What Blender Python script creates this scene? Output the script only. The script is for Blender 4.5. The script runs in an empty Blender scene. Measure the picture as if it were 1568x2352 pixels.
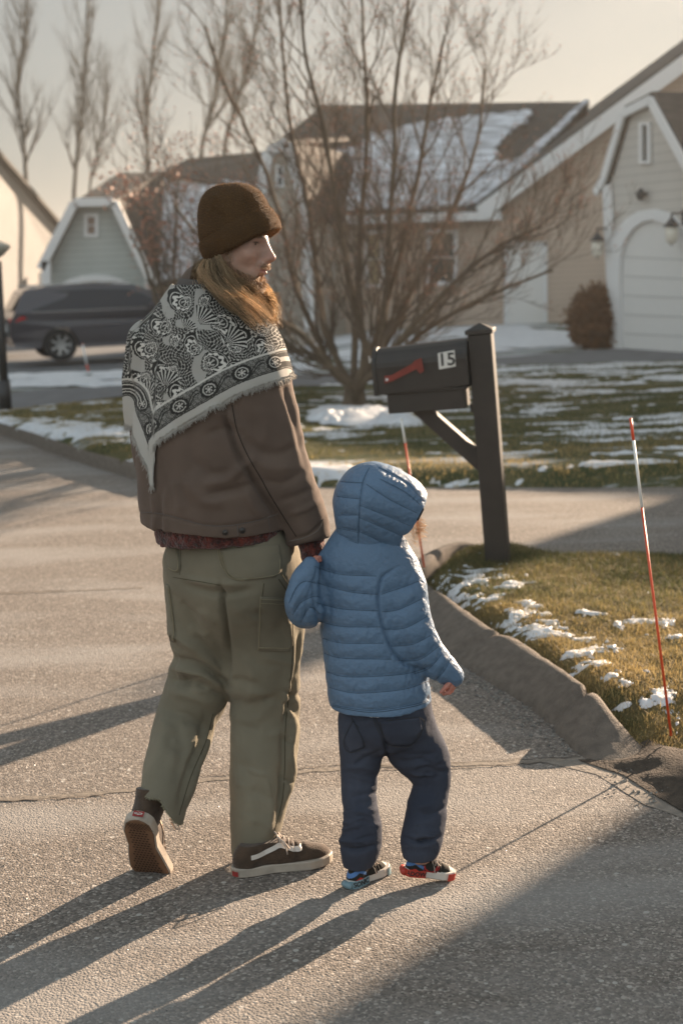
import bpy, math, random, time
import numpy as np
from mathutils import Vector, Matrix
from mathutils.geometry import delaunay_2d_cdt
from mathutils.bvhtree import BVHTree
T0 = time.time()
S = bpy.context.scene
C = S.collection
# ---------------------------------------------------------------- camera, sky, sun, exposure
FP = 3267.0; PITCH = math.radians(10.05); ROLL = math.radians(2.0); CH = 1.65
SUN_AZ = math.radians(40.0); SUN_EL = math.radians(15.0)
cp, sp = math.cos(PITCH), math.sin(PITCH)
FW = np.array([0, cp, -sp]); UP0 = np.array([0, sp, cp]); RT0 = np.array([1.0, 0, 0])
# image axes: a pixel offset (xi, yi) looks along FW + xi*AX + yi*AY
AX = RT0*math.cos(ROLL) - UP0*math.sin(ROLL)
AY = RT0*math.sin(ROLL) + UP0*math.cos(ROLL)
CAM = np.array([0, 0, CH])
def ray(x, y):
    return FW + (x-784)/FP*AX - (y-1176)/FP*AY
def W(x, y, Y):
    d = ray(x, y); return CAM + d*(Y/d[1])
def G(x, y, z=0.0):
    d = ray(x, y); return CAM + d*((z-CH)/d[2])
def proj(P):
    P = np.atleast_2d(P) - CAM
    w = P@FW
    return 784 + FP*(P@AX)/w, 1176 - FP*(P@AY)/w
def mpp(P):
    return float((np.asarray(P)-CAM)@FW)/FP
cam = bpy.data.objects.new('camera', bpy.data.cameras.new('camera')); C.objects.link(cam); S.camera = cam
M = Matrix(((AX[0], AY[0], -FW[0], 0), (AX[1], AY[1], -FW[1], 0), (AX[2], AY[2], -FW[2], CH), (0, 0, 0, 1)))
cam.matrix_world = M
cam.data.sensor_fit = 'VERTICAL'; cam.data.sensor_height = 36.0; cam.data.lens = 36.0*FP/2352
cam.data.clip_end = 3000; cam.data.clip_start = 0.05
cam.data.dof.use_dof = True; cam.data.dof.focus_distance = 3.78; cam.data.dof.aperture_fstop = 3.4
wd = bpy.data.worlds.new('World'); S.world = wd; wd.use_nodes = True
nt = wd.node_tree; bg = nt.nodes['Background']
sky = nt.nodes.new('ShaderNodeTexSky'); sky.sky_type = 'NISHITA'; sky.sun_disc = False
sky.sun_elevation = SUN_EL; sky.sun_rotation = SUN_AZ; sky.air_density = 1.0; sky.dust_density = 4.0; sky.ozone_density = 1.5
gm = nt.nodes.new('ShaderNodeGamma'); gm.inputs['Gamma'].default_value = 0.2
hs = nt.nodes.new('ShaderNodeHueSaturation'); hs.inputs['Saturation'].default_value = 1.0; hs.inputs['Value'].default_value = .61
nt.links.new(sky.outputs[0], gm.inputs['Color']); nt.links.new(gm.outputs[0], hs.inputs['Color']); tn = nt.nodes.new('ShaderNodeMix'); tn.data_type = 'RGBA'; tn.blend_type = 'MULTIPLY'; tn.inputs['Factor'].default_value = 1; tn.inputs['B'].default_value = (.96, 1.015, 1.0, 1)
nt.links.new(hs.outputs[0], tn.inputs['A'])
# added fill light: sky brightened opposite the sun, behind the camera, to lift shade
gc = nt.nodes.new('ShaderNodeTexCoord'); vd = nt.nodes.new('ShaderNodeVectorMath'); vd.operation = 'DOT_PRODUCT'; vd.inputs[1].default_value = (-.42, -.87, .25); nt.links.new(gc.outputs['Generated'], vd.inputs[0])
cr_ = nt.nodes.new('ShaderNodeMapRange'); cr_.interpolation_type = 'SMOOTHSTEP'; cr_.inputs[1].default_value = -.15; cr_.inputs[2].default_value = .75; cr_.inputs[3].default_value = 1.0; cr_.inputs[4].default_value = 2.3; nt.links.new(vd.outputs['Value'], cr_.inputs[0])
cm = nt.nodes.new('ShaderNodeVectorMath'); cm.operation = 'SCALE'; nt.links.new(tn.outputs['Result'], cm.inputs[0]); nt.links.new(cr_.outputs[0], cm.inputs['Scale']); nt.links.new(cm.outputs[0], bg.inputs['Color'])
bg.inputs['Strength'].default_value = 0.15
SD = np.array([math.sin(SUN_AZ)*math.cos(SUN_EL), math.cos(SUN_AZ)*math.cos(SUN_EL), math.sin(SUN_EL)])
sl = bpy.data.lights.new('sun', 'SUN'); sl.energy = 5.0; sl.angle = math.radians(0.55); sl.color = (1.0, 0.77, 0.56)
so = bpy.data.objects.new('sun', sl); C.objects.link(so)
so.rotation_euler = Vector(SD).to_track_quat('Z', 'Y').to_euler(); so.location = (10, 12, 8)
S.view_settings.view_transform = 'Standard'; S.view_settings.look = 'None'; S.view_settings.exposure = 1.78; S.view_settings.gamma = 1.0
S.render.resolution_x = 682; S.render.resolution_y = 1024

# ---------------------------------------------------------------- helpers
rng = np.random.default_rng(7); random.seed(7)
def lerp(a, b, t): return a+(b-a)*t
def sstep(x, a, b):
    t = np.clip((np.asarray(x, float)-a)/(b-a), 0, 1); return t*t*(3-2*t)
def hterr(x, y):
    x = np.asarray(x, float); y = np.asarray(y, float)
    return -0.55*sstep(y, 21, 33)*sstep(-x, -1.5, 3.5)
_perm = np.random.default_rng(3).random(4096).astype(np.float64)
def vnoise(P, sc=1.0, seed=0):
    P = np.asarray(P, float)*sc + seed*17.31
    i = np.floor(P).astype(np.int64); f = P-i; f = f*f*(3-2*f)
    def h(a, b, c): return _perm[((a*73856093) ^ (b*19349663) ^ (c*83492791)) & 4095]
    r = 0
    for dx in (0, 1):
        wx = f[..., 0] if dx else 1-f[..., 0]
        for dy in (0, 1):
            wy = f[..., 1] if dy else 1-f[..., 1]
            for dz in (0, 1):
                wz = f[..., 2] if dz else 1-f[..., 2]
                r = r + wx*wy*wz*h(i[..., 0]+dx, i[..., 1]+dy, i[..., 2]+dz)
    return r*2-1
def fnoise(P, sc=1.0, seed=0, o=3):
    r = 0; a = 1
    for k in range(o): r = r + a*vnoise(P, sc*2**k, seed+k); a *= .5
    return r
def mesh(name, V, F, mat=None, parent=None, smooth=False, cols=None, loc=None):
    me = bpy.data.meshes.new(name)
    V = np.asarray(V, float)
    if loc is not None: V = V - np.asarray(loc)
    F = F if isinstance(F, np.ndarray) else list(F)
    if isinstance(F, np.ndarray):
        n, k = F.shape
        me.vertices.add(len(V)); me.vertices.foreach_set('co', V.astype(np.float32).ravel())
        me.loops.add(n*k); me.loops.foreach_set('vertex_index', F.astype(np.int32).ravel())
        me.polygons.add(n); me.polygons.foreach_set('loop_start', np.arange(0, n*k, k, dtype=np.int32))
        me.polygons.foreach_set('loop_total', np.full(n, k, dtype=np.int32))
        me.update(calc_edges=True); me.validate()
    else:
        me.from_pydata([tuple(v) for v in V], [], [tuple(int(i) for i in f) for f in F])
    if smooth: me.polygons.foreach_set('use_smooth', np.ones(len(me.polygons), dtype=bool))
    if cols is not None:
        at = me.color_attributes.new('Col', 'FLOAT_COLOR', 'POINT')
        c4 = np.ones((len(V), 4), np.float32); c4[:, :3] = cols; at.data.foreach_set('color', c4.ravel())
    if mat: me.materials.append(mat)
    o = bpy.data.objects.new(name, me); C.objects.link(o)
    if loc is not None: o.location = tuple(loc)
    if parent is not None:
        o.parent = parent; o.matrix_parent_inverse = Matrix.Translation(-Vector(parent.location)) if parent.type != 'EMPTY' or True else Matrix()
    return o
def thing(name, label, cat, loc=(0, 0, 0), group=None):
    o = bpy.data.objects.new(name, None); C.objects.link(o); o.location = tuple(float(v) for v in loc)
    o.empty_display_size = .1
    o['label'] = label; o['category'] = cat
    if group: o['group'] = group
    return o
def tag(o, label, cat, group=None, kind=None):
    o['label'] = label
    if cat: o['category'] = cat
    if group: o['group'] = group
    if kind: o['kind'] = kind
    return o
def struct(o): o['kind'] = 'structure'; return o
class MB:
    def __init__(s): s.v = []; s.f = []
    def add(s, V, F):
        n = len(s.v); s.v += [tuple(v) for v in V]; s.f += [tuple(i+n for i in f) for f in F]; return s
    def box(s, lo, hi, R=None, o=(0, 0, 0)):
        V = [(x, y, z) for x in (lo[0], hi[0]) for y in (lo[1], hi[1]) for z in (lo[2], hi[2])]
        if R is not None: V = [tuple(np.asarray(R)@np.array(v)+np.array(o)) for v in V]
        return s.add(V, [(0, 1, 3, 2), (4, 6, 7, 5), (0, 4, 5, 1), (2, 3, 7, 6), (0, 2, 6, 4), (1, 5, 7, 3)])
    def prism(s, poly, d):      # polygon of 3D points extruded by vector d
        n = len(poly); P = [np.asarray(p, float) for p in poly]; Q = [p+np.asarray(d, float) for p in P]
        return s.add(P+Q, [tuple(range(n))[::-1], tuple(range(n, 2*n))]+[(i, (i+1) % n, n+(i+1) % n, n+i) for i in range(n)])
    def bar(s, a, b, w, h=None, up=(0, 0, 1)):
        a = np.asarray(a, float); b = np.asarray(b, float); h = h or w
        d = b-a; L = np.linalg.norm(d); d = d/L; u = np.cross(d, up)
        if np.linalg.norm(u) < 1e-4: u = np.array([1.0, 0, 0])
        u /= np.linalg.norm(u); v = np.cross(u, d)
        P = [a+u*w/2*i+v*h/2*j for i, j in ((-1, -1), (1, -1), (1, 1), (-1, 1))]
        return s.prism(P, b-a)
    def tube(s, pts, r, n=8, cap=True):
        pts = [np.asarray(p, float) for p in pts]; m = len(pts)
        rr = r if hasattr(r, '__len__') else [r]*m
        base = len(s.v); prev = None
        for i, p in enumerate(pts):
            d = pts[min(i+1, m-1)]-pts[max(i-1, 0)]; d = d/(np.linalg.norm(d)+1e-12)
            if prev is None: u = np.cross(d, (0.3, 0.1, 1)); 
            else: u = prev-d*(prev@d)
            if np.linalg.norm(u) < 1e-5: u = np.cross(d, (1, 0, 0))
            u = u/np.linalg.norm(u); prev = u; v = np.cross(d, u)
            for k in range(n):
                a = 2*math.pi*k/n; s.v.append(tuple(p+rr[i]*(math.cos(a)*u+math.sin(a)*v)))
        for i in range(m-1):
            for k in range(n):
                s.f.append((base+i*n+k, base+i*n+(k+1) % n, base+(i+1)*n+(k+1) % n, base+(i+1)*n+k))
        if cap:
            s.f.append(tuple(base+k for k in range(n))[::-1]); s.f.append(tuple(base+(m-1)*n+k for k in range(n)))
        return s
    def lathe(s, prof, c=(0, 0, 0), n=24, R=None, caps=True):
        base = len(s.v)
        for (r, z) in prof:
            for k in range(n):
                a = 2*math.pi*k/n; p = np.array([r*math.cos(a), r*math.sin(a), z])
                if R is not None: p = np.asarray(R)@p
                s.v.append(tuple(p+np.asarray(c)))
        for i in range(len(prof)-1):
            for k in range(n):
                s.f.append((base+i*n+k, base+i*n+(k+1) % n, base+(i+1)*n+(k+1) % n, base+(i+1)*n+k))
        if caps: s.f.append(tuple(base+k for k in range(n))[::-1]); s.f.append(tuple(base+(len(prof)-1)*n+k for k in range(n)))
        return s
    def build(s, name, mat, parent=None, smooth=False, bevel=0, loc=None):
        o = mesh(name, s.v, s.f, mat, parent, smooth, loc=loc)
        if bevel:
            b = o.modifiers.new('b', 'BEVEL'); b.width = bevel; b.segments = 2; b.limit_method = 'ANGLE'
        return o
def strands(paths, r0, r1, n=3):
    """paths (N,K,3) -> thin tapered tubes as one vertex/face set"""
    P = np.asarray(paths, float); N, K, _ = P.shape
    d = np.gradient(P, axis=1); d /= np.linalg.norm(d, axis=2, keepdims=True)+1e-12
    u = np.cross(d, np.array([.31, .22, .92])); u /= np.linalg.norm(u, axis=2, keepdims=True)+1e-12
    v = np.cross(d, u); r = np.linspace(r0, r1, K)[None, :, None]
    rings = np.stack([P+r*(math.cos(a)*u+math.sin(a)*v) for a in (2*math.pi*k/n for k in range(n))], axis=2)
    V = rings.reshape(-1, 3)
    idx = np.arange(N*K*n).reshape(N, K, n)
    F = []
    for k in range(n):
        k2 = (k+1) % n
        F.append(np.stack([idx[:, :-1, k], idx[:, :-1, k2], idx[:, 1:, k2], idx[:, 1:, k]], -1).reshape(-1, 4))
    return V, np.concatenate(F)
# ---- materials
def mat(name, col, rough=.8, noise=0.0, nscale=20.0, col2=None, bump=0.0, bscale=60.0, metal=0.0, sheen=0.0, attr=False, spec=.5, det=6, coat=0, stretch=None, sss=0):
    m = bpy.data.materials.new(name); m.use_nodes = True; n = m.node_tree.nodes; l = m.node_tree.links
    b = n['Principled BSDF']; b.inputs['Roughness'].default_value = rough; b.inputs['Metallic'].default_value = metal
    b.inputs['Specular IOR Level'].default_value = spec
    if sheen: b.inputs['Sheen Weight'].default_value = sheen; b.inputs['Sheen Roughness'].default_value = .45
    if coat: b.inputs['Coat Weight'].default_value = coat; b.inputs['Coat Roughness'].default_value = .05
    if sss:
        b.inputs['Subsurface Weight'].default_value = sss; b.inputs['Subsurface Radius'].default_value = (.012, .004, .002); b.inputs['Subsurface Scale'].default_value = 1.0
    tc = n.new('ShaderNodeTexCoord'); mp = n.new('ShaderNodeMapping'); l.new(tc.outputs['Object'], mp.inputs[0])
    if stretch: mp.inputs['Scale'].default_value = stretch
    c4 = (*col, 1)
    src = None
    if attr:
        a = n.new('ShaderNodeAttribute'); a.attribute_name = 'Col'; src = a.outputs['Color']
    if noise or col2:
        nz = n.new('ShaderNodeTexNoise'); nz.inputs['Scale'].default_value = nscale; nz.inputs['Detail'].default_value = det
        l.new(mp.outputs[0], nz.inputs['Vector'])
        rp = n.new('ShaderNodeMapRange'); rp.inputs[1].default_value = .3; rp.inputs[2].default_value = .7; l.new(nz.outputs['Fac'], rp.inputs[0])
        mx = n.new('ShaderNodeMix'); mx.data_type = 'RGBA'; l.new(rp.outputs[0], mx.inputs['Factor'])
        c2 = col2 if col2 else tuple(c*(1-noise) for c in col)
        if attr:
            hs_ = n.new('ShaderNodeMix'); hs_.data_type = 'RGBA'; hs_.blend_type = 'MULTIPLY'; hs_.inputs['Factor'].default_value = 1
            mx.inputs['A'].default_value = (1, 1, 1, 1); mx.inputs['B'].default_value = (1-noise, 1-noise, 1-noise, 1)
            l.new(src, hs_.inputs['A']); l.new(mx.outputs['Result'], hs_.inputs['B']); src = hs_.outputs['Result']
        else:
            mx.inputs['A'].default_value = c4; mx.inputs['B'].default_value = (*c2, 1); src = mx.outputs['Result']
    if src is not None: l.new(src, b.inputs['Base Color'])
    else: b.inputs['Base Color'].default_value = c4
    if bump:
        nb = n.new('ShaderNodeTexNoise'); nb.inputs['Scale'].default_value = bscale; nb.inputs['Detail'].default_value = 4
        l.new(mp.outputs[0], nb.inputs['Vector'])
        bm_ = n.new('ShaderNodeBump'); bm_.inputs['Strength'].default_value = bump; bm_.inputs['Distance'].default_value = .01
        l.new(nb.outputs['Fac'], bm_.inputs['Height']); l.new(bm_.outputs[0], b.inputs['Normal'])
    return m
def siding(name, col, pitch=.12, dark=.72):
    m = mat(name, col, .75, noise=.12, nscale=1.2); n = m.node_tree.nodes; l = m.node_tree.links; b = n['Principled BSDF']
    tc = n.new('ShaderNodeTexCoord'); sx = n.new('ShaderNodeSeparateXYZ'); l.new(tc.outputs['Object'], sx.inputs[0])
    md = n.new('ShaderNodeMath'); md.operation = 'FRACT'; dv = n.new('ShaderNodeMath'); dv.operation = 'DIVIDE'; dv.inputs[1].default_value = pitch
    l.new(sx.outputs['Z'], dv.inputs[0]); l.new(dv.outputs[0], md.inputs[0])
    bp = n.new('ShaderNodeBump'); bp.inputs['Strength'].default_value = 1; bp.inputs['Distance'].default_value = .02; bp.invert = True
    l.new(md.outputs[0], bp.inputs['Height']); l.new(bp.outputs[0], b.inputs['Normal'])
    gt = n.new('ShaderNodeMath'); gt.operation = 'LESS_THAN'; gt.inputs[1].default_value = .1; l.new(md.outputs[0], gt.inputs[0])
    mx = n.new('ShaderNodeMix'); mx.data_type = 'RGBA'; mx.blend_type = 'MULTIPLY'; l.new(gt.outputs[0], mx.inputs['Factor'])
    s = b.inputs['Base Color'].links[0].from_socket; l.new(s, mx.inputs['A']); mx.inputs['B'].default_value = (dark, dark, dark, 1)
    l.new(mx.outputs['Result'], b.inputs['Base Color'])
    return m
# ---- signed distance fields on a grid, turned into one continuous surface
class Field:
    def __init__(s, lo, hi, h):
        s.lo = np.asarray(lo, float); s.h = h; s.n = np.ceil((np.asarray(hi)-s.lo)/h).astype(int)+1
        s.F = np.full(s.n, 1.0, np.float32)
    def sub(s, lo, hi):
        i0 = np.clip(np.floor((np.asarray(lo)-s.lo)/s.h).astype(int), 0, s.n); i1 = np.clip(np.ceil((np.asarray(hi)-s.lo)/s.h).astype(int)+1, 0, s.n)
        sl_ = tuple(slice(a, b) for a, b in zip(i0, i1))
        ax = [(s.lo[k]+s.h*np.arange(i0[k], i1[k])).astype(np.float32) for k in range(3)]
        return sl_, ax
    def comb(s, sl_, D, k, mode='add'):
        A = s.F[sl_]
        if mode == 'sub': A, D = -A, D
        if k > 0:
            hh = np.maximum(k-np.abs(A-D), 0)/k; R = np.minimum(A, D)-hh*hh*k/4
        else: R = np.minimum(A, D)
        s.F[sl_] = -R if mode == 'sub' else R
    def ell(s, c, r, R=None, k=.02, mode='add', pad=.05):
        c = np.asarray(c, float); r = np.asarray(r, float); m = r.max()+pad
        sl_, ax = s.sub(c-m, c+m); X, Y, Z = np.meshgrid(*[a-np.float32(cc) for a, cc in zip(ax, c)], indexing='ij')
        if R is not None:
            R = np.asarray(R, np.float32); X, Y, Z = (X*R[0, 0]+Y*R[1, 0]+Z*R[2, 0], X*R[0, 1]+Y*R[1, 1]+Z*R[2, 1], X*R[0, 2]+Y*R[1, 2]+Z*R[2, 2])
        q = np.sqrt(X*X+Y*Y+Z*Z)+1e-6; kk = np.sqrt((X/r[0])**2+(Y/r[1])**2+(Z/r[2])**2)+1e-6
        s.comb(sl_, q-q/kk, k, mode)
    def cap(s, a, b, ra, rb=None, k=.015, mode='add', pad=.05):
        a = np.asarray(a, float); b = np.asarray(b, float); rb = ra if rb is None else rb; m = max(ra, rb)+pad
        sl_, ax = s.sub(np.minimum(a, b)-m, np.maximum(a, b)+m)
        X, Y, Z = np.meshgrid(*[q-np.float32(cc) for q, cc in zip(ax, a)], indexing='ij'); d = (b-a).astype(np.float32); dd = float(d@d)+1e-9
        t = np.clip((X*d[0]+Y*d[1]+Z*d[2])/dd, 0, 1)
        D = np.sqrt((X-t*d[0])**2+(Y-t*d[1])**2+(Z-t*d[2])**2)-(ra+(rb-ra)*t); s.comb(sl_, D, k, mode)
    def limb(s, st, k=.03, theta=0.0, pad=.045, sub=4, grow=0.0, off=None):
        """st: rows (x px, y px, depth Y, half width px, depth ratio); elliptical cross sections along a curved axis"""
        c = []; A = []; B = []
        for row in st:
            x, y, Y, hw, ra = row[:5]; P = W(x, y, Y); th = row[5] if len(row) > 5 else theta
            th = math.radians(th); a = (hw*mpp(P))/math.sqrt(math.cos(th)**2+(ra*math.sin(th))**2)
            c.append(P); A.append([a+grow, a*ra+grow, th])
        c = np.array(c); A = np.array(A)
        if off is not None: c = c+np.asarray(off)
        if len(c) > 2 and sub > 1:
            cc = []; AA = []
            n = len(c)
            for i in range(n-1):
                p0, p1, p2, p3 = c[max(i-1, 0)], c[i], c[i+1], c[min(i+2, n-1)]; a0, a1, a2, a3 = A[max(i-1, 0)], A[i], A[i+1], A[min(i+2, n-1)]
                for j in range(sub):
                    t = j/sub; w = [(-t+2*t*t-t**3)/2, (2-5*t*t+3*t**3)/2, (t+4*t*t-3*t**3)/2, (-t*t+t**3)/2]
                    cc.append(w[0]*p0+w[1]*p1+w[2]*p2+w[3]*p3); AA.append(w[0]*a0+w[1]*a1+w[2]*a2+w[3]*a3)
            cc.append(c[-1]); AA.append(A[-1]); c = np.array(cc); A = np.array(AA)
        m = A[:, :2].max()+pad
        sl_, ax = s.sub(c.min(0)-m, c.max(0)+m)
        D = np.full([len(q) for q in ax], 1.0, np.float32); org = np.array([q[0] for q in ax]) if all(len(q) for q in ax) else None
        if org is None: return
        for i in range(len(c)-1):
            a, b = c[i], c[i+1]; mm = max(A[i, :2].max(), A[i+1, :2].max())+pad
            lo = np.minimum(a, b)-mm; hi = np.maximum(a, b)+mm
            i0 = np.clip(((lo-org)/s.h).astype(int), 0, D.shape); i1 = np.clip(((hi-org)/s.h).astype(int)+2, 0, D.shape)
            if np.any(i1 <= i0): continue
            X, Y, Z = np.meshgrid(*[ax[q][i0[q]:i1[q]]-np.float32(a[q]) for q in range(3)], indexing='ij')
            d = b-a; L2 = d@d; axn = d/math.sqrt(L2)
            t = np.clip((X*d[0]+Y*d[1]+Z*d[2])/L2, 0, 1)
            X = X-t*d[0]; Y = Y-t*d[1]; Z = Z-t*d[2]
            th = A[i, 2]; sd = np.array([math.cos(th), -math.sin(th), 0.0])
            u = sd-axn*(sd@axn); u /= np.linalg.norm(u); v = np.cross(axn, u)
            U = X*u[0]+Y*u[1]+Z*u[2]; V = X*v[0]+Y*v[1]+Z*v[2]; Q = X*axn[0]+Y*axn[1]+Z*axn[2]
            rx = A[i, 0]+(A[i+1, 0]-A[i, 0])*t; ry = A[i, 1]+(A[i+1, 1]-A[i, 1])*t
            q = np.sqrt(U*U+V*V+Q*Q)+1e-6; kk = np.sqrt((U/rx)**2+(V/ry)**2+(Q/np.minimum(rx, ry))**2)+1e-6
            S_ = tuple(slice(a_, b_) for a_, b_ in zip(i0, i1)); D[S_] = np.minimum(D[S_], q-q/kk)
        s.comb(sl_, D, k)
    def cut(s, fn):
        X, Y, Z = np.meshgrid(*[(s.lo[k]+s.h*np.arange(s.n[k])).astype(np.float32) for k in range(3)], indexing='ij')
        s.F = np.maximum(s.F, fn(X, Y, Z).astype(np.float32))
    def net(s):
        F = s.F; F[0] = F[-1] = 1; F[:, 0] = F[:, -1] = 1; F[:, :, 0] = F[:, :, -1] = 1
        I = F < 0; nx, ny, nz = F.shape
        c = [I[a:nx-1+a, b:ny-1+b, d:nz-1+d] for a in (0, 1) for b in (0, 1) for d in (0, 1)]
        cnt = sum(q.astype(np.int8) for q in c); act = (cnt > 0) & (cnt < 8)
        ii = np.argwhere(act); vid = np.full(act.shape, -1, np.int64); vid[act] = np.arange(len(ii))
        acc = np.zeros((len(ii), 3)); w = np.zeros(len(ii))
        cor = [(a, b, d) for a in (0, 1) for b in (0, 1) for d in (0, 1)]
        for p in range(8):
            for q in range(p+1, 8):
                A_, B_ = np.array(cor[p]), np.array(cor[q])
                if np.abs(A_-B_).sum() != 1: continue
                fa = F[tuple((ii+A_).T)]; fb = F[tuple((ii+B_).T)]; m_ = (fa < 0) != (fb < 0)
                t = np.where(m_, fa/(fa-fb+1e-12), 0)
                acc[m_] += A_+t[m_, None]*(B_-A_); w[m_] += 1
        V = s.lo+s.h*(ii+acc/w[:, None])
        quads = []
        for ax in range(3):
            sh = [slice(1, -1)]*3; sh[ax] = slice(0, -1); sh2 = list(sh); sh2[ax] = slice(1, None)
            a = I[tuple(sh)]; b = I[tuple(sh2)]; e = np.argwhere(a != b)
            off = np.array([1 if k != ax else 0 for k in range(3)]); e = e+off
            inside = I[tuple(e.T)]
            o1, o2 = [k for k in range(3) if k != ax]
            d1 = np.zeros(3, int); d1[o1] = 1; d2 = np.zeros(3, int); d2[o2] = 1
            Q = np.stack([vid[tuple((e-d1-d2).T)], vid[tuple((e-d2).T)], vid[tuple(e.T)], vid[tuple((e-d1).T)]], -1)
            flip = inside if ax != 1 else ~inside
            Q = np.where(flip[:, None], Q, Q[:, ::-1]); quads.append(Q)
        return V, np.concatenate(quads)
def vnormals(V, F):
    n = np.cross(V[F[:, 2]]-V[F[:, 0]], V[F[:, 3]]-V[F[:, 1]]); N = np.zeros_like(V)
    for k in range(4):
        for a in range(3): N[:, a] += np.bincount(F[:, k], weights=n[:, a], minlength=len(V))
    return N/(np.linalg.norm(N, axis=1, keepdims=True)+1e-12)
def relax(V, F, it=2, w=.5):
    for _ in range(it):
        A = np.zeros_like(V); cn = np.zeros(len(V))
        for k in range(4):
            j = (k+1) % 4
            for a in range(3):
                A[:, a] += np.bincount(F[:, k], weights=V[F[:, j], a], minlength=len(V)); A[:, a] += np.bincount(F[:, j], weights=V[F[:, k], a], minlength=len(V))
            cn += np.bincount(F[:, k], minlength=len(V))+np.bincount(F[:, j], minlength=len(V))
        V = V+w*(A/np.maximum(cn, 1)[:, None]-V)
    return V
def pdist(x, y, poly):
    """distance of pixel points to a polyline, and arclength position"""
    best = np.full(len(x), 1e9); s_ = np.zeros(len(x)); acc = 0
    for (ax, ay), (bx, by) in zip(poly[:-1], poly[1:]):
        dx, dy = bx-ax, by-ay; L = math.hypot(dx, dy)+1e-9
        t = np.clip(((x-ax)*dx+(y-ay)*dy)/L**2, 0, 1); d = np.hypot(x-ax-t*dx, y-ay-t*dy); m_ = d < best
        best[m_] = d[m_]; s_[m_] = acc+t[m_]*L; acc += L
    return best, s_
def spl(poly, sub=6):
    P = np.array(poly, float); n = len(P); out = []
    for i in range(n-1):
        p0, p1, p2, p3 = P[max(i-1, 0)], P[i], P[i+1], P[min(i+2, n-1)]
        for j in range(sub):
            t = j/sub; out.append(.5*((2*p1)+(-p0+p2)*t+(2*p0-5*p1+4*p2-p3)*t*t+(-p0+3*p1-3*p2+p3)*t**3))
    out.append(P[-1]); return [tuple(o) for o in out]
def folds(V, F, lst, only_front=False, gain=1.0):
    """lst rows: (pixel polyline, width px, height m) - ridges and creases modelled into the cloth"""
    N = vnormals(V, F); x, y = proj(V); D = np.zeros(len(V))
    tc = (CAM-V); tc /= np.linalg.norm(tc, axis=1, keepdims=True); fr = np.clip((N*tc).sum(1)*3+.3, 0, 1)
    for poly, w, amp in lst:
        pl = spl(poly, 5); xs = [p[0] for p in pl]; ys = [p[1] for p in pl]
        m_ = (x > min(xs)-3*w) & (x < max(xs)+3*w) & (y > min(ys)-3*w) & (y < max(ys)+3*w)
        idx = np.nonzero(m_)[0]
        if not len(idx): continue
        d, s_ = pdist(x[idx], y[idx], pl); L = sum(math.hypot(a[0]-b[0], a[1]-b[1]) for a, b in zip(pl, pl[1:]))
        tp = np.minimum(1, np.minimum(s_, L-s_)/(L*.25)+.25)
        D[idx] += gain*amp*np.exp(-(d/w)**2)*tp*(fr[idx] if only_front else 1)
    return V+N*D[:, None]
class Cloth:
    """raycast helper: seams and patches laid onto a finished mesh"""
    def __init__(s, V, F): s.t = BVHTree.FromPolygons([tuple(v) for v in V], [tuple(f) for f in F.tolist()])
    def hit(s, x, y):
        d = ray(x, y); h = s.t.ray_cast(Vector(CAM), Vector(d)); 
        return (np.array(h[0]), np.array(h[1])) if h[0] is not None else (None, None)
    def line(s, poly, off=.0005, n=5):
        out = []
        for (x, y) in spl(poly, n):
            p, q = s.hit(x, y)
            if p is not None:
                if q@(CAM-p) < 0: q = -q
                out.append(p+q*off)
        return out
def seam(cl, lines, r, name, m, parent, off=.0003, n=8):
    b = MB()
    for l in lines:
        P = cl.line(l, off, n)
        run = []
        for p in P:
            if run and np.linalg.norm(p-run[-1]) > .05:
                if len(run) > 1: b.tube(run, r, 5)
                run = []
            run.append(p)
        if len(run) > 1: b.tube(run, r, 5)
    return b.build(name, m, parent, True)
def patch(cl, poly, name, m, parent, off=.002, thick=.003, step=6.0):
    """cloth patch with real thickness following the surface under a pixel polygon"""
    pl = [np.array(p, float) for p in poly]; pts = []
    n = len(pl)
    for i in range(n):
        a, b = pl[i], pl[(i+1) % n]; L = np.linalg.norm(b-a); k = max(1, int(L/step))
        pts += [tuple(a+(b-a)*j/k) for j in range(k)]
    nb = len(pts); xs = [p[0] for p in pts]; ys = [p[1] for p in pts]
    for x in np.arange(min(xs)+step/2, max(xs), step):
        for y in np.arange(min(ys)+step/2, max(ys), step):
            c = False
            for i in range(nb):
                x1, y1 = pts[i]; x2, y2 = pts[(i+1) % nb]
                if (y1 > y) != (y2 > y) and x < (x2-x1)*(y-y1)/(y2-y1)+x1: c = not c
            if c and pdist(np.array([x]), np.array([y]), [pts[i] for i in range(nb)]+[pts[0]])[0][0] > step*.4: pts.append((x, y))
    r = delaunay_2d_cdt([Vector(p) for p in pts], [], [list(range(nb))], 1, 1e-4)
    V = []; NN = []; last = None
    for v in r[0]:
        p, q = cl.hit(v[0], v[1])
        if p is None: p, q = (last if last is not None else (W(v[0], v[1], 3.7), -FW))
        if q@(CAM-p) < 0: q = -q
        last = (p, q); V.append(p); NN.append(q)
    V = np.array(V); NN = np.array(NN); k = len(V)
    A = V+NN*(off+thick); B = V-NN*.004
    F = [tuple(f) for f in r[2]]
    ed = {}
    for f in F:
        for i in range(len(f)): ed.setdefault(tuple(sorted((f[i], f[(i+1) % len(f)]))), []).append((f[i], f[(i+1) % len(f)]))
    Fs = list(F)+[tuple(i+k for i in f[::-1]) for f in F]+[(e[0][1], e[0][0], e[0][0]+k, e[0][1]+k) for e in ed.values() if len(e) == 1]
    return mesh(name, np.vstack([A, B]), Fs, m, parent, True)
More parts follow.
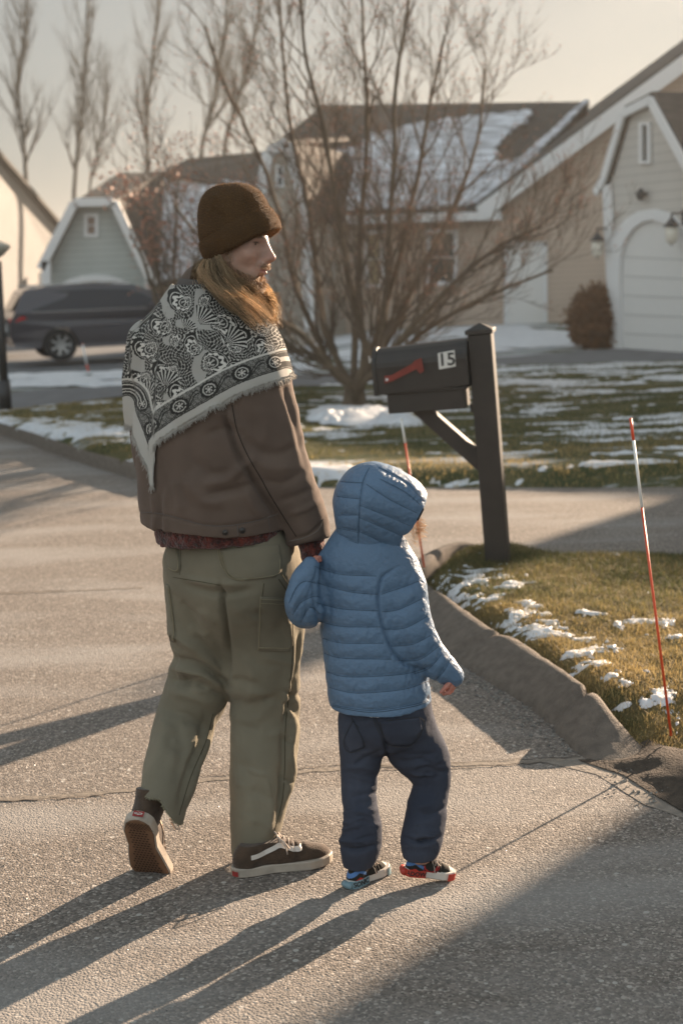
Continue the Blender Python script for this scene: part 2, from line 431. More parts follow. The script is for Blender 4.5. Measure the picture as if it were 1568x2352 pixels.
def fillpoly(poly, step, zf, jitter=.0):
    """ground-plan polygon -> triangulated sheet; zf(x, y, dist_to_edge) gives height"""
    pts = []; n = len(poly); P = [np.array(p[:2], float) for p in poly]
    for i in range(n):
        a, b = P[i], P[(i+1) % n]; L = np.linalg.norm(b-a); k = max(1, int(L/step)); pts += [tuple(a+(b-a)*j/k) for j in range(k)]
    nb = len(pts); B = np.array(pts); lo = B.min(0); hi = B.max(0)
    gx, gy = np.meshgrid(np.arange(lo[0]+step/2, hi[0], step), np.arange(lo[1]+step/2, hi[1], step)); gx = gx.ravel(); gy = gy.ravel()
    ins = inpoly(gx, gy, pts); gx, gy = gx[ins], gy[ins]
    d, _ = pdist(gx, gy, pts+[pts[0]]); k = d > step*.45
    gx = gx[k]; gy = gy[k]
    allp = pts+list(zip(gx, gy))
    r = delaunay_2d_cdt([Vector(p) for p in allp], [], [list(range(nb))], 1, 1e-5)
    V2 = np.array([(v[0], v[1]) for v in r[0]]); dd, _ = pdist(V2[:, 0], V2[:, 1], pts+[pts[0]])
    z = zf(V2[:, 0], V2[:, 1], dd)
    F = np.array([f for f in r[2] if len(f) == 3], int)
    return np.column_stack([V2, z]), F
def inpoly(x, y, pts):
    c = np.zeros(len(x), bool); n = len(pts)
    for i in range(n):
        x1, y1 = pts[i][:2]; x2, y2 = pts[(i+1) % n][:2]
        if y1 == y2: continue
        c ^= ((y1 > y) != (y2 > y)) & (x < (x2-x1)*(y-y1)/(y2-y1)+x1)
    return c
def textmesh(txt, size, depth, bold=False):
    cu = bpy.data.curves.new('t', 'FONT'); cu.body = txt; cu.size = size; cu.extrude = depth; cu.offset = size*.018 if bold else 0
    cu.align_x = 'CENTER'; cu.align_y = 'CENTER'
    o = bpy.data.objects.new('t', cu); C.objects.link(o); bpy.context.view_layer.update()
    me = bpy.data.meshes.new_from_object(o); V = np.array([v.co[:] for v in me.vertices]); F = [tuple(p.vertices) for p in me.polygons]
    bpy.data.objects.remove(o); return V, F
# ================================================================= SETTING
def asphalt():
    m = mat('asphalt', (.2, .2, .2), .8); n = m.node_tree.nodes; l = m.node_tree.links; b = n['Principled BSDF']
    tc = n.new('ShaderNodeTexCoord'); O = tc.outputs['Object']
    v = n.new('ShaderNodeTexVoronoi'); v.inputs['Scale'].default_value = 150; l.new(O, v.inputs['Vector'])
    v2 = n.new('ShaderNodeTexVoronoi'); v2.inputs['Scale'].default_value = 34; l.new(O, v2.inputs['Vector'])
    nz = n.new('ShaderNodeTexNoise'); nz.inputs['Scale'].default_value = 1.5; nz.inputs['Detail'].default_value = 8; mpz = n.new('ShaderNodeMapping'); mpz.inputs['Scale'].default_value = (.45, 1.5, 1); l.new(O, mpz.inputs[0]); l.new(mpz.outputs[0], nz.inputs['Vector'])
    sep = n.new('ShaderNodeSeparateColor'); l.new(v.outputs['Color'], sep.inputs[0])
    cr = n.new('ShaderNodeValToRGB'); e = cr.color_ramp.elements
    e[0].position = 0; e[0].color = (.1, .086, .074, 1); e[1].position = .5; e[1].color = (.185, .155, .13, 1)
    q = e.new(.85); q.color = (.26, .22, .19, 1); q = e.new(.97); q.color = (.42, .37, .32, 1); l.new(sep.outputs[0], cr.inputs[0])
    sp2 = n.new('ShaderNodeSeparateColor'); l.new(v2.outputs['Color'], sp2.inputs[0])
    gt = n.new('ShaderNodeMath'); gt.operation = 'GREATER_THAN'; gt.inputs[1].default_value = .93; l.new(sp2.outputs[0], gt.inputs[0])
    lt = n.new('ShaderNodeMath'); lt.operation = 'LESS_THAN'; lt.inputs[1].default_value = .25; l.new(v2.outputs['Distance'], lt.inputs[0])
    an = n.new('ShaderNodeMath'); an.operation = 'MULTIPLY'; l.new(gt.outputs[0], an.inputs[0]); l.new(lt.outputs[0], an.inputs[1])
    m1 = n.new('ShaderNodeMix'); m1.data_type = 'RGBA'; l.new(an.outputs[0], m1.inputs['Factor']); l.new(cr.outputs[0], m1.inputs['A']); m1.inputs['B'].default_value = (.45, .42, .38, 1)
    # salt film, wide pale areas
    mr = n.new('ShaderNodeMapRange'); mr.inputs[1].default_value = .47; mr.inputs[2].default_value = .66; mr.inputs[4].default_value = .6; l.new(nz.outputs['Fac'], mr.inputs[0])
    m2 = n.new('ShaderNodeMix'); m2.data_type = 'RGBA'; l.new(mr.outputs[0], m2.inputs['Factor']); l.new(m1.outputs['Result'], m2.inputs['A']); m2.inputs['B'].default_value = (.33, .31, .29, 1)
    l.new(m2.outputs['Result'], b.inputs['Base Color'])
    bp = n.new('ShaderNodeBump'); bp.inputs['Strength'].default_value = .6; bp.inputs['Distance'].default_value = .003
    iv = n.new('ShaderNodeMath'); iv.operation = 'MULTIPLY_ADD'; iv.inputs[1].default_value = -1.2; l.new(v.outputs['Distance'], iv.inputs[0]); l.new(sep.outputs[1], iv.inputs[2])
    l.new(iv.outputs[0], bp.inputs['Height']); l.new(bp.outputs[0], b.inputs['Normal'])
    rr = n.new('ShaderNodeMapRange'); rr.inputs[1].default_value = .9; rr.inputs[2].default_value = 1.0; rr.inputs[3].default_value = .85; rr.inputs[4].default_value = .3
    l.new(sep.outputs[2], rr.inputs[0]); l.new(rr.outputs[0], b.inputs['Roughness'])
    return m
M_ASPH = asphalt()
def lawnmat(name, g1, g2, straw, snow_lo, snow_hi, stretch=(1, 1, 1), sscale=1.1):
    m = mat(name, g1, .95, col2=g2, nscale=9, spec=.1); n = m.node_tree.nodes; l = m.node_tree.links; b = n['Principled BSDF']
    tc = n.new('ShaderNodeTexCoord'); mp = n.new('ShaderNodeMapping'); mp.inputs['Scale'].default_value = stretch; l.new(tc.outputs['Object'], mp.inputs[0])
    nz = n.new('ShaderNodeTexNoise'); nz.inputs['Scale'].default_value = 2.2; nz.inputs['Detail'].default_value = 5; l.new(mp.outputs[0], nz.inputs['Vector'])
    mr = n.new('ShaderNodeMapRange'); mr.inputs[1].default_value = .42; mr.inputs[2].default_value = .62; l.new(nz.outputs['Fac'], mr.inputs[0])
    mx = n.new('ShaderNodeMix'); mx.data_type = 'RGBA'; s = b.inputs['Base Color'].links[0].from_socket
    l.new(mr.outputs[0], mx.inputs['Factor']); l.new(s, mx.inputs['A']); mx.inputs['B'].default_value = (*straw, 1)
    n2 = n.new('ShaderNodeTexNoise'); n2.inputs['Scale'].default_value = sscale; n2.inputs['Detail'].default_value = 9; n2.inputs['Roughness'].default_value = .68; l.new(mp.outputs[0], n2.inputs['Vector'])
    r2 = n.new('ShaderNodeMapRange'); r2.inputs[1].default_value = snow_lo; r2.inputs[2].default_value = snow_hi; l.new(n2.outputs['Fac'], r2.inputs[0])
    m2 = n.new('ShaderNodeMix'); m2.data_type = 'RGBA'; l.new(r2.outputs[0], m2.inputs['Factor']); l.new(mx.outputs['Result'], m2.inputs['A']); m2.inputs['B'].default_value = (.78, .8, .84, 1)
    l.new(m2.outputs['Result'], b.inputs['Base Color'])
    bp = n.new('ShaderNodeBump'); bp.inputs['Distance'].default_value = .03; bp.inputs['Strength'].default_value = .8
    nb = n.new('ShaderNodeTexNoise'); nb.inputs['Scale'].default_value = 45; nb.inputs['Detail'].default_value = 4; l.new(tc.outputs['Object'], nb.inputs['Vector']); l.new(nb.outputs['Fac'], bp.inputs['Height']); l.new(bp.outputs[0], b.inputs['Normal'])
    return m
GRN = (.075, .085, .038); GRN2 = (.045, .055, .024); STRAW = (.2, .16, .075)
M_LAWN = lawnmat('lawn_grass_with_snow', GRN, GRN2, (.13, .115, .055), .56, .66, (.45, 1.6, 1), .9)
M_FAR = lawnmat('far_lawn', (.07, .08, .036), GRN2, (.12, .11, .05), .47, .6, (.35, 1.2, 1), .5)
M_SNOW = mat('snow', (.7, .71, .73), .6, noise=.2, nscale=8, bump=.5, bscale=30, sss=0)
M_CONC = mat('concrete', (.2, .165, .135), .9, noise=.35, nscale=26, bump=1.0, bscale=150)
M_DIRT = mat('dirt', (.1, .075, .055), .95, noise=.5, nscale=40, bump=1, bscale=120)
M_TRIM = mat('white_trim', (.74, .73, .72), .6, noise=.05)
M_DARK = mat('dark_metal', (.03, .03, .032), .45)
# ---- ground to the horizon, road sheets, lawns
gxs = np.concatenate([np.linspace(-900, -30, 12), np.linspace(-26, 40, 67), np.linspace(60, 900, 12)])
gys = np.concatenate([np.linspace(-60, -4, 6), np.linspace(0, 60, 61), np.linspace(80, 1500, 14)])
X, Y = np.meshgrid(gxs, gys, indexing='ij'); nX, nY = X.shape
V = np.column_stack([X.ravel(), Y.ravel(), (hterr(X, Y)-.012).ravel()]); idx = np.arange(nX*nY).reshape(nX, nY)
F = np.stack([idx[:-1, :-1], idx[1:, :-1], idx[1:, 1:], idx[:-1, 1:]], -1).reshape(-1, 4)
struct(mesh('ground', V, F, M_FAR))
def sheet(name, poly, m, z, step=1.0, edge=0.0):
    V, F = fillpoly(poly, step, lambda x, y, d: hterr(x, y)+z)
    return struct(mesh(name, V, F, m, smooth=True))
g = lambda x, y, z=0.0: tuple(G(x, y, z)[:2])
# asphalt the two people walk on, with the side road behind the letterbox
sheet('road', [(-30, -6), (14, -6), (14, 9.4), g(1568, 1119), g(1100, 1120), g(720, 1119), g(500, 1112), g(305, 1082), g(180, 1040), g(60, 1005), g(0, 985), (-9, 18.5), (-30, 26)], M_ASPH, 0.0, .6)
# far side road past the lawn
M_ROAD2 = mat('far_road', (.16, .16, .165), .85, noise=.25, nscale=3)
rb = [(-30, 18.0), g(0, 947), g(300, 908), g(560, 893), g(780, 884), (2.2, 21.2), g(1130, 843), g(1330, 838), g(1568, 830), (9, 19.2), (9, 25.2), g(1568, 806), g(1415, 800), g(1130, 822), (2.2, 24.2), g(780, 856), g(560, 868), g(300, 880), g(0, 903), (-30, 21.5)]
sheet('side_road', rb, M_ROAD2, .004, .8)
# driveway of the dark car, driveway strips catching the sun
sheet('driveway', [g(0, 838), g(190, 822), g(330, 800), g(420, 790), g(560, 780), (-2.5, 34), (-4, 42), (-14, 44), (-14, 27)], M_ROAD2, .008, 1.0)
# main lawn with the bare tree
kl = [g(0, 975, .1), g(60, 993, .1), g(130, 1015, .1), g(205, 1040, .1), g(305, 1068, .1), g(430, 1095, .1), g(560, 1112, .06), g(720, 1118), g(1000, 1119), g(1300, 1120), g(1568, 1120), (9, 8.7)]
lawn_poly = kl+[(9.2, 19.0), g(1568, 833, .06), g(1330, 840, .06), g(1130, 846, .06), (2.2, 21.0), g(780, 887, .06), g(560, 896, .06), g(300, 911, .06), g(0, 949, .06), (-8.6, 19.0)]
kx = kl[:8]
def zl(x, y, d):
    return hterr(x, y)-.03+.135*sstep(d, -.04, .25)+.035*vnoise(np.column_stack([x, y, x*0]), .5)+.008*vnoise(np.column_stack([x, y, x*0]), 6)
V, F = fillpoly(lawn_poly, .22, zl); lawn = struct(mesh('lawn', V, F, M_LAWN, smooth=True))
LV, LF = V, F
def kerb(name, bot, top, h, m, nose=.03):
    """sloped concrete kerb: bottom line on the road, top line against the grass"""
    bot = [np.array(p[:2]) for p in bot]; top = [np.array(p[:2]) for p in top]
    def res(P, n):
        P = np.array(P); s = np.concatenate([[0], np.cumsum(np.linalg.norm(np.diff(P, axis=0), axis=1))]); t = np.linspace(0, s[-1], n)
        return np.column_stack([np.interp(t, s, P[:, 0]), np.interp(t, s, P[:, 1])])
    n = int(sum(np.linalg.norm(a-b) for a, b in zip(bot, bot[1:]))/.04)+2
    B, Tt = res(spl(bot, 6), n), res(spl(top, 6), n); ts = np.linspace(0, 1, 14)
    prof = h*np.interp(ts, [0, .06, .5, .78, .9, 1], [0, .2, .72, .97, 1, .97])
    prof[-1] = h*.93
    V = np.zeros((n, len(ts)+1, 3))
    for j, t in enumerate(ts):
        V[:, j, :2] = B+(Tt-B)*t; V[:, j, 2] = prof[j]
    V[:, -1, :2] = Tt+(Tt-B)*.05; V[:, -1, 2] = -.01
    V[:, 0, 2] = -.004
    en = sstep(np.arange(n), -1, 10)*sstep(n-np.arange(n), 0, 9); V[:, 1:-1, 2] *= (.15+.85*en)[:, None]
    P = V.reshape(-1, 3); P[:, 2] += .003*vnoise(P, 9)+.0022*vnoise(P, 55, 3); P[:, :2] += .005*np.column_stack([vnoise(P, 5, 5), vnoise(P, 5, 6)])
    P[:, 2] += hterr(P[:, 0], P[:, 1])
    k = len(ts)+1; idx = np.arange(n*k).reshape(n, k); F = np.stack([idx[:-1, :-1], idx[1:, :-1], idx[1:, 1:], idx[:-1, 1:]], -1).reshape(-1, 4)[:, ::-1]
    # expansion cuts every 1.3 m
    L = np.arange(n)*.04
    for c0 in np.arange(.45, n*.04, .95):
        q = np.abs(L-c0) < .03; V_ = P.reshape(n, k, 3); V_[q, 1:-1, 2] -= .035
    return struct(mesh(name, P, F, m, smooth=True))
kb = [g(-60, 985), g(0, 998), g(60, 1018), g(130, 1044), g(205, 1066), g(305, 1088), g(430, 1112), g(560, 1122), g(700, 1121)]
kt = [g(-60, 958, .12), g(0, 972, .12), g(60, 991, .12), g(130, 1013, .12), g(205, 1038, .12), g(305, 1064, .12), g(430, 1092, .12), g(560, 1108, .1), g(700, 1116, .04)]
kerb('kerb', kb, kt, .125, M_CONC)
# island with the letterbox
ib = [g(1400, 1762), g(1330, 1735), g(1221, 1631), g(1130, 1572), g(1000, 1490), (.31, 6.35), (.27, 6.9), (.31, 7.4), (.5, 7.78), (.9, 7.86)]
it = [g(1490, 1705, .05), g(1425, 1640, .1), g(1400, 1614, .12), g(1285, 1534, .12), g(1189, 1470, .12), g(1141, 1450, .12), g(1033, 1374, .12), g(968, 1322, .12), (.58, 7.45), (.9, 7.6)]
kerb('kerb', ib, it, .125, M_CONC)
ip = [g(1600, 1760), g(1490, 1705, .05), g(1425, 1640, .1), g(1400, 1614, .12), g(1285, 1534, .12), g(1189, 1470, .12), g(1141, 1450, .12), g(1033, 1374, .12), g(968, 1322, .12), (.58, 7.45), (.9, 7.62), g(1300, 1292, .06), g(1568, 1289, .06), (3.6, 6.5), (3.6, 4.4)]
IY0 = G(1568, 1745)[1]
def zi(x, y, d):
    return .01+(.1*sstep(d, -.05, .12)+.02)*sstep(y, 4.35, 4.95)+.02*vnoise(np.column_stack([x, y, x*0]), 2.2)*sstep(d, 0, .3)+.008*vnoise(np.column_stack([x, y, x*0]), 14)
M_ISL = lawnmat('island_turf', (.075, .075, .033), (.12, .09, .045), (.2, .15, .07), .9, .95)
V, F = fillpoly(ip, .05, zi); isl = mesh('verge', V, F, M_ISL, smooth=True); struct(isl)
IV, IF = V, F
# dirt and grit at the near end of the verge
dp = [g(1325, 1748), g(1400, 1745), g(1470, 1700), g(1640, 1735), (2.6, 4.6), (2.6, 3.9), g(1700, 1900), g(1568, 1868), g(1490, 1822), g(1430, 1783)]
V, F = fillpoly(dp, .03, lambda x, y, d: .006+.035*sstep(d, 0, .2)+.008*vnoise(np.column_stack([x, y, x*0]), 18)*sstep(d, 0, .05)+.05*sstep(y, 4.35, 4.75)*sstep(d, 0, .1)); struct(mesh('dirt', V, F, M_DIRT, smooth=True))
ap = [g(1240, 1750), g(1330, 1742), g(1400, 1748), g(1440, 1775), g(1500, 1815), g(1568, 1858), g(1700, 1925), g(1690, 1960), g(1568, 1880), g(1480, 1850), g(1420, 1812), g(1370, 1780), g(1320, 1768)]
V, F = fillpoly(ap, .05, lambda x, y, d: .0015+.0015*sstep(d, 0, .06)+.0008*vnoise(np.column_stack([x, y, x*0]), 30)); struct(mesh('kerb_footing', V, F, mat('worn_concrete', (.29, .25, .21), .85, noise=.35, nscale=22, bump=.5, bscale=80), smooth=True))
# sealed joints and cracks in the asphalt
M_SEAL = mat('joint_seal', (.25, .21, .17), .7, noise=.3, nscale=30, bump=.3, bscale=60); M_CRK = mat('crack', (.135, .11, .09), .9)
def strip(name, pts, w, z, m):
    P = [np.array(G(*p)[:2]) for p in spl(pts, 8)]; n = len(P); V = []; w_ = []
    for i, p in enumerate(P):
        d = P[min(i+1, n-1)]-P[max(i-1, 0)]; d /= np.linalg.norm(d); q = np.array([-d[1], d[0]])
        ww = w*(.55+.45*abs(math.sin(i*1.7)+.6*math.sin(i*.61)))*.5; j = .006*math.sin(i*2.3)
        V += [(*(p+q*(ww+j)), z), (*(p-q*(ww-j)), z)]
    return struct(mesh(name, V, [(2*i, 2*i+1, 2*i+3, 2*i+2) for i in range(n-1)], m))
strip('road_joint', [(-60, 1838), (100, 1832), (300, 1815), (450, 1795), (690, 1773), (900, 1758), (1130, 1754), (1335, 1743)], .036, .0015, M_SEAL)
strip('road_crack', [(-60, 1843), (100, 1837), (240, 1827)], .008, .0028, M_CRK)
strip('road_crack', [(455, 1782), (560, 1778), (690, 1765), (790, 1757), (900, 1760), (1130, 1748), (1330, 1739)], .006, .0028, M_CRK)
strip('road_crack', [(880, 1768), (1000, 1767), (1130, 1760), (1250, 1752)], .007, .0028, M_CRK)
0 and strip('road_crack', [(1440, 1778), (1370, 1820), (1280, 1862), (1180, 1908), (1100, 1945), (1010, 1985), (930, 2015)], .007, .005, M_CRK)
strip('road_joint', [(-60, 1368), (60, 1362), (200, 1356), (330, 1350)], .035, .0015, M_SEAL)
strip('road_crack', [(-60, 1365), (60, 1359), (150, 1357)], .012, .0028, M_CRK)
# loose grit on the road
b = MB(); sc = []
for i in range(420):
    x, y = random.uniform(0, 1568), random.uniform(1500, 2345); p = G(x, y); r = random.uniform(.0015, .004)*(1 if random.random() > .06 else 2)
    a = random.uniform(0, 6); V_ = [p+np.array([r*math.cos(a+k*1.57)*random.uniform(.6, 1.2), r*math.sin(a+k*1.57)*random.uniform(.6, 1.2), 0]) for k in range(4)]
    t = p+np.array([0, 0, r*random.uniform(.5, 1.1)]); b.add(V_+[t], [(0, 1, 4), (1, 2, 4), (2, 3, 4), (3, 0, 4)])
for i in range(600):
    u = random.random(); q = np.array(ib[1])*(1-u)+np.array(ib[4])*u if random.random() < .6 else np.array(g(1400, 1770))+np.array([random.uniform(0, .4), random.uniform(-.25, .2)])
    p = np.array([q[0]+random.gauss(-.02, .04), q[1]+random.gauss(0, .04), .004]); r = random.uniform(.003, .008); a = random.uniform(0, 6)
    V_ = [p+np.array([r*math.cos(a+k*1.57)*random.uniform(.6, 1.2), r*math.sin(a+k*1.57)*random.uniform(.6, 1.2), 0]) for k in range(4)]
    b.add(V_+[p+np.array([0, 0, r])], [(0, 1, 4), (1, 2, 4), (2, 3, 4), (3, 0, 4)])
tag(b.build('grit', mat('grit', (.3, .28, .25), .35, noise=.8, nscale=60)), 'loose sandy grit scattered over the asphalt and along the foot of the kerb', None, kind='stuff')
# ---- grass blades (countless)
def surf_z(V, F, x, y):
    t = BVHTree.FromPolygons([tuple(v) for v in V], [tuple(f) for f in F.tolist()]); z = np.full(len(x), np.nan)
    for i in range(len(x)):
        h = t.ray_cast(Vector((x[i], y[i], 3)), Vector((0, 0, -1)))
        if h[0] is not None: z[i] = h[0].z
    return z
def blades(name, poly, V, F, n, hgt, wdt, straw_sunf, label, gap=None):
    P = np.array(poly)[:, :2]; lo, hi = P.min(0), P.max(0)
    x = rng.uniform(lo[0], hi[0], n*3); y = rng.uniform(lo[1], hi[1], n*3); k = inpoly(x, y, poly)
    px, py = proj(np.column_stack([x, y, x*0])); k &= (px > -80) & (px < 1650)
    x, y = x[k][:n], y[k][:n]
    cl_ = vnoise(np.column_stack([x, y, x*0]), 9, 2); k = rng.random(len(x)) < .65+.5*cl_
    if gap is not None: k &= ~gap(x, y)
    x, y = x[k], y[k]; z = surf_z(V, F, x, y); k = ~np.isnan(z); x, y, z = x[k], y[k], z[k]; N = len(x)
    a = rng.uniform(0, 2*math.pi, N); ln = rng.uniform(.2, 1.3, N)*hgt*.8; h = rng.uniform(.35, 1.1, N)*hgt; w = wdt*rng.uniform(.6, 1.2, N)
    ax, ay = np.cos(a), np.sin(a); b0 = np.column_stack([x, y, z-.004]); s = np.column_stack([-ay*w, ax*w, 0*w]); l1 = np.column_stack([ax*ln*.35, ay*ln*.35, h*.6]); l2 = np.column_stack([ax*ln, ay*ln, h])
    Vv = np.stack([b0-s, b0+s, b0+l1+s*.7, b0+l1-s*.7, b0+l2], 1).reshape(-1, 3); i0 = np.arange(N)*5
    Ff = np.concatenate([np.stack([i0, i0+1, i0+2], -1), np.stack([i0, i0+2, i0+3], -1), np.stack([i0+3, i0+2, i0+4], -1)])
    st = np.clip(straw_sunf(x, y)+.22*rng.standard_normal(N), 0, 1)[:, None]
    col = (1-st)*np.array([.075, .095, .035])+st*np.array([.46, .34, .15]); col *= rng.uniform(.65, 1.25, (N, 1))
    o = mesh(name, Vv, Ff, M_BLADE, cols=np.repeat(col, 5, 0)); tag(o, label, None, kind='stuff'); return o
M_BLADE = mat('grass_blade', (1, 1, 1), .65, attr=True, spec=.25)
n_ = M_BLADE.node_tree; bs = n_.nodes['Principled BSDF']; tr = n_.nodes.new('ShaderNodeBsdfTranslucent'); mxs = n_.nodes.new('ShaderNodeMixShader'); mxs.inputs[0].default_value = .4
at_ = [q for q in n_.nodes if q.type == 'ATTRIBUTE'][0]; n_.links.new(at_.outputs['Color'], tr.inputs['Color']); n_.links.new(bs.outputs[0], mxs.inputs[1]); n_.links.new(tr.outputs[0], mxs.inputs[2]); n_.links.new(mxs.outputs[0], n_.nodes['Material Output'].inputs[0])
# snow left lying on the verge: pixel centres and half sizes of the patches
patches_v = [(1095, 1330, 62, 13), (1045, 1352, 32, 14), (1110, 1384, 30, 10), (1080, 1372, 40, 9), (1170, 1352, 40, 6), (1200, 1422, 48, 12), (1255, 1455, 62, 14), (1320, 1462, 40, 9), (1215, 1405, 26, 6), (1415, 1440, 34, 6), (1350, 1420, 28, 5), (1470, 1432, 28, 6), (1345, 1503, 42, 9), (1405, 1488, 40, 9), (1372, 1530, 40, 6), (1330, 1531, 26, 5),
             (1430, 1600, 24, 5), (1480, 1605, 22, 9), (1522, 1595, 30, 8), (1555, 1635, 18, 12), (1430, 1570, 22, 6), (1495, 1545, 18, 5), (1520, 1440, 30, 6), (1550, 1470, 18, 5), (1405, 1560, 20, 4)]
Tv = BVHTree.FromPolygons([tuple(v) for v in IV], [tuple(f) for f in IF.tolist()])
def snow_at(patches, z, thick, name, label, sd=1, parent=None):
    """low irregular mounds of old snow"""
    V = []; F = []; rs = np.random.default_rng(sd); n0 = 0
    for (x, y, hx, hy) in patches:
        c = G(x, y, z); ex = G(x+hx, y, z)-c; ey = G(x, y-hy, z)-c; nr, na = 9, 28
        rad = np.linspace(0, 1, nr); ph = rs.uniform(0, 50)
        for i, r in enumerate(rad):
            for k in range(na):
                a = 2*math.pi*k/na; rr = r*(1+.38*float(vnoise(np.array([[math.cos(a)*1.6+ph, math.sin(a)*1.6, 0.]]))[0])+.22*float(vnoise(np.array([[math.cos(a)*4+ph, math.sin(a)*4, 2.]]))[0]))
                p = c+ex*rr*math.cos(a)+ey*rr*math.sin(a); hh = thick*(1-r**2.2)*(1+.5*float(vnoise(p[None]*25, 1, 4)[0]))-.006*(r > .9)
                V.append((p[0], p[1], z+hh))
        for i in range(nr-1):
            for k in range(na):
                F.append((n0+i*na+k, n0+(i+1)*na+k, n0+(i+1)*na+(k+1) % na, n0+i*na+(k+1) % na))
        n0 += nr*na
    V = np.array(V); V[:, 2] += hterr(V[:, 0], V[:, 1]); o = mesh(name, V, np.array(F), M_SNOW, parent, True); return tag(o, label, None, kind='stuff')
def snow_field(V, F, mask, thick, label):
    """thin snow lying where the mask is positive, following a base sheet"""
    m_ = mask(V[:, 0], V[:, 1]); k = (m_[F] > 0).sum(1) >= 1; F = F[k]; u = np.unique(F); mp = np.full(len(V), -1); mp[u] = np.arange(len(u)); P = V[u].copy(); mm = m_[u]
    P[:, 2] += np.where(mm > 0, .006+thick*np.clip(mm*3, 0, 1)+.006*vnoise(P, 30), -.02); o = mesh('snow', P, mp[F], M_SNOW, None, True); return tag(o, label, None, kind='stuff')
def fbm2(x, y, sx, sy, sd, o=4): return fnoise(np.column_stack([x*sx, y*sy, x*0+sd]), 1, sd, o)
def vm(x, y):
    px, py = proj(np.column_stack([x, y, x*0+.12])); r = np.full(len(x), -1.0)
    for (cx, cy, hx, hy) in patches_v: r = np.maximum(r, 1-np.hypot((px-cx)/(hx*1.05), (py-cy)/(hy*1.3)))
    return r*.9+.95*fbm2(x, y, 12, 18, 2, 6)-.30+.5*fbm2(x, y, 80, 110, 7, 2)
def gridsheet(poly, step, zf):
    P = np.array([p[:2] for p in poly]); lo, hi = P.min(0), P.max(0); xs = np.arange(lo[0], hi[0], step); ys = np.arange(lo[1], hi[1], step); X, Y = np.meshgrid(xs, ys, indexing='ij'); x, y = X.ravel(), Y.ravel()
    px, py = proj(np.column_stack([x, y, x*0])); ins = inpoly(x, y, poly) & (px > -40) & (px < 1610); d, _ = pdist(x, y, [tuple(p) for p in P]+[tuple(P[0])]); V = np.column_stack([x, y, zf(x, y, d)]); idx = np.arange(len(x)).reshape(X.shape)
    F = np.stack([idx[:-1, :-1], idx[1:, :-1], idx[1:, 1:], idx[:-1, 1:]], -1).reshape(-1, 4); return V, F[ins[F].all(1)]
Vs, Fs_ = gridsheet(ip, .009, zi); snow_field(Vs, Fs_, vm, .002, 'thin broken patches of old snow on the verge grass beside the kerb')
gp = [(G(x, y, .12), G(x+hx, y, .12), G(x, y-hy, .12)) for (x, y, hx, hy) in patches_v]
def gap_v(x, y):
    r = np.zeros(len(x), bool)
    for c, e, f in gp:
        r |= ((x-c[0])/(abs(e[0]-c[0])+.01))**2+((y-c[1])/(abs(f[1]-c[1])+.01))**2 < .8
    return r & (rng.random(len(x)) < .55)
blades('grass', ip, IV, IF, 80000, .029, .0014, lambda x, y: .25+.95*sstep(6.6-y, 0, 1.6)*.75+.25*vnoise(np.column_stack([x, y, x*0]), 3), 'short winter grass on the verge around the letterbox post', gap_v)  # nearer blades turn gold: dry straw plus sunlit tone put into their colour
blades('grass', lawn_poly, LV, LF, 170000, .042, .003, lambda x, y: .2+.95*sstep(11.2-y+.1*(x+3), 0, .9)*(x > -1)+.6*sstep(-x, 1.0, 3.0)*sstep(y, 9, 12)+.2*vnoise(np.column_stack([x, y, x*0]), 1.5), 'short winter grass of the wide lawn under the bare tree', lambda x, y: (vnoise(np.column_stack([x*.5, y*1.6, x*0]), 1.2, 9)+.5*vnoise(np.column_stack([x*.5, y*1.6, x*0]), 5, 8) > .28) & (rng.random(len(x)) < .9))  # front strip and left part yellower: straw and sunlight both put into blade colour
# snow streaks on the lawn and the bank round the tree foot
rs = np.random.default_rng(5); ps = []
for i in range(150):
    x, y = rs.uniform(700, 1568), rs.uniform(850, 1108); f = (y-840)/270
    if x < 980 and y < 940: continue
    if rs.random() < .35 and y > 980: continue
    ps.append((x, y, rs.uniform(12, 60)*(.5+.7*f) if y < 1000 else rs.uniform(8, 34), rs.uniform(1.5, 4.5)*(.6+f)))
for i in range(60): ps.append((rs.uniform(720, 1400), 1108+rs.normal(0, 3), rs.uniform(5, 16), rs.uniform(1.5, 4)))
for i in range(26): ps.append((rs.uniform(10, 290), rs.uniform(965, 1010), rs.uniform(6, 26), rs.uniform(1.5, 4)))

V, F = gridsheet(lawn_poly, .04, zl)
def lm(x, y):
    px, py = proj(np.column_stack([x, y, x*0+.1]))
    r = fbm2(x, y, 1.5, 4.2, 3, 6)-.60+.35*fbm2(x, y, 14, 22, 4, 3)+.38*sstep(y, 12.5, 17)*(x > .5)-.2*(x < -.5)*(y > 12)+.25*fbm2(x, y, 5, 9, 8, 2)
    ed = np.exp(-((py-1106)/6)**2)*(px > 700)*(.9+.6*fbm2(x, y, 7, 10, 5, 2)); r = np.maximum(r, ed-.62)
    l2 = np.exp(-((py-(970+.13*px))/22)**2)*(px < 320)*(.8+.9*fbm2(x, y, 4, 7, 6, 3)); r = np.maximum(r, l2-.62)
    return r
snow_field(V, F, lm, .012, 'streaks of thin snow across the shaded lawn in front of the houses')
snow_at([(835, 955, 120, 20), (900, 962, 60, 12), (760, 962, 50, 10)], .1, .08, 'snow', 'low bank of snow at the foot of the bare tree', 3)
ps = [(rs.uniform(20, 560), rs.uniform(838, 885), rs.uniform(20, 80), rs.uniform(2, 5)) for i in range(70)]+[(rs.uniform(1130, 1400), rs.uniform(753, 792), rs.uniform(30, 80), rs.uniform(4, 8)) for i in range(26)]+[(rs.uniform(640, 1130), rs.uniform(755, 845), rs.uniform(30, 90), rs.uniform(3, 8)) for i in range(60)]
snow_at(ps, .015, .02, 'snow', 'snow lying on the far lawns before the houses and beside the parked car', 4)
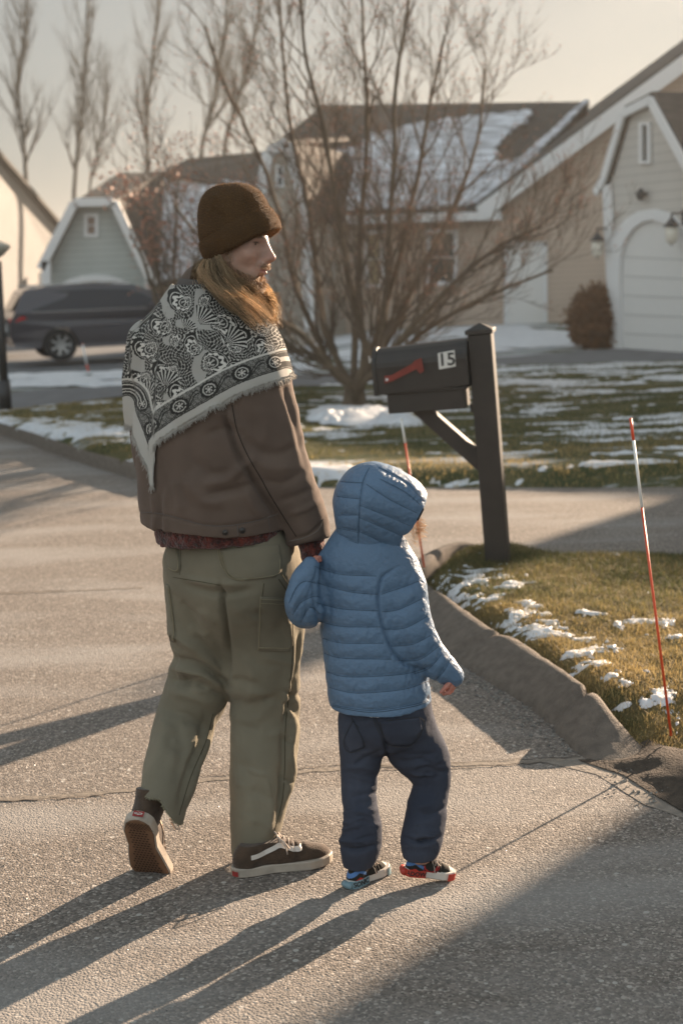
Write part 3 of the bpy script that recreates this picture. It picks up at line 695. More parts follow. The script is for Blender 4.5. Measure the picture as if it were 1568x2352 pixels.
# ---------------------------------------------------------------- letterbox
M_BLK = mat('black_paint', (.036, .03, .025), .5, noise=.3, nscale=12, bump=.05, bscale=200)
pb = G(1145, 1306, .09); tp = W(1101, 742, pb[1])
mbx = thing('mailbox', 'black letterbox numbered 15 on a black wooden post at the verge corner', 'letterbox', pb)
ax_ = tp-pb; ax_ = ax_/np.linalg.norm(ax_); PH = np.linalg.norm(tp-pb)
ang = math.radians(-13); ux = np.array([math.cos(ang), math.sin(ang), 0]); uy = np.cross(ax_, ux); uy /= np.linalg.norm(uy); ux = np.cross(uy, ax_)
R = np.column_stack([ux, uy, ax_]); hw = .058
b = MB(); b.box((-hw, -hw, -.15), (hw, hw, PH-.05), R, pb); post = b.build('post', M_BLK, mbx, bevel=.004)
b = MB(); b.box((-.068, -.068, PH-.05), (.068, .068, PH-.028), R, pb); q = [(-.062, -.062), (.062, -.062), (.062, .062), (-.062, .062)]
b.add([R@np.array([x, y, PH-.028])+pb for x, y in q]+[R@np.array([0, 0, PH+.004])+pb], [(0, 1, 4), (1, 2, 4), (2, 3, 4), (3, 0, 4), (3, 2, 1, 0)]); b.build('post_cap', M_BLK, mbx, bevel=.002)
def L(x, y, z): return R@np.array([x, y, z])+pb
# box: arch section, runs to the left of the post
zb = .945; bw = .105; l0, l1 = -.535, -.058-.002
def arch(w, h1, h2, n=10): return [(-w, 0), (-w, h1)]+[(-w*math.cos(math.pi*k/n), h1+h2*math.sin(math.pi*k/n)) for k in range(1, n)]+[(w, h1), (w, 0)]
tilt = .06
def LB(x, y, z): return L(x, y, z+(x+.06)*-tilt*-0.6)
b = MB(); P = arch(bw, .125, .10); b.prism([LB(l0+.02, y, zb+z) for y, z in P], LB(l1, 0, zb)-LB(l0+.02, 0, zb)); b.build('box', M_BLK, mbx, bevel=.003)
b = MB(); P = arch(bw+.006, .128, .107); b.prism([LB(l0, y, zb-.004+z) for y, z in P], LB(l0+.022, 0, zb)-LB(l0, 0, zb)); dr = b.build('door', M_BLK, mbx, bevel=.003)
b = MB(); b.bar(LB(l0-.03, 0, zb+.17), LB(l0, 0, zb+.17), .018, .012); b.bar(LB(l0-.03, 0, zb+.155), LB(l0-.03, 0, zb+.19), .02, .008); b.build('handle', mat('steel', (.6, .6, .6), .3, metal=1), dr)
b = MB(); b.bar(LB(l0+.02, -bw-.003, zb+.128), LB(l1, -bw-.003, zb+.128), .006, .012); b.build('moulding', M_BLK, mbx)
b = MB(); b.box((-.475, -.09, zb-.115), (-.09, .09, zb-.003), R, pb); b.box((-.488, -.1, zb-.02), (-.075, .1, zb-.006), R, pb); b.build('newspaper_holder', M_BLK, mbx, bevel=.004)
b = MB(); b.box((-.075, -.035, zb-.14), (-.045, .035, zb-.1), R, pb); b.build('clip', M_BLK, mbx); b = MB(); b.box((-.09, -.05, zb-.01), (-.058, .05, zb+.04), R, pb); b.build('bracket', M_BLK, mbx)
b = MB(); b.prism([L(-.37, -.035, zb-.115), L(-.27, -.035, zb-.115), L(-.058, -.035, zb-.33), L(-.058, -.035, zb-.44)], R@np.array([0, .07, 0])); b.build('brace', M_BLK, mbx, bevel=.003)
b = MB(); fy = -bw-.012
fl = [(-.55, .045), (-.545, .085), (-.50, .083), (-.35, .128), (-.335, .14), (-.285, .152), (-.275, .085), (-.305, .075), (-.325, .1), (-.49, .055)]
fl = [(-.275+(x+.275)*.73, z+.008) for x, z in fl]
b.prism([LB(x, fy, zb+z) for x, z in fl], R@np.array([0, .004, 0])); fo = b.build('flag', mat('red_plastic', (.25, .042, .028), .6, noise=.35, nscale=20), mbx)
b = MB(); b.tube([LB(-.462, fy-.004, zb+.073), LB(-.462, fy+.012, zb+.073)], .007, 10); b.build('rivet', M_TRIM, fo)
nx0, nx1 = -.200, -.118; b = MB(); b.prism([LB(nx0, -bw-.011, zb+.093), LB(nx1, -bw-.011, zb+.099), LB(nx1, -bw-.011, zb+.178), LB(nx0, -bw-.011, zb+.172)], R@np.array([0, .008, 0])); npl = b.build('number_plate', mat('plate', (.72, .7, .66), .5), mbx)
Vt, Ft = textmesh('15', .086, .001, True); c0 = LB((nx0+nx1)/2, -bw-.0125, zb+.135)
Vw = np.array([c0+ux*v[0]*1.02+ax_*v[1]+uy*(-v[2]) for v in Vt]); mesh('digits', Vw, Ft, mat('digit_black', (.02, .02, .02), .6), npl)
# ---------------------------------------------------------------- driveway marker stakes
M_ORG = mat('orange_fibreglass', (.75, .09, .03), .35); M_WHT = mat('white_tape', (.8, .8, .78), .45)
def stake(label, base, top, c1, c2, r=.0042, topc=True):
    t = thing('marker_stake', label, 'marker stake', base, 'orange marker stakes along the driveway edges')
    P = lambda u: np.array(base)+(np.array(top)-np.array(base))*u
    b = MB(); b.tube([P(0), P(c1)], r, 8); b.build('rod', M_ORG, t, True); b = MB(); b.tube([P(c2), P(1)], r*1.15, 8); b.build('tip', M_ORG if topc else M_WHT, t, True)
    b = MB(); b.tube([P(c1), P(c2)], r*1.12, 8); b.build('reflective_band', M_WHT, t, True)
    return t
bs_ = G(1540, 1690, .06); stake('long orange and white stake on the right, leaning left, set in dirt beside the verge', bs_, W(1447, 960, bs_[1]+.15), .72, .93)
bs_ = G(975, 1312, .1); stake('orange and white stake between the hooded child and the letterbox', bs_, W(921, 960, bs_[1]), .84, .985, .0055, False)
bs_ = G(203, 840, 0); bs_[2] = float(hterr(bs_[0], bs_[1])); stake('small pale stake in the grass before the parked dark car', bs_, W(190, 790, bs_[1]-.1), .3, .98, .016)
# ---------------------------------------------------------------- lamp post at the left edge
lb = G(14, 942, .05); lt = W(-6, 600, lb[1])
lp = thing('lamp_post', 'dark lamp post with a pale round head at the left edge of the lawn', 'lamp post', lb)
b = MB(); b.tube([lb, lt], .05, 12); b.tube([lb, lb+[0, 0, .35]], .075, 12); b.build('pole', M_DARK, lp, True)
lh = W(-14, 590, lb[1]); b = MB(); b.lathe([(.06, -.02), (.12, .02), (.2, .1), (.19, .13), (.06, .2), (.02, .24)], lh, 20); b.build('lamp_head', mat('lamp_shade', (.45, .42, .36), .5), lp, True)
# ================================================================= HOUSES
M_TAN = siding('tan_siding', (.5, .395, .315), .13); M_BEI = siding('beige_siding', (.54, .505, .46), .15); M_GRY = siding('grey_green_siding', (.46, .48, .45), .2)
M_CRM = siding('cream_siding', (.2, .195, .19), .16); M_ROOF = mat('shingle_roof', (.085, .075, .066), .9, noise=.45, nscale=3, bump=.8, bscale=12, stretch=(1, 1, 4))
M_GDOOR = mat('garage_door_paint', (.72, .7, .67), .6, noise=.05); M_GLASS = mat('window_glass', (.05, .06, .06), .12, noise=.3, nscale=2); M_FROOF = mat('frosted_shingles', (.3, .31, .33), .9, noise=.4, nscale=4)
M_SNOWR = mat('thin_roof_snow', (.8, .82, .86), .7, col2=(.26, .25, .26), nscale=1.6, stretch=(1, 1, 5), det=8); M_BEID = siding('wing_siding', (.42, .37, .31), .15)
M_BLIND = mat('window_blind', (.38, .3, .18), .7)
def slab(b, pts, t=.12):
    """roof slab: 3D polygon with thickness, extruded downwards along its normal"""
    P = [np.array(p, float) for p in pts]; n = np.cross(P[1]-P[0], P[2]-P[0]); n /= np.linalg.norm(n)
    if n[2] > 0: n = -n
    return b.prism(P, n*t)
def onpl(x, y, P0, n): d = ray(x, y); return CAM+d*(((np.asarray(P0)-CAM)@n)/(d@n))
def window(parent, x0, y0, x1, y1, pl, fr=7, pane=M_GLASS, n_out=(0, -1, 0), mull=True):
    n_out = np.array(n_out, float); q = [pl(x0, y1), pl(x1, y1), pl(x1, y0), pl(x0, y0)]
    b = MB(); b.prism([p+n_out*.012 for p in q], -n_out*.03); po = None
    f = MB(); i = [pl(x0+fr, y1-fr), pl(x1-fr, y1-fr), pl(x1-fr, y0+fr), pl(x0+fr, y0+fr)]
    for k in range(4): j = (k+1) % 4; f.prism([q[k]+n_out*.06, q[j]+n_out*.06, i[j]+n_out*.06, i[k]+n_out*.06], -n_out*.07)
    if mull:
        m1, m2 = (i[0]+i[3])/2, (i[1]+i[2])/2; f.bar(m1+n_out*.03, m2+n_out*.03, .045, .03)
    fo = f.build('window', M_TRIM, parent); b.build('pane', pane, fo)
def snowslab(parent, outline, pl, nrm, seed=1, t=.035, jag=.22):
    """thin snow sheet with a ragged edge lying on a roof plane"""
    rs = np.random.default_rng(seed); P = []
    for k in range(len(outline)):
        a, c = np.array(outline[k]), np.array(outline[(k+1) % len(outline)]); m_ = max(2, int(np.linalg.norm(c-a)/7))
        for j in range(m_):
            p = a+(c-a)*j/m_; q = pl(*p); P.append(pl(p[0]+rs.normal(0, jag*28), p[1]+rs.normal(0, jag*10)))
    b = MB(); b.prism([p+np.array(nrm)*(t+.02) for p in P], -np.array(nrm)*t); return b.build('snow', M_SNOWR, parent)
# --- long tan house
YA = 34.5; base = W(1200, 745, YA)
hA = thing('house', 'long tan sided house with snow on its dark roof and a white side door', 'house', (base[0], YA, 0))
w = lambda x, y, dy=0: W(x, y, YA+dy)
b = MB(); bz = -.4
def flr(p, z=bz): return np.array([p[0], p[1], z])
pk = w(1930, -135); er = w(2740, 470); p0 = w(1122, 470)
wallp = [flr(w(690, 760)), flr(er), np.array([er[0], YA, p0[2]]), pk, p0, w(1110, 488), w(690, 496)]
b.prism(wallp, (0, 9, 0)); b.build('wall', M_TAN, hA)
b = MB(); r0, r1, r2, r3 = w(672, 497, -.4), w(1150, 483, -.4), w(1352, 233, 5.2), w(742, 241, 5.2)
slab(b, [r0, r1, r2, r3]); slab(b, [r3, r2, r2+np.array([0, 6, -2.6]), r3+np.array([0, 6, -2.6])])
slab(b, [w(742, 241, 5.2), w(640, 322, 3.0), w(650, 490, 1), w(672, 497, -.4)], .1)
# big gable: left slope and right slope run back along the view
e0 = w(1100, 462, -.4); k0 = w(1930, -150, -.4); e1 = w(2760, 480, -.4)
slab(b, [e0, k0, k0+np.array([0, 10, 0]), e0+np.array([0, 10, 0])], .2); slab(b, [k0, e1, e1+np.array([0, 10, 0]), k0+np.array([0, 10, 0])], .2)
rfA = b.build('roof', M_ROOF, hA)
b = MB(); o = np.array([0, -.06, -.28]); b.bar(e0+o, k0+o, .1, .34); b.bar(k0+o, e1+o, .1, .34); b.bar(r0+np.array([0, -.02, -.12]), r1+np.array([0, -.02, -.12]), .12, .2)
b.build('eave_trim', M_TRIM, hA)
nA = np.cross(r1-r0, r3-r0); nA /= np.linalg.norm(nA); plA = lambda x, y: onpl(x, y, r0, nA)
nA = nA if nA[2] > 0 else -nA
sn = snowslab(rfA, [(742, 484), (748, 445), (772, 400), (762, 352), (800, 345), (860, 315), (940, 290), (1040, 275), (1130, 263), (1222, 258), (1205, 285), (1160, 315), (1130, 345), (1150, 372), (1205, 365), (1190, 395), (1140, 430), (1120, 470), (1040, 476), (900, 482)], plA, nA, 2)
snowslab(rfA, [(1132, 420), (1200, 362), (1270, 300), (1340, 234), (1350, 236), (1290, 300), (1220, 368), (1150, 440), (1120, 470), (1112, 455)], plA, nA, 3, .06, .05)
pA = lambda x, y: onpl(x, y, (0, YA, 0), np.array([0, 1., 0]))
window(hA, 978, 527, 1050, 655, pA, 9); window(hA, 838, 530, 881, 660, pA, 8, M_BLIND)
b = MB(); b.prism([pA(1164, 752)+[0, -.03, 0], pA(1248, 752)+[0, -.03, 0], pA(1246, 563)+[0, -.03, 0], pA(1164, 563)+[0, -.03, 0]], (0, .05, 0)); dA = b.build('door', mat('door_paint', (.72, .7, .67), .5), hA)
b = MB()
for q0, q1 in (((1161, 752), (1161, 557)), ((1251, 752), (1250, 557)), ((1157, 560), (1254, 560))): b.bar(pA(*q0)+[0, -.03, 0], pA(*q1)+[0, -.03, 0], .1, .07, up=(0, 1, 0))
b.build('door_frame', M_TRIM, hA)
# small clipped gable of the wing at its left end
b = MB(); YE = 31.5; e = lambda x, y, dy=0: W(x, y, YE+dy)
pe = [flr(e(600, 770)), flr(e(713, 768)), e(704, 500), e(660, 330), e(616, 350), e(602, 420)]
b.prism(pe, (1.2, 4.5, 0)); hE = b.build('wing_wall', M_BEID, hA)
b = MB()
for q0, q1 in (((602, 420), (616, 348)), ((616, 348), (660, 328)), ((660, 328), (706, 500)), ((710, 760), (702, 500)), ((604, 760), (602, 420))): b.bar(e(*q0, -.08), e(*q1, -.08), .14, .22)
b.build('wing_trim', M_TRIM, hA)
b = MB(); slab(b, [e(656, 322, -.1), e(712, 505, -.1), e(712, 505, -.1)+np.array([1.4, 4.6, 0]), e(656, 322, -.1)+np.array([1.4, 4.6, 0])], .1); slab(b, [e(610, 345, -.1), e(660, 322, -.1), e(660, 322)+np.array([1.4, 4.6, .4]), e(610, 345)+np.array([1.4, 4.6, .4])], .1); b.build('wing_roof', M_ROOF, hA)
window(hA, 634, 380, 652, 430, lambda x, y: e(x, y), 4)
# --- garage front on the right
gB0 = G(1410, 799); dB = np.array([.42, -.9076, 0]); nB = np.array([-.9076, -.42, 0]); bp_ = lambda x, y: onpl(x, y, gB0, nB)
hB = thing('house', 'beige garage front with arched white door and narrow attic window on the right', 'house', gB0)
out = [(1412, 800), (1394, 430), (1398, 405), (1443, 258), (1502, 224), (1590, 390), (1650, 490), (1660, 840)]
Pw = [bp_(*q) for q in out]; b = MB(); b.prism(Pw, -nB*7); b.build('wall', M_BEI, hB)
b = MB(); oo = [(1378, 425), (1396, 395), (1441, 243), (1504, 210), (1600, 385), (1664, 495)]; Po = [bp_(*q)+nB*.06 for q in oo]
for k in range(5): slab(b, [Po[k], Po[k+1], Po[k+1]-nB*7.6, Po[k]-nB*7.6], .16)
b.build('roof', M_ROOF, hB)
b = MB()
for k in range(5): b.bar(Po[k]+np.array([0, 0, -.13])+nB*.05, Po[k+1]+np.array([0, 0, -.13])+nB*.05, .05, .14)
b.bar(bp_(1399, 425)+nB*.05, bp_(1416, 800)+nB*.05, .22, .06, up=tuple(nB)); b.build('rake_trim', M_TRIM, hB)
arc = [(1434, 806), (1431, 640), (1433, 590), (1443, 552), (1462, 525), (1484, 509), (1508, 504), (1534, 512), (1560, 534), (1582, 570), (1592, 610), (1600, 700), (1604, 824)]
b = MB(); b.prism([bp_(*q)+nB*.02 for q in arc], -nB*.04); gd = b.build('garage_door', M_GDOOR, hB)
b = MB()
for yy in (590, 634, 678, 722, 766): b.bar(bp_(1435, yy)+nB*.022, bp_(1600, yy+8)+nB*.022, .012, .02)
b.build('panel_joint', mat('joint_grey', (.5, .49, .47), .7), gd)
b = MB(); oa = [(1410, 803), (1406, 640), (1408, 580), (1422, 533), (1446, 503), (1474, 485), (1506, 480), (1538, 488), (1570, 512), (1596, 555), (1608, 605), (1618, 700), (1622, 826)]
for k in range(12): b.prism([bp_(*oa[k])+nB*.1, bp_(*oa[k+1])+nB*.1, bp_(*arc[k+1])+nB*.1, bp_(*arc[k])+nB*.1], -nB*.12)
b.build('door_surround', M_TRIM, hB)
window(hB, 1472, 281, 1497, 376, bp_, 6, n_out=nB, mull=False)
M_LAMPG = mat('lantern_glass', (.75, .7, .6), .25)
def lantern(x, y, label):
    p = bp_(x, y)+nB*.28; t = thing('wall_lantern', label, 'lantern', p, 'wall lanterns beside the arched garage door')
    b = MB(); b.lathe([(.02, .24), (.1, .14), (.13, .12), (.13, .1)], p, 8); b.bar(p+[0, 0, .3], p+[0, 0, .14], .03); b.bar(p+[0, 0, .14], p-[0, 0, .2], .02); b.bar(p+[0, 0, .3], p-nB*.26+[0, 0, .3], .03); b.bar(p-nB*.26+[0, 0, .36], p-nB*.26+[0, 0, .1], .1, .03); b.build('cage', M_DARK, t)
    b = MB(); b.lathe([(.04, -.17), (.09, -.12), (.1, .0), (.09, .1)], p, 10); b.build('glass', M_LAMPG, t, True)
lantern(1402, 566, 'black wall lantern left of the arched garage door'); lantern(1574, 534, 'black wall lantern right of the arched garage door, cut by the photo edge')
p = bp_(1484, 446)+nB*.12; b = MB(); b.lathe([(.02, .1), (.08, .02), (.07, -.06), (.03, -.1)], p, 10); b.bar(p, p-nB*.13, .05); tag(b.build('security_light', M_DARK), 'small dark floodlight on the beige wall above the arched garage door', 'light')
# --- grey-green house on the left
YC = 46.0; c = lambda x, y, dy=0: W(x, y, YC+dy); zc = -1.0
hC = thing('house', 'grey green house with clipped gable and snowy roof behind the dark car', 'house', flr(c(220, 740), -.55))
b = MB(); b.prism([flr(c(112, 760), zc), flr(c(345, 760), zc), c(340, 640), c(256, 472), c(178, 474), c(106, 604)], (0, 8, 0)); b.prism([flr(c(345, 760, 1.5), zc), flr(c(640, 760, 1.5), zc), c(640, 590, 1.5), c(338, 600, 1.5)], (0, 6, 0)); b.build('wall', M_GRY, hC)
b = MB(); a1, a2, a3, a4, a5 = c(94, 618, -.4), c(172, 463, -.4), c(262, 460, -.4), c(352, 655, -.4), None
q1, q2 = c(272, 397, 4), c(374, 395, 4)
slab(b, [a2, a3, q2, q1]); slab(b, [a1, a2, q1, c(200, 560, 4)]); rC = MB()
slab(b, [c(290, 652, .5), c(625, 645, .5), c(628, 402, 4.6), c(290, 404, 4.6)]); slab(b, [a3, a4, c(400, 620, 4), q2]); slab(b, [c(370, 397, 4), c(430, 364, 5.5), c(612, 347, 5.5), c(625, 440, 4)])
rfC = b.build('roof', M_ROOF, hC)
a3 = c(290, 652, .5); nC = np.cross(c(625, 645, .5)-a3, c(290, 404, 4.6)-a3); nC /= np.linalg.norm(nC); nC = nC if nC[2] > 0 else -nC
snowslab(rfC, [(276, 425), (300, 415), (360, 412), (420, 416), (480, 412), (560, 425), (600, 440), (610, 600), (470, 620), (372, 650), (330, 570), (290, 490)], lambda x, y: onpl(x, y, a3, nC), nC, 5, .05, .2)
b = MB()
for q0, q1_ in (((94, 618), (172, 465)), ((172, 465), (262, 463)), ((262, 463), (352, 655)), ((110, 760), (107, 600)), ((346, 760), (343, 640))): b.bar(c(*q0, -.45), c(*q1_, -.45), .2, .26)
for k in range(10):
    a, d = math.pi*k/10, math.pi*(k+1)/10; b.bar(c(220-95*math.cos(a), 690-52*math.sin(a), -.1), c(220-95*math.cos(d), 690-52*math.sin(d), -.1), .2, .2)
b.build('trim', M_TRIM, hC)
b = MB(); b.prism([flr(c(133, 760, -.03), zc), flr(c(307, 760, -.03), zc)]+[c(220+84*math.cos(math.pi*k/8), 690-44*math.sin(math.pi*k/8), -.03) for k in range(9)], (0, .06, 0)); b.build('garage_door', mat('cream_door', (.5, .45, .34), .6), hC)
window(hC, 194, 490, 227, 545, lambda x, y: c(x, y), 8, mat('dim_pane', (.2, .13, .1), .3))
# --- white house at the far left
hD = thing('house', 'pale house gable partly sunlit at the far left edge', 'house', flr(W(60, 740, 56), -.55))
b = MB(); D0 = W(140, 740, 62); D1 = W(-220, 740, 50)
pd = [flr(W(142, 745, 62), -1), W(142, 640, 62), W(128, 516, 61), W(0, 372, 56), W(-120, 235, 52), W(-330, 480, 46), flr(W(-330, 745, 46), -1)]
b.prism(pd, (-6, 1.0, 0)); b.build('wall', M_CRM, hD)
b = MB(); d_ = np.array([-7, 1.2, 0]); slab(b, [W(138, 524, 61.5)+[.3, 0, 0], W(-120, 226, 52)+[.3, 0, 0], W(-120, 226, 52)+d_, W(138, 524, 61.5)+d_], .15); slab(b, [W(-120, 226, 52)+[.3, 0, 0], W(-340, 480, 46)+[.3, 0, 0], W(-340, 480, 46)+d_, W(-120, 226, 52)+d_], .15); b.build('roof', M_ROOF, hD)
window(hD, 76, 626, 100, 688, lambda x, y: W(x, y, 59.0)+np.array([.25, 0, 0]), 4, mat('amber_pane', (.3, .22, .1), .4), n_out=(.95, -.3, 0))
# --- neighbouring house beyond the right edge: its ridge and chimney throw the long shadows over the road
ea = np.array([math.sin(SUN_AZ), math.cos(SUN_AZ), 0]); en = np.array([math.cos(SUN_AZ), -math.sin(SUN_AZ), 0])
def SP(a, n, z): return ea*a+en*n+np.array([0, 0, z])
TE = math.tan(SUN_EL)
hN = thing('house', 'house with brick chimney out of frame on the right, seen by its shadow', 'house', SP(27, 0, 0))
A0 = 25.0
b = MB(); b.prism([SP(22.5, -8.2, -.3), SP(22.5, -8.2, 2.6), SP(A0, -8.2, 4.3), SP(27.5, -8.2, 2.6), SP(27.5, -8.2, -.3)], en*6.5); b.build('wall', M_BEI, hN)
b = MB(); slab(b, [SP(22.2, -8.5, 2.45), SP(22.2, -1.7, 2.45), SP(A0, -1.7, 4.42), SP(A0, -8.5, 4.42)]); slab(b, [SP(27.8, -8.5, 2.45), SP(27.8, -1.7, 2.45), SP(A0, -1.7, 4.42), SP(A0, -8.5, 4.42)]); b.build('roof', M_ROOF, hN)
b = MB(); b.prism([SP(24.6, -4.35, 3), SP(24.6, -3.0, 3), SP(25.4, -3.0, 3), SP(25.4, -4.35, 3)], (0, 0, 2.1)); b.prism([SP(24.75, -4.2, 5), SP(24.75, -3.75, 5), SP(25.2, -3.75, 5), SP(25.2, -4.2, 5)], (0, 0, .65)); b.build('chimney', mat('brick', (.22, .1, .07), .9, noise=.3), hN)
hM = thing('house', 'tall tan house out of frame nearest the camera on the right', 'house', SP(16, 2, 0))
b = MB(); b.prism([SP(15, -1.95, -.3), SP(15, -1.95, 5.2), SP(15, 2.4, 8.2), SP(15, 6.5, 5.2), SP(15, 6.5, -.3)], ea*9); b.build('wall', M_TAN, hM)
b = MB(); slab(b, [SP(14.7, -1.8, 5.15), SP(14.7, 2.4, 8.3), SP(24.3, 2.4, 8.3), SP(24.3, -1.8, 5.15)]); slab(b, [SP(14.7, 6.9, 5.1), SP(14.7, 2.4, 8.3), SP(24.3, 2.4, 8.3), SP(24.3, 6.9, 5.1)]); b.build('roof', M_ROOF, hM)
# ================================================================= CARS
def suv(o, ang, paint, label, scale=1.0):
    t = thing('parked_car', label, 'car', o); R = np.array([[math.cos(ang), -math.sin(ang), 0], [math.sin(ang), math.cos(ang), 0], [0, 0, 1]]); T = lambda x, y, z: R@np.array([x, y, z])*scale+np.asarray(o)
    # side profile: x from the tail, z, half width
    pr = [(0.05, .45, .86), (0.0, .62, .9), (.02, .95, .93), (.12, 1.12, .93), (.32, 1.52, .78), (.38, 1.62, .72), (.9, 1.70, .70), (2.0, 1.73, .70), (2.9, 1.68, .69), (3.25, 1.55, .71), (3.75, 1.2, .84), (4.1, 1.08, .88), (4.7, .98, .86), (4.9, .85, .82), (4.95, .6, .78), (4.92, .32, .76), (4.3, .28, .9), (2.5, .27, .94), (.6, .3, .92), (.1, .36, .88)]
    def arch_(cx): return [(cx+.42*math.cos(a), .36+.42*math.sin(a)) for a in np.linspace(0, math.pi, 9)]
    low = [q for q in pr]
    prof = pr[:16]+[(4.45, .3, .9)]+[(x, z, .93) for x, z in arch_(4.0)]+[(3.5, .28, .94), (1.6, .28, .94)]+[(x, z, .93) for x, z in arch_(1.12)]+[(.65, .3, .93), (.1, .36, .88)]
    n = len(prof); V = [T(x, -w_, z) for x, z, w_ in prof]+[T(x, w_, z) for x, z, w_ in prof]
    from mathutils.geometry import tessellate_polygon
    tri = tessellate_polygon([[Vector((x, z, 0)) for x, z, w_ in prof]])
    F = [tuple(q) for q in tri]+[tuple(i+n for i in q[::-1]) for q in tri]+[(i, i+n, (i+1) % n+n, (i+1) % n) for i in range(n)]
    mesh('body', V, F, paint, t)
    b = MB(); gl = [(.5, 1.15), (.62, 1.5), (1.0, 1.58), (2.0, 1.61), (2.8, 1.56), (3.15, 1.45), (3.55, 1.17)]
    hwz = lambda z: .95-(z-1.05)*.42 if z > 1.05 else .95
    for s in (-1, 1):
        b.prism([T(x, s*(hwz(z)+.006), z) for x, z in gl], R@np.array([0, -s*.02, 0]))
    b.prism([T(.10, -.62, 1.2), T(.10, .62, 1.2), T(.31, .6, 1.53), T(.31, -.6, 1.53)], R@np.array([.02, 0, 0])); b.prism([T(3.3, -.64, 1.52), T(3.3, .64, 1.52), T(3.8, .74, 1.2), T(3.8, -.74, 1.2)], R@np.array([.02, 0, .03])); b.build('window_glass', mat('car_glass', (.02, .02, .025), .08), t)
    b = MB()
    for s in (-1, 1): b.bar(T(.5, s*.945, 1.13), T(3.7, s*.945, 1.13), .02, .02); b.bar(T(.45, s*.66, 1.71), T(2.8, s*.66, 1.74), .04, .03)
    b.build('chrome_strip', mat('chrome', (.5, .5, .52), .25, metal=1), t)
    for x in (1.12, 4.0):
        for s in (-1, 1):
            cc = T(x, s*.86, .37); Rw = R@np.array([[1, 0, 0], [0, 0, 1], [0, 1, 0]])*1.0; Rw = Rw@np.diag([1, 1, s])
            b = MB(); b.lathe([(.02, .02), (.25, .03), (.25, -.1), (.36, -.1), (.375, -.05), (.375, .05), (.36, .1), (.25, .1), (.25, .03)], cc, 28, Rw); wo = b.build('wheel', mat('tyre', (.025, .025, .025), .85), t, True)
            b = MB(); b.lathe([(.06, .05), (.07, .075)], cc, 14, Rw); b.lathe([(.255, .03), (.235, .07), (.225, .06), (.23, .03)], cc, 28, Rw, False)
            for k in range(7):
                a = 2*math.pi*k/7; b.bar(cc+Rw@np.array([.05*math.cos(a), .05*math.sin(a), .07]), cc+Rw@np.array([.24*math.cos(a), .24*math.sin(a), .08]), .07, .03, up=tuple(R@np.array([0, 1, 0])))
            b.build('rim', mat('rim_alloy', (.5, .5, .5), .3, metal=.9), wo)
    for s in (-1, 1):
        b = MB(); b.prism([T(.0, s*.87, .98), T(.32, s*.945, 1.05), T(.4, s*.94, 1.0), T(.02, s*.92, .9)], R@np.array([-.01, -s*.06, .02])); b.build('tail_light', mat('red_lens', (.5, .02, .02), .25), t)
    b = MB(); b.box((-.02, -.3, .7), (.005, .3, .86)); b.v = [tuple(T(*v)) for v in b.v]; b.build('licence_plate', M_TRIM, t)
    for s in (-1, 1): b = MB(); b.box((3.2, s*.95-.1, 1.1), (3.34, s*.95+.1, 1.25)); b.v = [tuple(T(*v)) for v in b.v]; b.build('wing_mirror', paint, t, bevel=.02)
    return t
rw = G(142, 829, -.42); ang = math.radians(20); o = rw-np.array([math.cos(ang)*1.12+math.sin(ang)*.86, math.sin(ang)*1.12-math.cos(ang)*.86, 0]); o[2] = -.42
suv(o, ang, mat('dark_blue_paint', (.055, .05, .06), .3, coat=.6), 'dark grey sport utility car parked before the grey green garage, tail to the left')
o2 = G(-30, 830, -.4); suv(o2+np.array([-4.6, 2.4, 0]), math.radians(20), mat('dark_green_paint', (.03, .045, .03), .3, coat=.6), 'dark green car mostly cut off by the left edge behind the lamp post')
# ================================================================= TREES AND BUSH
def grow(out, leaves, p, d, L, r, lvl, rs, up=.25, nseg=5, spread=.75, leafy=0.0, dens=3.2):
    pts = [p]; rr = [r]; q = p.copy(); dd = d/np.linalg.norm(d); st = L/nseg
    for i in range(nseg):
        dd = dd+rs.normal(0, .13, 3)+np.array([0, 0, up*.25]); dd /= np.linalg.norm(dd); q = q+dd*st; pts.append(q.copy()); rr.append(r*(1-(i+1)/nseg*.75))
    out.append((pts, rr))
    if lvl <= 0:
        if leafy and rs.random() < leafy: leaves.append((q, dd))
        return
    nb = max(2, int(dens*(1+.4*rs.random())))
    for k in range(nb):
        t = rs.uniform(.2, 1.0); i = min(int(t*nseg), nseg-1); f = t*nseg-i; pp = pts[i]*(1-f)+pts[i+1]*f; ax = pts[i+1]-pts[i]; ax /= np.linalg.norm(ax)
        s = rs.normal(0, 1, 3); s -= ax*(s@ax); s /= np.linalg.norm(s); nd = ax+s*spread*rs.uniform(.6, 1.2)
        grow(out, leaves, pp, nd, L*rs.uniform(.42, .68), max(rr[i]*.6, .0022), lvl-1, rs, up, 4, spread, leafy, dens)
def tube_fast(items, n=4):
    V = []; F = []; o = 0
    for pts, rr in items:
        P = np.array(pts); K = len(P); d = np.gradient(P, axis=0); d /= np.linalg.norm(d, axis=1, keepdims=True)+1e-9; u = np.cross(d, [.31, .92, .22]); u /= np.linalg.norm(u, axis=1, keepdims=True)+1e-9; v = np.cross(d, u); r = np.array(rr)[:, None]
        m_ = n if rr[0] < .03 else 8
        for k in range(m_): V.append(P+r*(math.cos(2*math.pi*k/m_)*u+math.sin(2*math.pi*k/m_)*v))
        ix = (o+np.arange(m_*K)).reshape(m_, K)
        for k in range(m_):
            k2 = (k+1) % m_; F.append(np.stack([ix[k, :-1], ix[k2, :-1], ix[k2, 1:], ix[k, 1:]], -1))
        o += m_*K
    return np.vstack(V), np.concatenate(F)
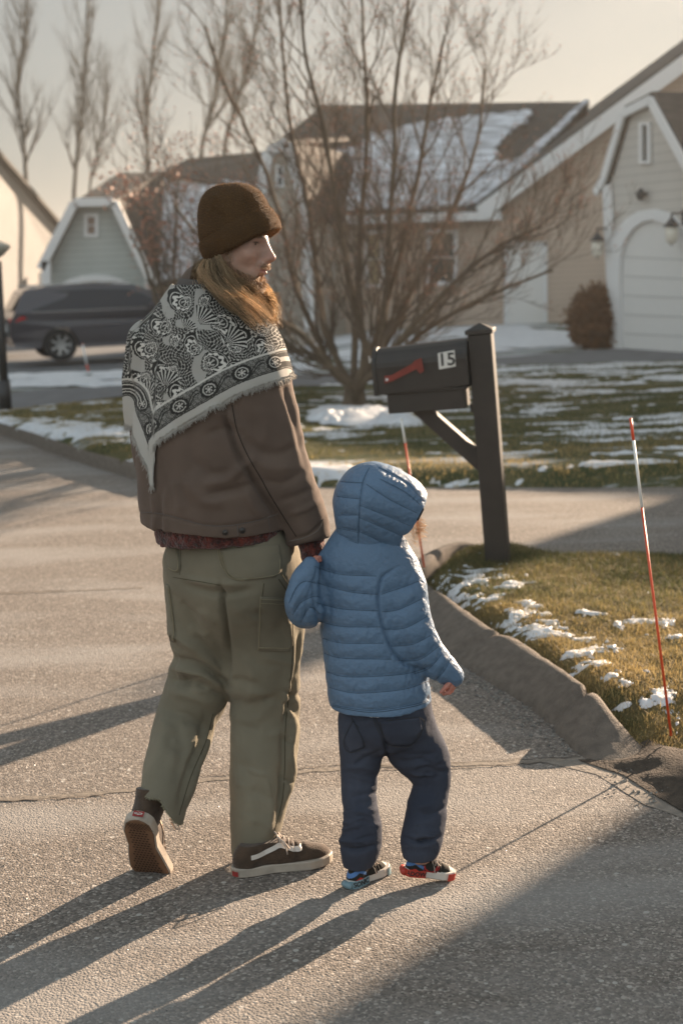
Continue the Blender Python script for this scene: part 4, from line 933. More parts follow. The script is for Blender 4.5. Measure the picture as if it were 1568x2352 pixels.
def leafmesh(leaves, size, rs, per=3):
    P = np.repeat(np.array([l[0] for l in leaves]), per, 0); N = len(P); P = P+rs.normal(0, size*1.2, (N, 3))
    a = rs.normal(0, 1, (N, 3)); a /= np.linalg.norm(a, axis=1, keepdims=True); c_ = np.cross(a, rs.normal(0, 1, (N, 3))); c_ /= np.linalg.norm(c_, axis=1, keepdims=True); s = size*rs.uniform(.5, 1.3, (N, 1))
    V = np.stack([P-a*s, P+c_*s*.5, P+a*s, P-c_*s*.5], 1).reshape(-1, 3); return V, np.arange(N*4).reshape(N, 4)
M_BARK = mat('bark', (.155, .115, .078), .9, noise=.4, nscale=12, bump=.8, bscale=40); M_BARKD = mat('dark_bark', (.1, .09, .075), .95, noise=.3, nscale=3); M_TWIG = mat('twigs', (.15, .115, .085), .85, noise=.3, nscale=6); M_BUD = mat('dry_buds', (.5, .24, .16), .7, noise=.4, nscale=9)
def tree(name, label, base, stems, Ys, lvl, seed, L0, leafy=0., r0=.07, group=None, cat='tree', nb=9, barkm=None, twigm=None, up=.25, spread=.75, lsize=.03, tmin=.25, dens=3.2, taper=.75, foot=0):
    rs = np.random.default_rng(seed); t = thing(name, label, cat, base, group); tr = []; tw = []; lv = []
    for si, (st, Y) in enumerate(zip(stems, Ys)):
        px = spl(st, 5); K = len(px); P = []
        for i, (x, y) in enumerate(px):
            yy = base[1]+(Y-base[1])*(i/(K-1))**.8; P.append(W(x, y, yy)+rs.normal(0, .004, 3)*(i > 0))
        P[0] = np.array(base); rr = [r0*(1-taper*i/(K-1))*(1.35 if i == 0 else 1) for i in range(K)]
        if isinstance(r0, (list, tuple)): pass
        tr.append((P, rr)); Ls = sum(np.linalg.norm(P[i+1]-P[i]) for i in range(K-1))
        for k in range(nb):
            u = tmin+(1-tmin)*(k+rs.random())/nb; f = u*(K-1); i = min(int(f), K-2); pp = P[i]+(P[i+1]-P[i])*(f-i); ax = P[i+1]-P[i]; ax = ax/np.linalg.norm(ax)
            s = rs.normal(0, 1, 3); s -= ax*(s@ax); s /= np.linalg.norm(s)
            grow(tw, lv, pp, ax+s*spread, L0*rs.uniform(.6, 1.2)*(1.15-.5*u), max(rr[i]*.5, .007), lvl, rs, up, 5, spread, leafy, dens)
    if foot: tr.append(([np.array(base)-[0, 0, .1], np.array(base)+[0, 0, .12], np.array(base)+[0, 0, .35]], [foot*1.5, foot, foot*.75]))
    V, F = tube_fast(tr); mesh('trunk', V, F, barkm or M_BARK, t, True)
    V, F = tube_fast(tw); cr = mesh('crown', V, F, twigm or M_TWIG, t, True)
    if lv: V, F = leafmesh(lv, lsize, rs); mesh('buds', V, F, M_BUD, cr)
    return t
tb = G(815, 938, .05); y0 = tb[1]
stems = [[(815, 938), (818, 893), (812, 850), (820, 700), (825, 560), (838, 400), (842, 240), (835, 100), (828, -80)], [(812, 938), (812, 893), (785, 850), (742, 740), (725, 600), (702, 450), (668, 300), (648, 100), (640, -60)], [(820, 938), (819, 893), (848, 850), (878, 760), (888, 640), (896, 500), (905, 350), (908, 200), (935, 30), (940, -60)],
         [(808, 938), (813, 893), (765, 850), (700, 775), (640, 730), (560, 640), (470, 560), (400, 470)], [(822, 938), (820, 893), (862, 850), (950, 745), (1045, 650), (1130, 575), (1240, 520)], [(810, 938), (814, 893), (770, 860), (725, 770), (672, 640), (650, 520), (600, 370), (520, 200), (470, 60)], [(822, 938), (821, 893), (870, 820), (935, 690), (1000, 560), (1060, 430), (1100, 300), (1110, 160)],
         [(824, 938), (815, 893), (880, 840), (990, 750), (1120, 680), (1270, 620)], [(808, 938), (822, 893), (740, 830), (650, 790), (600, 770)], [(816, 938), (816, 893), (838, 800), (800, 640), (770, 450), (740, 280), (700, 120), (690, -60)], [(818, 938), (823, 893), (855, 800), (915, 600), (960, 400), (985, 250), (1020, 80)]]
tree('bare_tree', 'many stemmed bare tree with dry reddish buds in the middle of the lawn', tb, stems, [y0, y0+.5, y0-.3, y0-.9, y0-.6, y0+.9, y0+.8, y0+.3, y0+1, y0-.8, y0+.4], 3, 11, 1.25, .45, .05, nb=15, up=.55, lsize=.012, dens=3.8, spread=.6, foot=.13)
sb = G(420, 905, .0); sb = G(395, 880, 0)
tree('bare_tree', 'smaller bare tree with pinkish buds in front of the grey green house', sb, [[(395, 880), (390, 780), (365, 640), (340, 520), (318, 470)], [(395, 880), (400, 760), (400, 620), (405, 500), (400, 430)], [(395, 880), (410, 760), (440, 640), (470, 540)], [(395, 880), (380, 770), (330, 600), (300, 540)], [(395, 880), (420, 780), (470, 680), (520, 560), (540, 470)]], [sb[1]+.3, sb[1], sb[1]-.5, sb[1]+.4, sb[1]], 2, 21, 1.1, .8, .045, nb=9, lsize=.035, up=.3)
pops = [([(62, 470), (55, 330), (42, 200), (60, 60), (62, -80)], 'bare poplar nearest the left edge, above the pale house'), ([(170, 470), (178, 350), (190, 240), (200, 100), (203, -80)], 'tall bare poplar rising behind the left roof peak'), ([(340, 400), (338, 300), (346, 180), (362, 40), (372, -80)], 'straight bare poplar between the roof peak and the brown hat'), ([(462, 370), (480, 280), (498, 190), (518, 60), (530, -80)], 'bare poplar leaning right above the brown hat'), ([(515, 360), (538, 260), (565, 170), (590, 60), (610, -80)], 'bare poplar just left of the many stemmed tree'), ([(205, 460), (222, 360), (240, 280), (250, 200)], 'slim bare poplar shorter than its neighbours')]
for i, (st, lab) in enumerate(pops):
    Yp = 64+3*(i % 3); bb = W(st[0][0], 700, Yp); bb[2] = -.6
    tree('poplar_tree', lab, bb, [[(st[0][0], 700)]+st], [Yp], 3, 40+i, 2.6, 0, .12 if i < 5 else .08, 'bare poplars behind the houses', nb=34, barkm=M_BARKD, twigm=M_BARKD, up=.75, spread=.5, tmin=.3, taper=.6)
def bush(name, label, c, rx, rz, n, m, seed):
    rs = np.random.default_rng(seed); t = thing(name, label, 'bush', c); P = rs.normal(0, 1, (n, 3)); P /= np.linalg.norm(P, axis=1, keepdims=True); P *= rs.uniform(.3, 1, (n, 1))**.4*(1+.2*vnoise(P, 3)[:, None]); P = P*np.array([rx, rx, rz])+np.array([c[0], c[1], c[2]+rz*.95])
    V, F = leafmesh([(p, None) for p in P], .06, rs, 4); mesh('foliage', V, F, m, t); b = MB()
    for k in range(8): b.tube([np.array(c), np.array(c)+np.array([rs.normal(0, rx*.4), rs.normal(0, rx*.4), rz])], .02, 5)
    b.build('stems', M_BARK, t)
cb = G(1387, 800, .0); bush('bush', 'rounded rusty brown bush at the left corner of the arched garage', cb+np.array([-.05, .3, 0]), .42, .5, 2600, mat('rusty_foliage', (.2, .1, .045), .8, noise=.5, nscale=5), 6)

# ---- winter air between the camera and the far houses
hz = MB().box((-420, -60, -2.0), (420, 520, 17)); hzm = bpy.data.materials.new('haze_air'); hzm.use_nodes = True; n_ = hzm.node_tree; n_.nodes.remove(n_.nodes['Principled BSDF'])
pv = n_.nodes.new('ShaderNodeVolumePrincipled'); pv.inputs['Density'].default_value = .0009; pv.inputs['Color'].default_value = (.93, .92, .9, 1); pv.inputs['Anisotropy'].default_value = .55; n_.links.new(pv.outputs[0], n_.nodes['Material Output'].inputs['Volume'])
hzo = hz.build('haze', hzm); hzo['kind'] = 'stuff'; hzo['label'] = 'thin winter haze over the street'
# ================================================================= PEOPLE
def rotz(a): c_, s_ = math.cos(a), math.sin(a); return np.array([[c_, -s_, 0], [s_, c_, 0], [0, 0, 1.0]])
def cloth(fd, name, m, parent, fl=(), relaxn=2, noise=(.0, 12), noise2=(0, 60), cols=None, only_front=False, gain=1.0):
    V, F = fd.net(); V = relax(V, F, relaxn)
    N = vnormals(V, F)
    if noise[0]: V = V+N*(noise[0]*fnoise(V, noise[1], 1))[:, None]
    if noise2[0]: V = V+N*(noise2[0]*fnoise(V, noise2[1], 2, 2))[:, None]
    if fl: V = folds(V, F, fl, only_front, gain)
    V = V.astype(float); o = mesh(name, V, F, m, parent, True, cols=cols(V) if cols else None)
    return o, V, F
def bounds(st, pad):
    P = np.array([W(*r[:3]) for r in st]); r = np.array([q[3]*mpp(p) for q, p in zip(st, P)]).max()*1.25+pad
    return P.min(0)-r, P.max(0)+r
def fabric(name, col, col2=None, rough=.9, bump=.25, bs=900, sheen=.0, nsc=11, noise=.34):
    return mat(name, col, rough, noise=noise, nscale=nsc, col2=col2, det=14, bump=bump, bscale=bs, sheen=sheen, spec=.15)
M_JK = fabric('jacket_twill', (.145, .104, .082), noise=.2, sheen=.1); M_JKS = fabric('jacket_stitch', (.035, .028, .025)); M_TR = fabric('olive_canvas', (.235, .203, .145), (.165, .145, .105), nsc=5, sheen=.1)
M_TRS = fabric('trouser_stitch', (.34, .29, .19)); M_TRD = fabric('trouser_seam', (.1, .085, .055)); M_BOU = mat('boucle_wool', (.17, .03, .018), .95, col2=(.012, .009, .008), nscale=75, bump=1.0, bscale=170, sheen=.3)
M_HAT = mat('brown_wool', (.105, .052, .016), .95, noise=.25, nscale=40, bump=.8, bscale=420); M_SKIN = mat('skin', (.43, .235, .17), .5, noise=.22, nscale=45, bump=.06, bscale=300, sss=.25, attr=True)
M_HAIR = mat('hair', (.20, .12, .055), .4, attr=True, spec=.4); M_FUZZ = mat('wool_fuzz', (.2, .11, .04), .8)
for m_ in (M_HAIR, M_FUZZ):
    n_ = m_.node_tree; bs = n_.nodes['Principled BSDF']; tr = n_.nodes.new('ShaderNodeBsdfTranslucent'); mxs = n_.nodes.new('ShaderNodeMixShader'); mxs.inputs[0].default_value = .45
    if m_ is M_HAIR: at_ = [q for q in n_.nodes if q.type == 'ATTRIBUTE'][0]; n_.links.new(at_.outputs['Color'], tr.inputs['Color'])
    else: tr.inputs['Color'].default_value = (.5, .3, .1, 1)
    n_.links.new(bs.outputs[0], mxs.inputs[1]); n_.links.new(tr.outputs[0], mxs.inputs[2]); n_.links.new(mxs.outputs[0], n_.nodes['Material Output'].inputs[0])
YM = 3.80                                   # depth of the man's body axis
man = thing('person', 'person in brown knit hat, paisley scarf, dark jacket and olive trousers walking hand in hand with the child', 'person', G(560, 2008))
man['label'] = 'tall bearded person in brown knit hat and paisley scarf holding the child by the hand'
# ---- trousers
RL = [(592, 1300, YM+.02, 95, .8), (600, 1380, YM+.02, 95, .85), (604, 1450, YM+.02, 94, .9), (603, 1540, YM+.03, 88, .95), (609, 1620, YM+.05, 81, .95), (606, 1700, YM+.03, 79, .95), (600, 1780, YM, 74, .95), (593, 1850, YM-.03, 66, .95), (586, 1905, YM-.05, 57, 1.0), (582, 1950, YM-.06, 51, 1.05)]
LL = [(460, 1300, YM+.04, 76, .95), (455, 1380, YM+.05, 70, 1.0), (461, 1450, YM+.06, 71, 1.05), (464, 1520, YM+.08, 72, 1.05), (452, 1590, YM+.09, 75, 1.0), (427, 1650, YM+.08, 68, 1.0), (410, 1710, YM+.02, 66, 1.0), (394, 1770, YM-.05, 63, 1.0), (382, 1820, YM-.10, 57, 1.05), (372, 1875, YM-.15, 52, 1.1)]
PV = [(512, 1195, YM, 122, .66, 30), (523, 1240, YM, 137, .68, 30), (535, 1290, YM, 150, .75, 30), (539, 1345, YM+.01, 148, .75, 30), (540, 1390, YM+.02, 115, .7, 30)]
lo = np.array([-.75, 3.35, -.02]); hi = np.array([.05, 4.25, 1.25])
fd = Field(lo, hi, .0045); fd.limb(RL, .02); fd.limb(LL, .02); fd.limb(PV, .05)
# crotch crease and cuffs: hollow openings cut on the slant
ca, cb_ = W(372, 1838, YM-.11), W(366, 1905, YM-.18)
def hem(X, Y, Z):
    Pl = W(374, 1812, YM-.12); Pr = W(430, 1893, YM-.12); d = Pr-Pl; nrm = np.cross(d, [0.12, 1, -.1]); nrm /= np.linalg.norm(nrm); nrm = nrm if nrm[2] < 0 else -nrm
    s = (X-Pl[0])*nrm[0]+(Y-Pl[1])*nrm[1]+(Z-Pl[2])*nrm[2]
    s = np.minimum(s, W(330, 1818, YM-.12)[2]-Z)
    s = np.maximum(s, W(420, 1884, YM-.12)[2]-Z)
    s = np.where((X < -.36) & (Z < .5), s, -1)
    zr = W(580, 1945, YM-.05)[2]; s2 = np.where((X > -.34) & (Z < .4) & (X > -.30), zr-Z+.15*(X+.22), -1)
    return np.maximum(s, s2)
fd.cut(hem)
for st, g_ in ((LL[-3:], 0), (RL[-3:], 0)):
    P = [W(*q[:3]) for q in st]; rr = [q[3]*mpp(p) for q, p in zip(st, P)]
    fd.cap(P[1], P[2]+(P[2]-P[1])*.8, rr[1]-.018, rr[2]-.012, k=0, mode='sub')
rj = np.random.default_rng(33)
def creases0(x0, x1, y0, y1, n, amp, w, slope, out):
    for k in range(n):
        y = rj.uniform(y0, y1); a = rj.uniform(.2, 1)*slope; s0 = rj.uniform(0, .5); s1 = s0+rj.uniform(.3, .5); xa, xb = x0+(x1-x0)*s0, x0+(x1-x0)*s1
        out.append(([(xa, y-a*(s1-s0)), ((xa+xb)/2, y+rj.normal(0, 6)), (xb, y+a*(s1-s0))], w*rj.uniform(.6, 1.5), amp*rj.choice([-1, -.8, .9])*rj.uniform(.5, 1.2)))
FL = [([(392, 1513), (420, 1518), (464, 1530), (500, 1555), (525, 1580)], 9, -.009), ([(392, 1535), (430, 1540), (470, 1552), (500, 1572), (520, 1590)], 9, .008), ([(396, 1562), (430, 1566), (471, 1581), (522, 1600)], 8, -.006), ([(395, 1590), (440, 1600), (490, 1620)], 10, .004),
      ([(389, 1400), (430, 1470), (500, 1540), (525, 1565)], 14, .005), ([(400, 1370), (440, 1420), (470, 1480), (515, 1530)], 10, -.005), ([(505, 1335), (512, 1400), (521, 1470), (524, 1560)], 6, -.012), ([(430, 1345), (480, 1360), (530, 1365), (580, 1352)], 9, -.006), ([(420, 1325), (480, 1340), (560, 1340)], 8, .004),
      ([(392, 1490), (400, 1530), (392, 1575)], 6, -.006), ([(690, 1450), (684, 1520), (672, 1600), (690, 1660)], 7, -.008), ([(655, 1400), (668, 1480), (664, 1560), (650, 1640)], 10, .006), ([(690, 1590), (665, 1620), (655, 1660)], 7, -.009), ([(683, 1640), (668, 1720), (672, 1780), (650, 1850)], 7, .006), ([(648, 1680), (650, 1780), (640, 1860)], 6, -.005),
      ([(524, 1600), (560, 1620), (610, 1610), (650, 1590)], 12, -.004), ([(528, 1640), (570, 1655), (620, 1640)], 12, .003), ([(560, 1500), (580, 1560), (570, 1620)], 14, .003), ([(380, 1650), (370, 1720), (345, 1790)], 12, .004), ([(470, 1640), (462, 1700), (430, 1780), (410, 1860)], 8, -.007), ([(490, 1640), (478, 1700), (452, 1770), (430, 1850)], 6, .006), ([(400, 1660), (420, 1720), (400, 1800)], 14, -.004),
      ([(540, 1750), (580, 1790), (600, 1860), (590, 1930)], 14, -.003), ([(610, 1790), (625, 1850), (615, 1920)], 8, .003), ([(640, 1760), (648, 1820), (636, 1890)], 6, -.005), ([(540, 1400), (600, 1430), (640, 1420)], 14, .003)]
creases0(385, 525, 1360, 1500, 7, .0035, 9, 60, FL); creases0(390, 520, 1500, 1610, 7, .0045, 7, 30, FL); creases0(350, 490, 1620, 1770, 7, .003, 10, 50, FL); creases0(520, 690, 1370, 1560, 6, .003, 10, 40, FL); creases0(525, 690, 1560, 1700, 7, .0035, 9, 25, FL); creases0(530, 660, 1760, 1930, 7, .003, 8, 40, FL); creases0(640, 692, 1560, 1880, 8, .004, 5, 30, FL)
tro, TV, TF = cloth(fd, 'trousers', M_TR, man, FL, 3, (.003, 9), (.0008, 45), gain=1.7)
tc = Cloth(TV, TF)
seam(tc, [[(505, 1245), (506, 1275), (514, 1300), (528, 1318), (545, 1328)], [(501, 1245), (502, 1275), (510, 1302), (526, 1322)]], .0013, 'seat_seam', M_TRS, tro)
rp = [(506, 1262), (640, 1250), (646, 1285), (645, 1312), (630, 1326), (560, 1334), (535, 1330), (517, 1312)]
pk1 = patch(tc, rp, 'pocket', M_TR, tro, .001, .0025, 7)
seam(tc, [[(512, 1270), (522, 1308), (538, 1325), (560, 1329), (628, 1321), (640, 1309), (641, 1285)], [(509, 1270), (519, 1311), (537, 1329), (562, 1333)]], .0010, 'stitching', M_TRS, pk1, .0042)
pk2 = patch(tc, [(383, 1255), (410, 1258), (415, 1300), (411, 1315), (398, 1312), (385, 1303)], 'pocket', M_TR, tro, .001, .0025, 6); seam(tc, [[(407, 1262), (412, 1300), (405, 1311), (390, 1304)]], .001, 'stitching', M_TRS, pk2, .0042)
pk3 = patch(tc, [(597, 1370), (662, 1374), (672, 1480), (664, 1496), (591, 1494), (592, 1430)], 'pocket', M_TR, tro, .001, .0025, 7)
seam(tc, [[(598, 1375), (658, 1378)], [(598, 1384), (656, 1387)], [(596, 1486), (664, 1488)], [(598, 1371), (596, 1430), (594, 1492)]], .0011, 'stitching', M_TRS, pk3, .0042)
seam(tc, [[(606, 1340), (602, 1372)], [(646, 1318), (680, 1372)], [(640, 1330), (668, 1372)], [(667, 1370), (672, 1440), (672, 1500), (664, 1590), (655, 1680), (654, 1760), (648, 1840), (630, 1910)]], .0012, 'leg_seam', M_TRD, tro)
pk4 = patch(tc, [(383, 1340), (389, 1345), (404, 1460), (402, 1474), (388, 1472)], 'pocket', M_TR, tro, .001, .003, 6); seam(tc, [[(391, 1350), (402, 1440), (400, 1468)]], .001, 'stitching', M_TRS, pk4, .0045)
seam(tc, [[(489, 1640), (474, 1700), (440, 1780), (418, 1850), (412, 1872)]], .0012, 'leg_seam', M_TRD, tro)
seam(tc, [[(415, 1258), (416, 1300), (413, 1320)], [(398, 1326), (460, 1336), (505, 1344)]], .0009, 'yoke_seam', M_TRD, tro)
# frayed hems
def fray(pts, n, ln, seed, down=(0, 0, -1), r=.0009):
    rs = np.random.default_rng(seed); P = []
    pts = np.array(pts)
    for i in range(n):
        t = rs.random()*(len(pts)-1); k = int(t); p = pts[k]+(pts[k+1]-pts[k])*(t-k); d = np.array(down)+rs.normal(0, .75, 3); d /= np.linalg.norm(d); e = d+rs.normal(0, .7, 3)
        L_ = ln*rs.uniform(.4, 1.1); P.append([p, p+d*L_*.5, p+d*L_*.5+e*L_*.5])
    return strands(np.array(P), r, r*.5)
M_FRAY = mat('frayed_thread', (.34, .31, .21), .9)
def bound_ring(V, F, test):
    """points of the cloth lying close to its cut hem"""
    return V[test(V)]
hp = []
zr = W(580, 1945, YM-.05)[2]
q = TV[(TV[:, 0] > -.3) & (np.abs(zr-TV[:, 2]+.15*(TV[:, 0]+.22)) < .004)]; sel = q[rng.integers(0, len(q), 1500)]; V1, F1 = fray(np.repeat(sel, 1, 0), 1, .01, 1)
def frayp(P, n, ln, r=.0009, sd=1, down=(0, 0, -1.)):
    rs = np.random.default_rng(sd); P = P[rs.integers(0, len(P), n)]; d = np.array(down)+rs.normal(0, .7, (n, 3)); d /= np.linalg.norm(d, axis=1, keepdims=True); e = d+rs.normal(0, .8, (n, 3)); L_ = ln*rs.uniform(.3, 1.1, (n, 1))
    return strands(np.stack([P, P+d*L_*.5, P+d*L_*.5+e*L_*.4], 1), r, r*.5)
if len(q): V1, F1 = frayp(q, 1400, .007); mesh('frayed_hem', V1, F1, M_FRAY, tro)
Pl = W(374, 1812, YM-.12); Pr = W(430, 1893, YM-.12); nrm = np.cross(Pr-Pl, [0.12, 1, -.1]); nrm /= np.linalg.norm(nrm); nrm = nrm if nrm[2] < 0 else -nrm
q = TV[(TV[:, 0] < -.36) & (TV[:, 2] < .5) & (np.abs(np.minimum((TV-Pl)@nrm, W(330, 1818, YM-.12)[2]-TV[:, 2])) < .0045)]
if len(q): V1, F1 = frayp(q, 1600, .0045, sd=2, down=tuple(nrm)); mesh('frayed_hem', V1, F1, M_FRAY, tro)
# ---- sweater showing under the jacket
SW = [(502, 1130, YM, 140, .78, 30), (506, 1190, YM, 152, .78, 30), (507, 1245, YM, 151, .78, 30)]
fd = Field([-.6, 3.4, .7], [.1, 4.2, 1.3], .006); fd.limb(SW, .0); zs = W(503, 1252, YM-.12)[2]; fd.cut(lambda X, Y, Z: zs-Z+.06*(X+.28))
sw, SV, SF = cloth(fd, 'sweater', M_BOU, man, (), 1, (.004, 30), (.003, 110))
# ---- jacket
TO = [(472, 660, YM+.01, 58, .9, 35), (475, 700, YM+.01, 86, .85, 35), (477, 745, YM+.01, 123, .75, 32), (481, 800, YM+.01, 152, .7, 32), (490, 880, YM, 172, .68, 32), (485, 960, YM, 172, .68, 32), (484, 1050, YM, 176, .68, 32), (487, 1130, YM, 174, .7, 32), (489, 1190, YM, 172, .72, 32), (489, 1260, YM, 171, .72, 32)]
SR = [(568, 800, YM-.02, 62, .95), (582, 850, YM-.04, 74, .95), (598, 930, YM-.06, 84, .92), (612, 1000, YM-.07, 84, .9), (628, 1060, YM-.08, 78, .9), (655, 1120, YM-.08, 70, .92), (682, 1170, YM-.075, 61, .95), (702, 1215, YM-.07, 52, 1.0), (712, 1250, YM-.065, 48, 1.0)]
SLf = [(345, 790, YM+.1, 50, 1.0), (335, 870, YM+.13, 48, 1.0), (340, 960, YM+.16, 46, 1), (352, 1060, YM+.2, 44, 1), (385, 1130, YM+.28, 40, 1)]
COL = [(474, 700, YM+.0, 78, .9, 20), (474, 655, YM-.0, 66, .95, 20), (470, 636, YM-.0, 60, .95, 20)]
lo = [-.75, 3.3, .72]; hi = [.2, 4.35, 1.75]
fd = Field(lo, hi, .005); fd.limb(TO, .0); fd.limb(SLf, .05); fd.limb(SR, .022)
zj = W(489, 1236, YM-.15)[2]
PJ = lambda X, Y, Z: None
def jhem(X, Y, Z):
    zz = zj+.014*np.maximum(0, (-.30-X)/.22)+.02*np.maximum(0, (X+.2)/.15)
    s = zz-Z
    s = np.where(X > -.155+.35*(1.0-np.minimum(Z, 1.0))*0, np.minimum(s, -0.02), s)
    c0 = W(652, 1240, YM-.07); c1 = W(752, 1214, YM-.07); d = c1-c0; nn = np.array([d[2], 0, -d[0]]); nn /= np.linalg.norm(nn); nn = nn if nn[2] < 0 else -nn
    s3 = (X-c0[0])*nn[0]+(Z-c0[2])*nn[2]-.022-(Y-c0[1])*.2
    return np.maximum(s, np.where(X > -.155, s3, -1))
fd.cut(jhem)
P1 = W(705, 1225, YM-.07); P2 = W(718, 1268, YM-.065); fd.cap(P1, P2+(P2-P1)*.5, .038, .042, k=0, mode='sub')
JL = [([(513, 925), (522, 975), (545, 1040), (575, 1090), (605, 1140), (645, 1205)], 7, -.014), ([(470, 1000), (510, 985), (545, 990)], 10, -.006), ([(468, 1112), (523, 1098), (560, 1072), (580, 1050)], 12, .009), ([(470, 1140), (540, 1125), (590, 1110)], 10, -.008), ([(420, 1090), (450, 1130), (480, 1150), (530, 1150)], 16, .008), ([(404, 1095), (414, 1150), (420, 1180)], 12, .006), ([(440, 1050), (480, 1090), (540, 1090)], 14, -.007),
      ([(560, 1110), (580, 1160), (610, 1190)], 10, .006), ([(350, 1130), (356, 1180), (354, 1225)], 6, .005), ([(366, 1130), (369, 1180), (368, 1230)], 5, -.004), ([(385, 1120), (380, 1180), (384, 1230)], 7, .004), ([(480, 940), (530, 960), (560, 1000)], 12, .006), ([(540, 900), (545, 960), (560, 1010)], 12, -.004),
      ([(560, 1000), (600, 1040), (650, 1040), (690, 1020)], 12, -.006), ([(570, 1040), (620, 1075), (680, 1070)], 12, .005), ([(600, 1100), (650, 1110), (700, 1080)], 9, -.005), ([(640, 1150), (680, 1140), (722, 1120)], 8, -.004), ([(650, 880), (672, 950), (690, 1010), (700, 1060)], 8, -.006), ([(664, 1180), (700, 1170), (735, 1150)], 7, .004), ([(300, 930), (330, 1000), (325, 1100)], 15, .004), ([(420, 960), (440, 1040), (430, 1110)], 18, -.005), ([(590, 930), (610, 980), (600, 1030)], 16, .004),
      ([(671, 1237), (710, 1228), (750, 1190)], 4, -.004), ([(316, 1178), (363, 1180), (420, 1194), (469, 1206), (523, 1208), (590, 1196), (640, 1180)], 3, -.003)]
jk, JV, JF = cloth(fd, 'jacket', M_JK, man, JL, 3, (.0045, 6), (.0012, 28), gain=1.35)
jc = Cloth(JV, JF)
seam(jc, [[(533, 930), (545, 990), (570, 1048), (600, 1100), (618, 1133), (650, 1185), (680, 1232)]], .0012, 'sleeve_seam', M_JKS, jk)
seam(jc, [[(316, 1177), (363, 1179), (420, 1193), (469, 1206), (523, 1208), (590, 1196), (640, 1180)], [(545, 1207), (548, 1238)], [(616, 1186), (619, 1215)]], .0013, 'waistband_seam', mat('jacket_seam_pale', (.12, .1, .09), .9), jk)
seam(jc, [[(664, 1243), (700, 1235), (730, 1218), (742, 1192)]], .0015, 'cuff_edge', mat('cuff_edge_worn', (.16, .13, .11), .9), jk)
for px, py, rr_ in ((556, 1218, .0085), (517, 1223, .0075)):
    p, nn_ = jc.hit(px, py)
    if p is not None:
        nn_ = nn_ if nn_@(CAM-p) > 0 else -nn_; b = MB(); u = np.cross(nn_, [0, 0, 1]); u /= np.linalg.norm(u); R = np.column_stack([u, np.cross(nn_, u), nn_]); b.lathe([(rr_, 0), (rr_, .003), (rr_*.8, .0042), (rr_*.35, .0025), (rr_*.3, .005)], p, 18, R); b.build('button', mat('dark_button', (.05, .042, .038), .35, metal=.4), jk, True)
# collar
fd = Field([-.6, 3.5, 1.5], [-.1, 4.1, 1.75], .0035); fd.limb(COL, 0); fd.cap(W(474, 690, YM), W(470, 600, YM), .062, .058, k=0, mode='sub')
zc1, zc2 = W(474, 643, YM)[2], W(474, 700, YM)[2]; fd.cut(lambda X, Y, Z: np.maximum(Z-zc1+.12*(X+.34), zc2-Z)); cloth(fd, 'collar', fabric('collar_twill', (.17, .15, .14)), jk, (), 1)
# sweater cuff and the hand that closes round the child's hand
fd = Field([-.2, 3.5, .72], [.05, 3.95, 1.0], .004)
H0 = W(712, 1235, YM-.07); H1 = W(719, 1272, YM-.085); fd.cap(H0, H1, .036, .031, k=.01); fd.cap(H1, W(716, 1296, YM-.105), .031, .022, k=.01); cloth(fd, 'sweater_cuff', M_BOU, man, (), 1, (.003, 40), (.002, 120))
M_HAND = mat('shaded_hand', (.3, .16, .11), .55, noise=.1, nscale=40, bump=.1, bscale=200)
# ---- shawl, wrapped round the shoulders from the neck to its frayed edge
hemL = spl([(292, 925), (298, 955), (312, 990), (330, 1040), (346, 1075), (350, 1098), (346, 1116), (362, 1105), (368, 1092), (362, 1060), (360, 1022), (385, 1000), (420, 976), (480, 942), (540, 908), (600, 884), (640, 872), (658, 866)], 4)
cen = W(488, 830, YM+.01)
bj = jc.t
def outer(d):
    h = bj.ray_cast(Vector(cen+d*1.2), Vector(-d))
    return np.array(h[0]) if h[0] is not None else None
inside_poly = hemL+[(700, 820), (690, 500), (250, 500), (200, 925)]
tailL = [(292, 925), (250, 925)]
NTH = 900; NS = 190; ths = np.linspace(0, 2*math.pi, NTH, endpoint=False); VS = np.zeros((NTH, NS, 3)); ok = np.ones(NTH, bool)
phis = np.linspace(.30, 2.75, 150)
neckz = W(474, 662, YM)[2]
for i, th in enumerate(ths):
    e = np.array([math.cos(th), math.sin(th), 0])
    if i % 3: continue
    P = []
    for ph in phis:
        d = e*math.sin(ph)+np.array([0, 0, math.cos(ph)]); p = outer(d); 
        P.append(p if p is not None else cen+d*.2)
    P = np.array(P); x, y = proj(P)
    vis = inpoly(x, y, inside_poly)
    front = th < math.pi*.93 and th > 0.0      # away from the camera: fixed height
    zlow = 1.24 if True else 0
    k0 = 0
    rad = np.hypot(P[:, 0]-W(480, 660, YM)[0], P[:, 1]-YM)
    nl = 656+np.maximum(0, x-478)*.62
    k0 = np.argmax((y > nl)) if math.sin(th) < .25 else np.argmax(P[:, 2] < 1.50)
    if math.sin(th) < .25:
        out_ = np.nonzero(~vis[k0+2:])[0]; k1 = k0+2+(out_[0] if len(out_) else len(phis)-k0-3)
    else:
        out_ = np.nonzero(P[k0:, 2] < 1.22)[0]; k1 = k0+(out_[0] if len(out_) else 60)
    k1 = max(k1, k0+3)
    seg = P[k0:k1+1]; n = len(seg)
    # smooth along the column so the cloth hangs rather than clings
    for _ in range(4): seg[1:-1] = (seg[:-2]+2*seg[1:-1]+seg[2:])/4
    s_ = np.concatenate([[0], np.cumsum(np.linalg.norm(np.diff(seg, axis=0), axis=1))]); t = np.linspace(0, s_[-1], NS)
    VS[i] = np.column_stack([np.interp(t, s_, seg[:, a]) for a in range(3)])
for i in range(NTH):
    if i % 3: a = i-i % 3; b_ = (a+3) % NTH; f = (i % 3)/3; VS[i] = VS[a]*(1-f)+VS[b_]*f
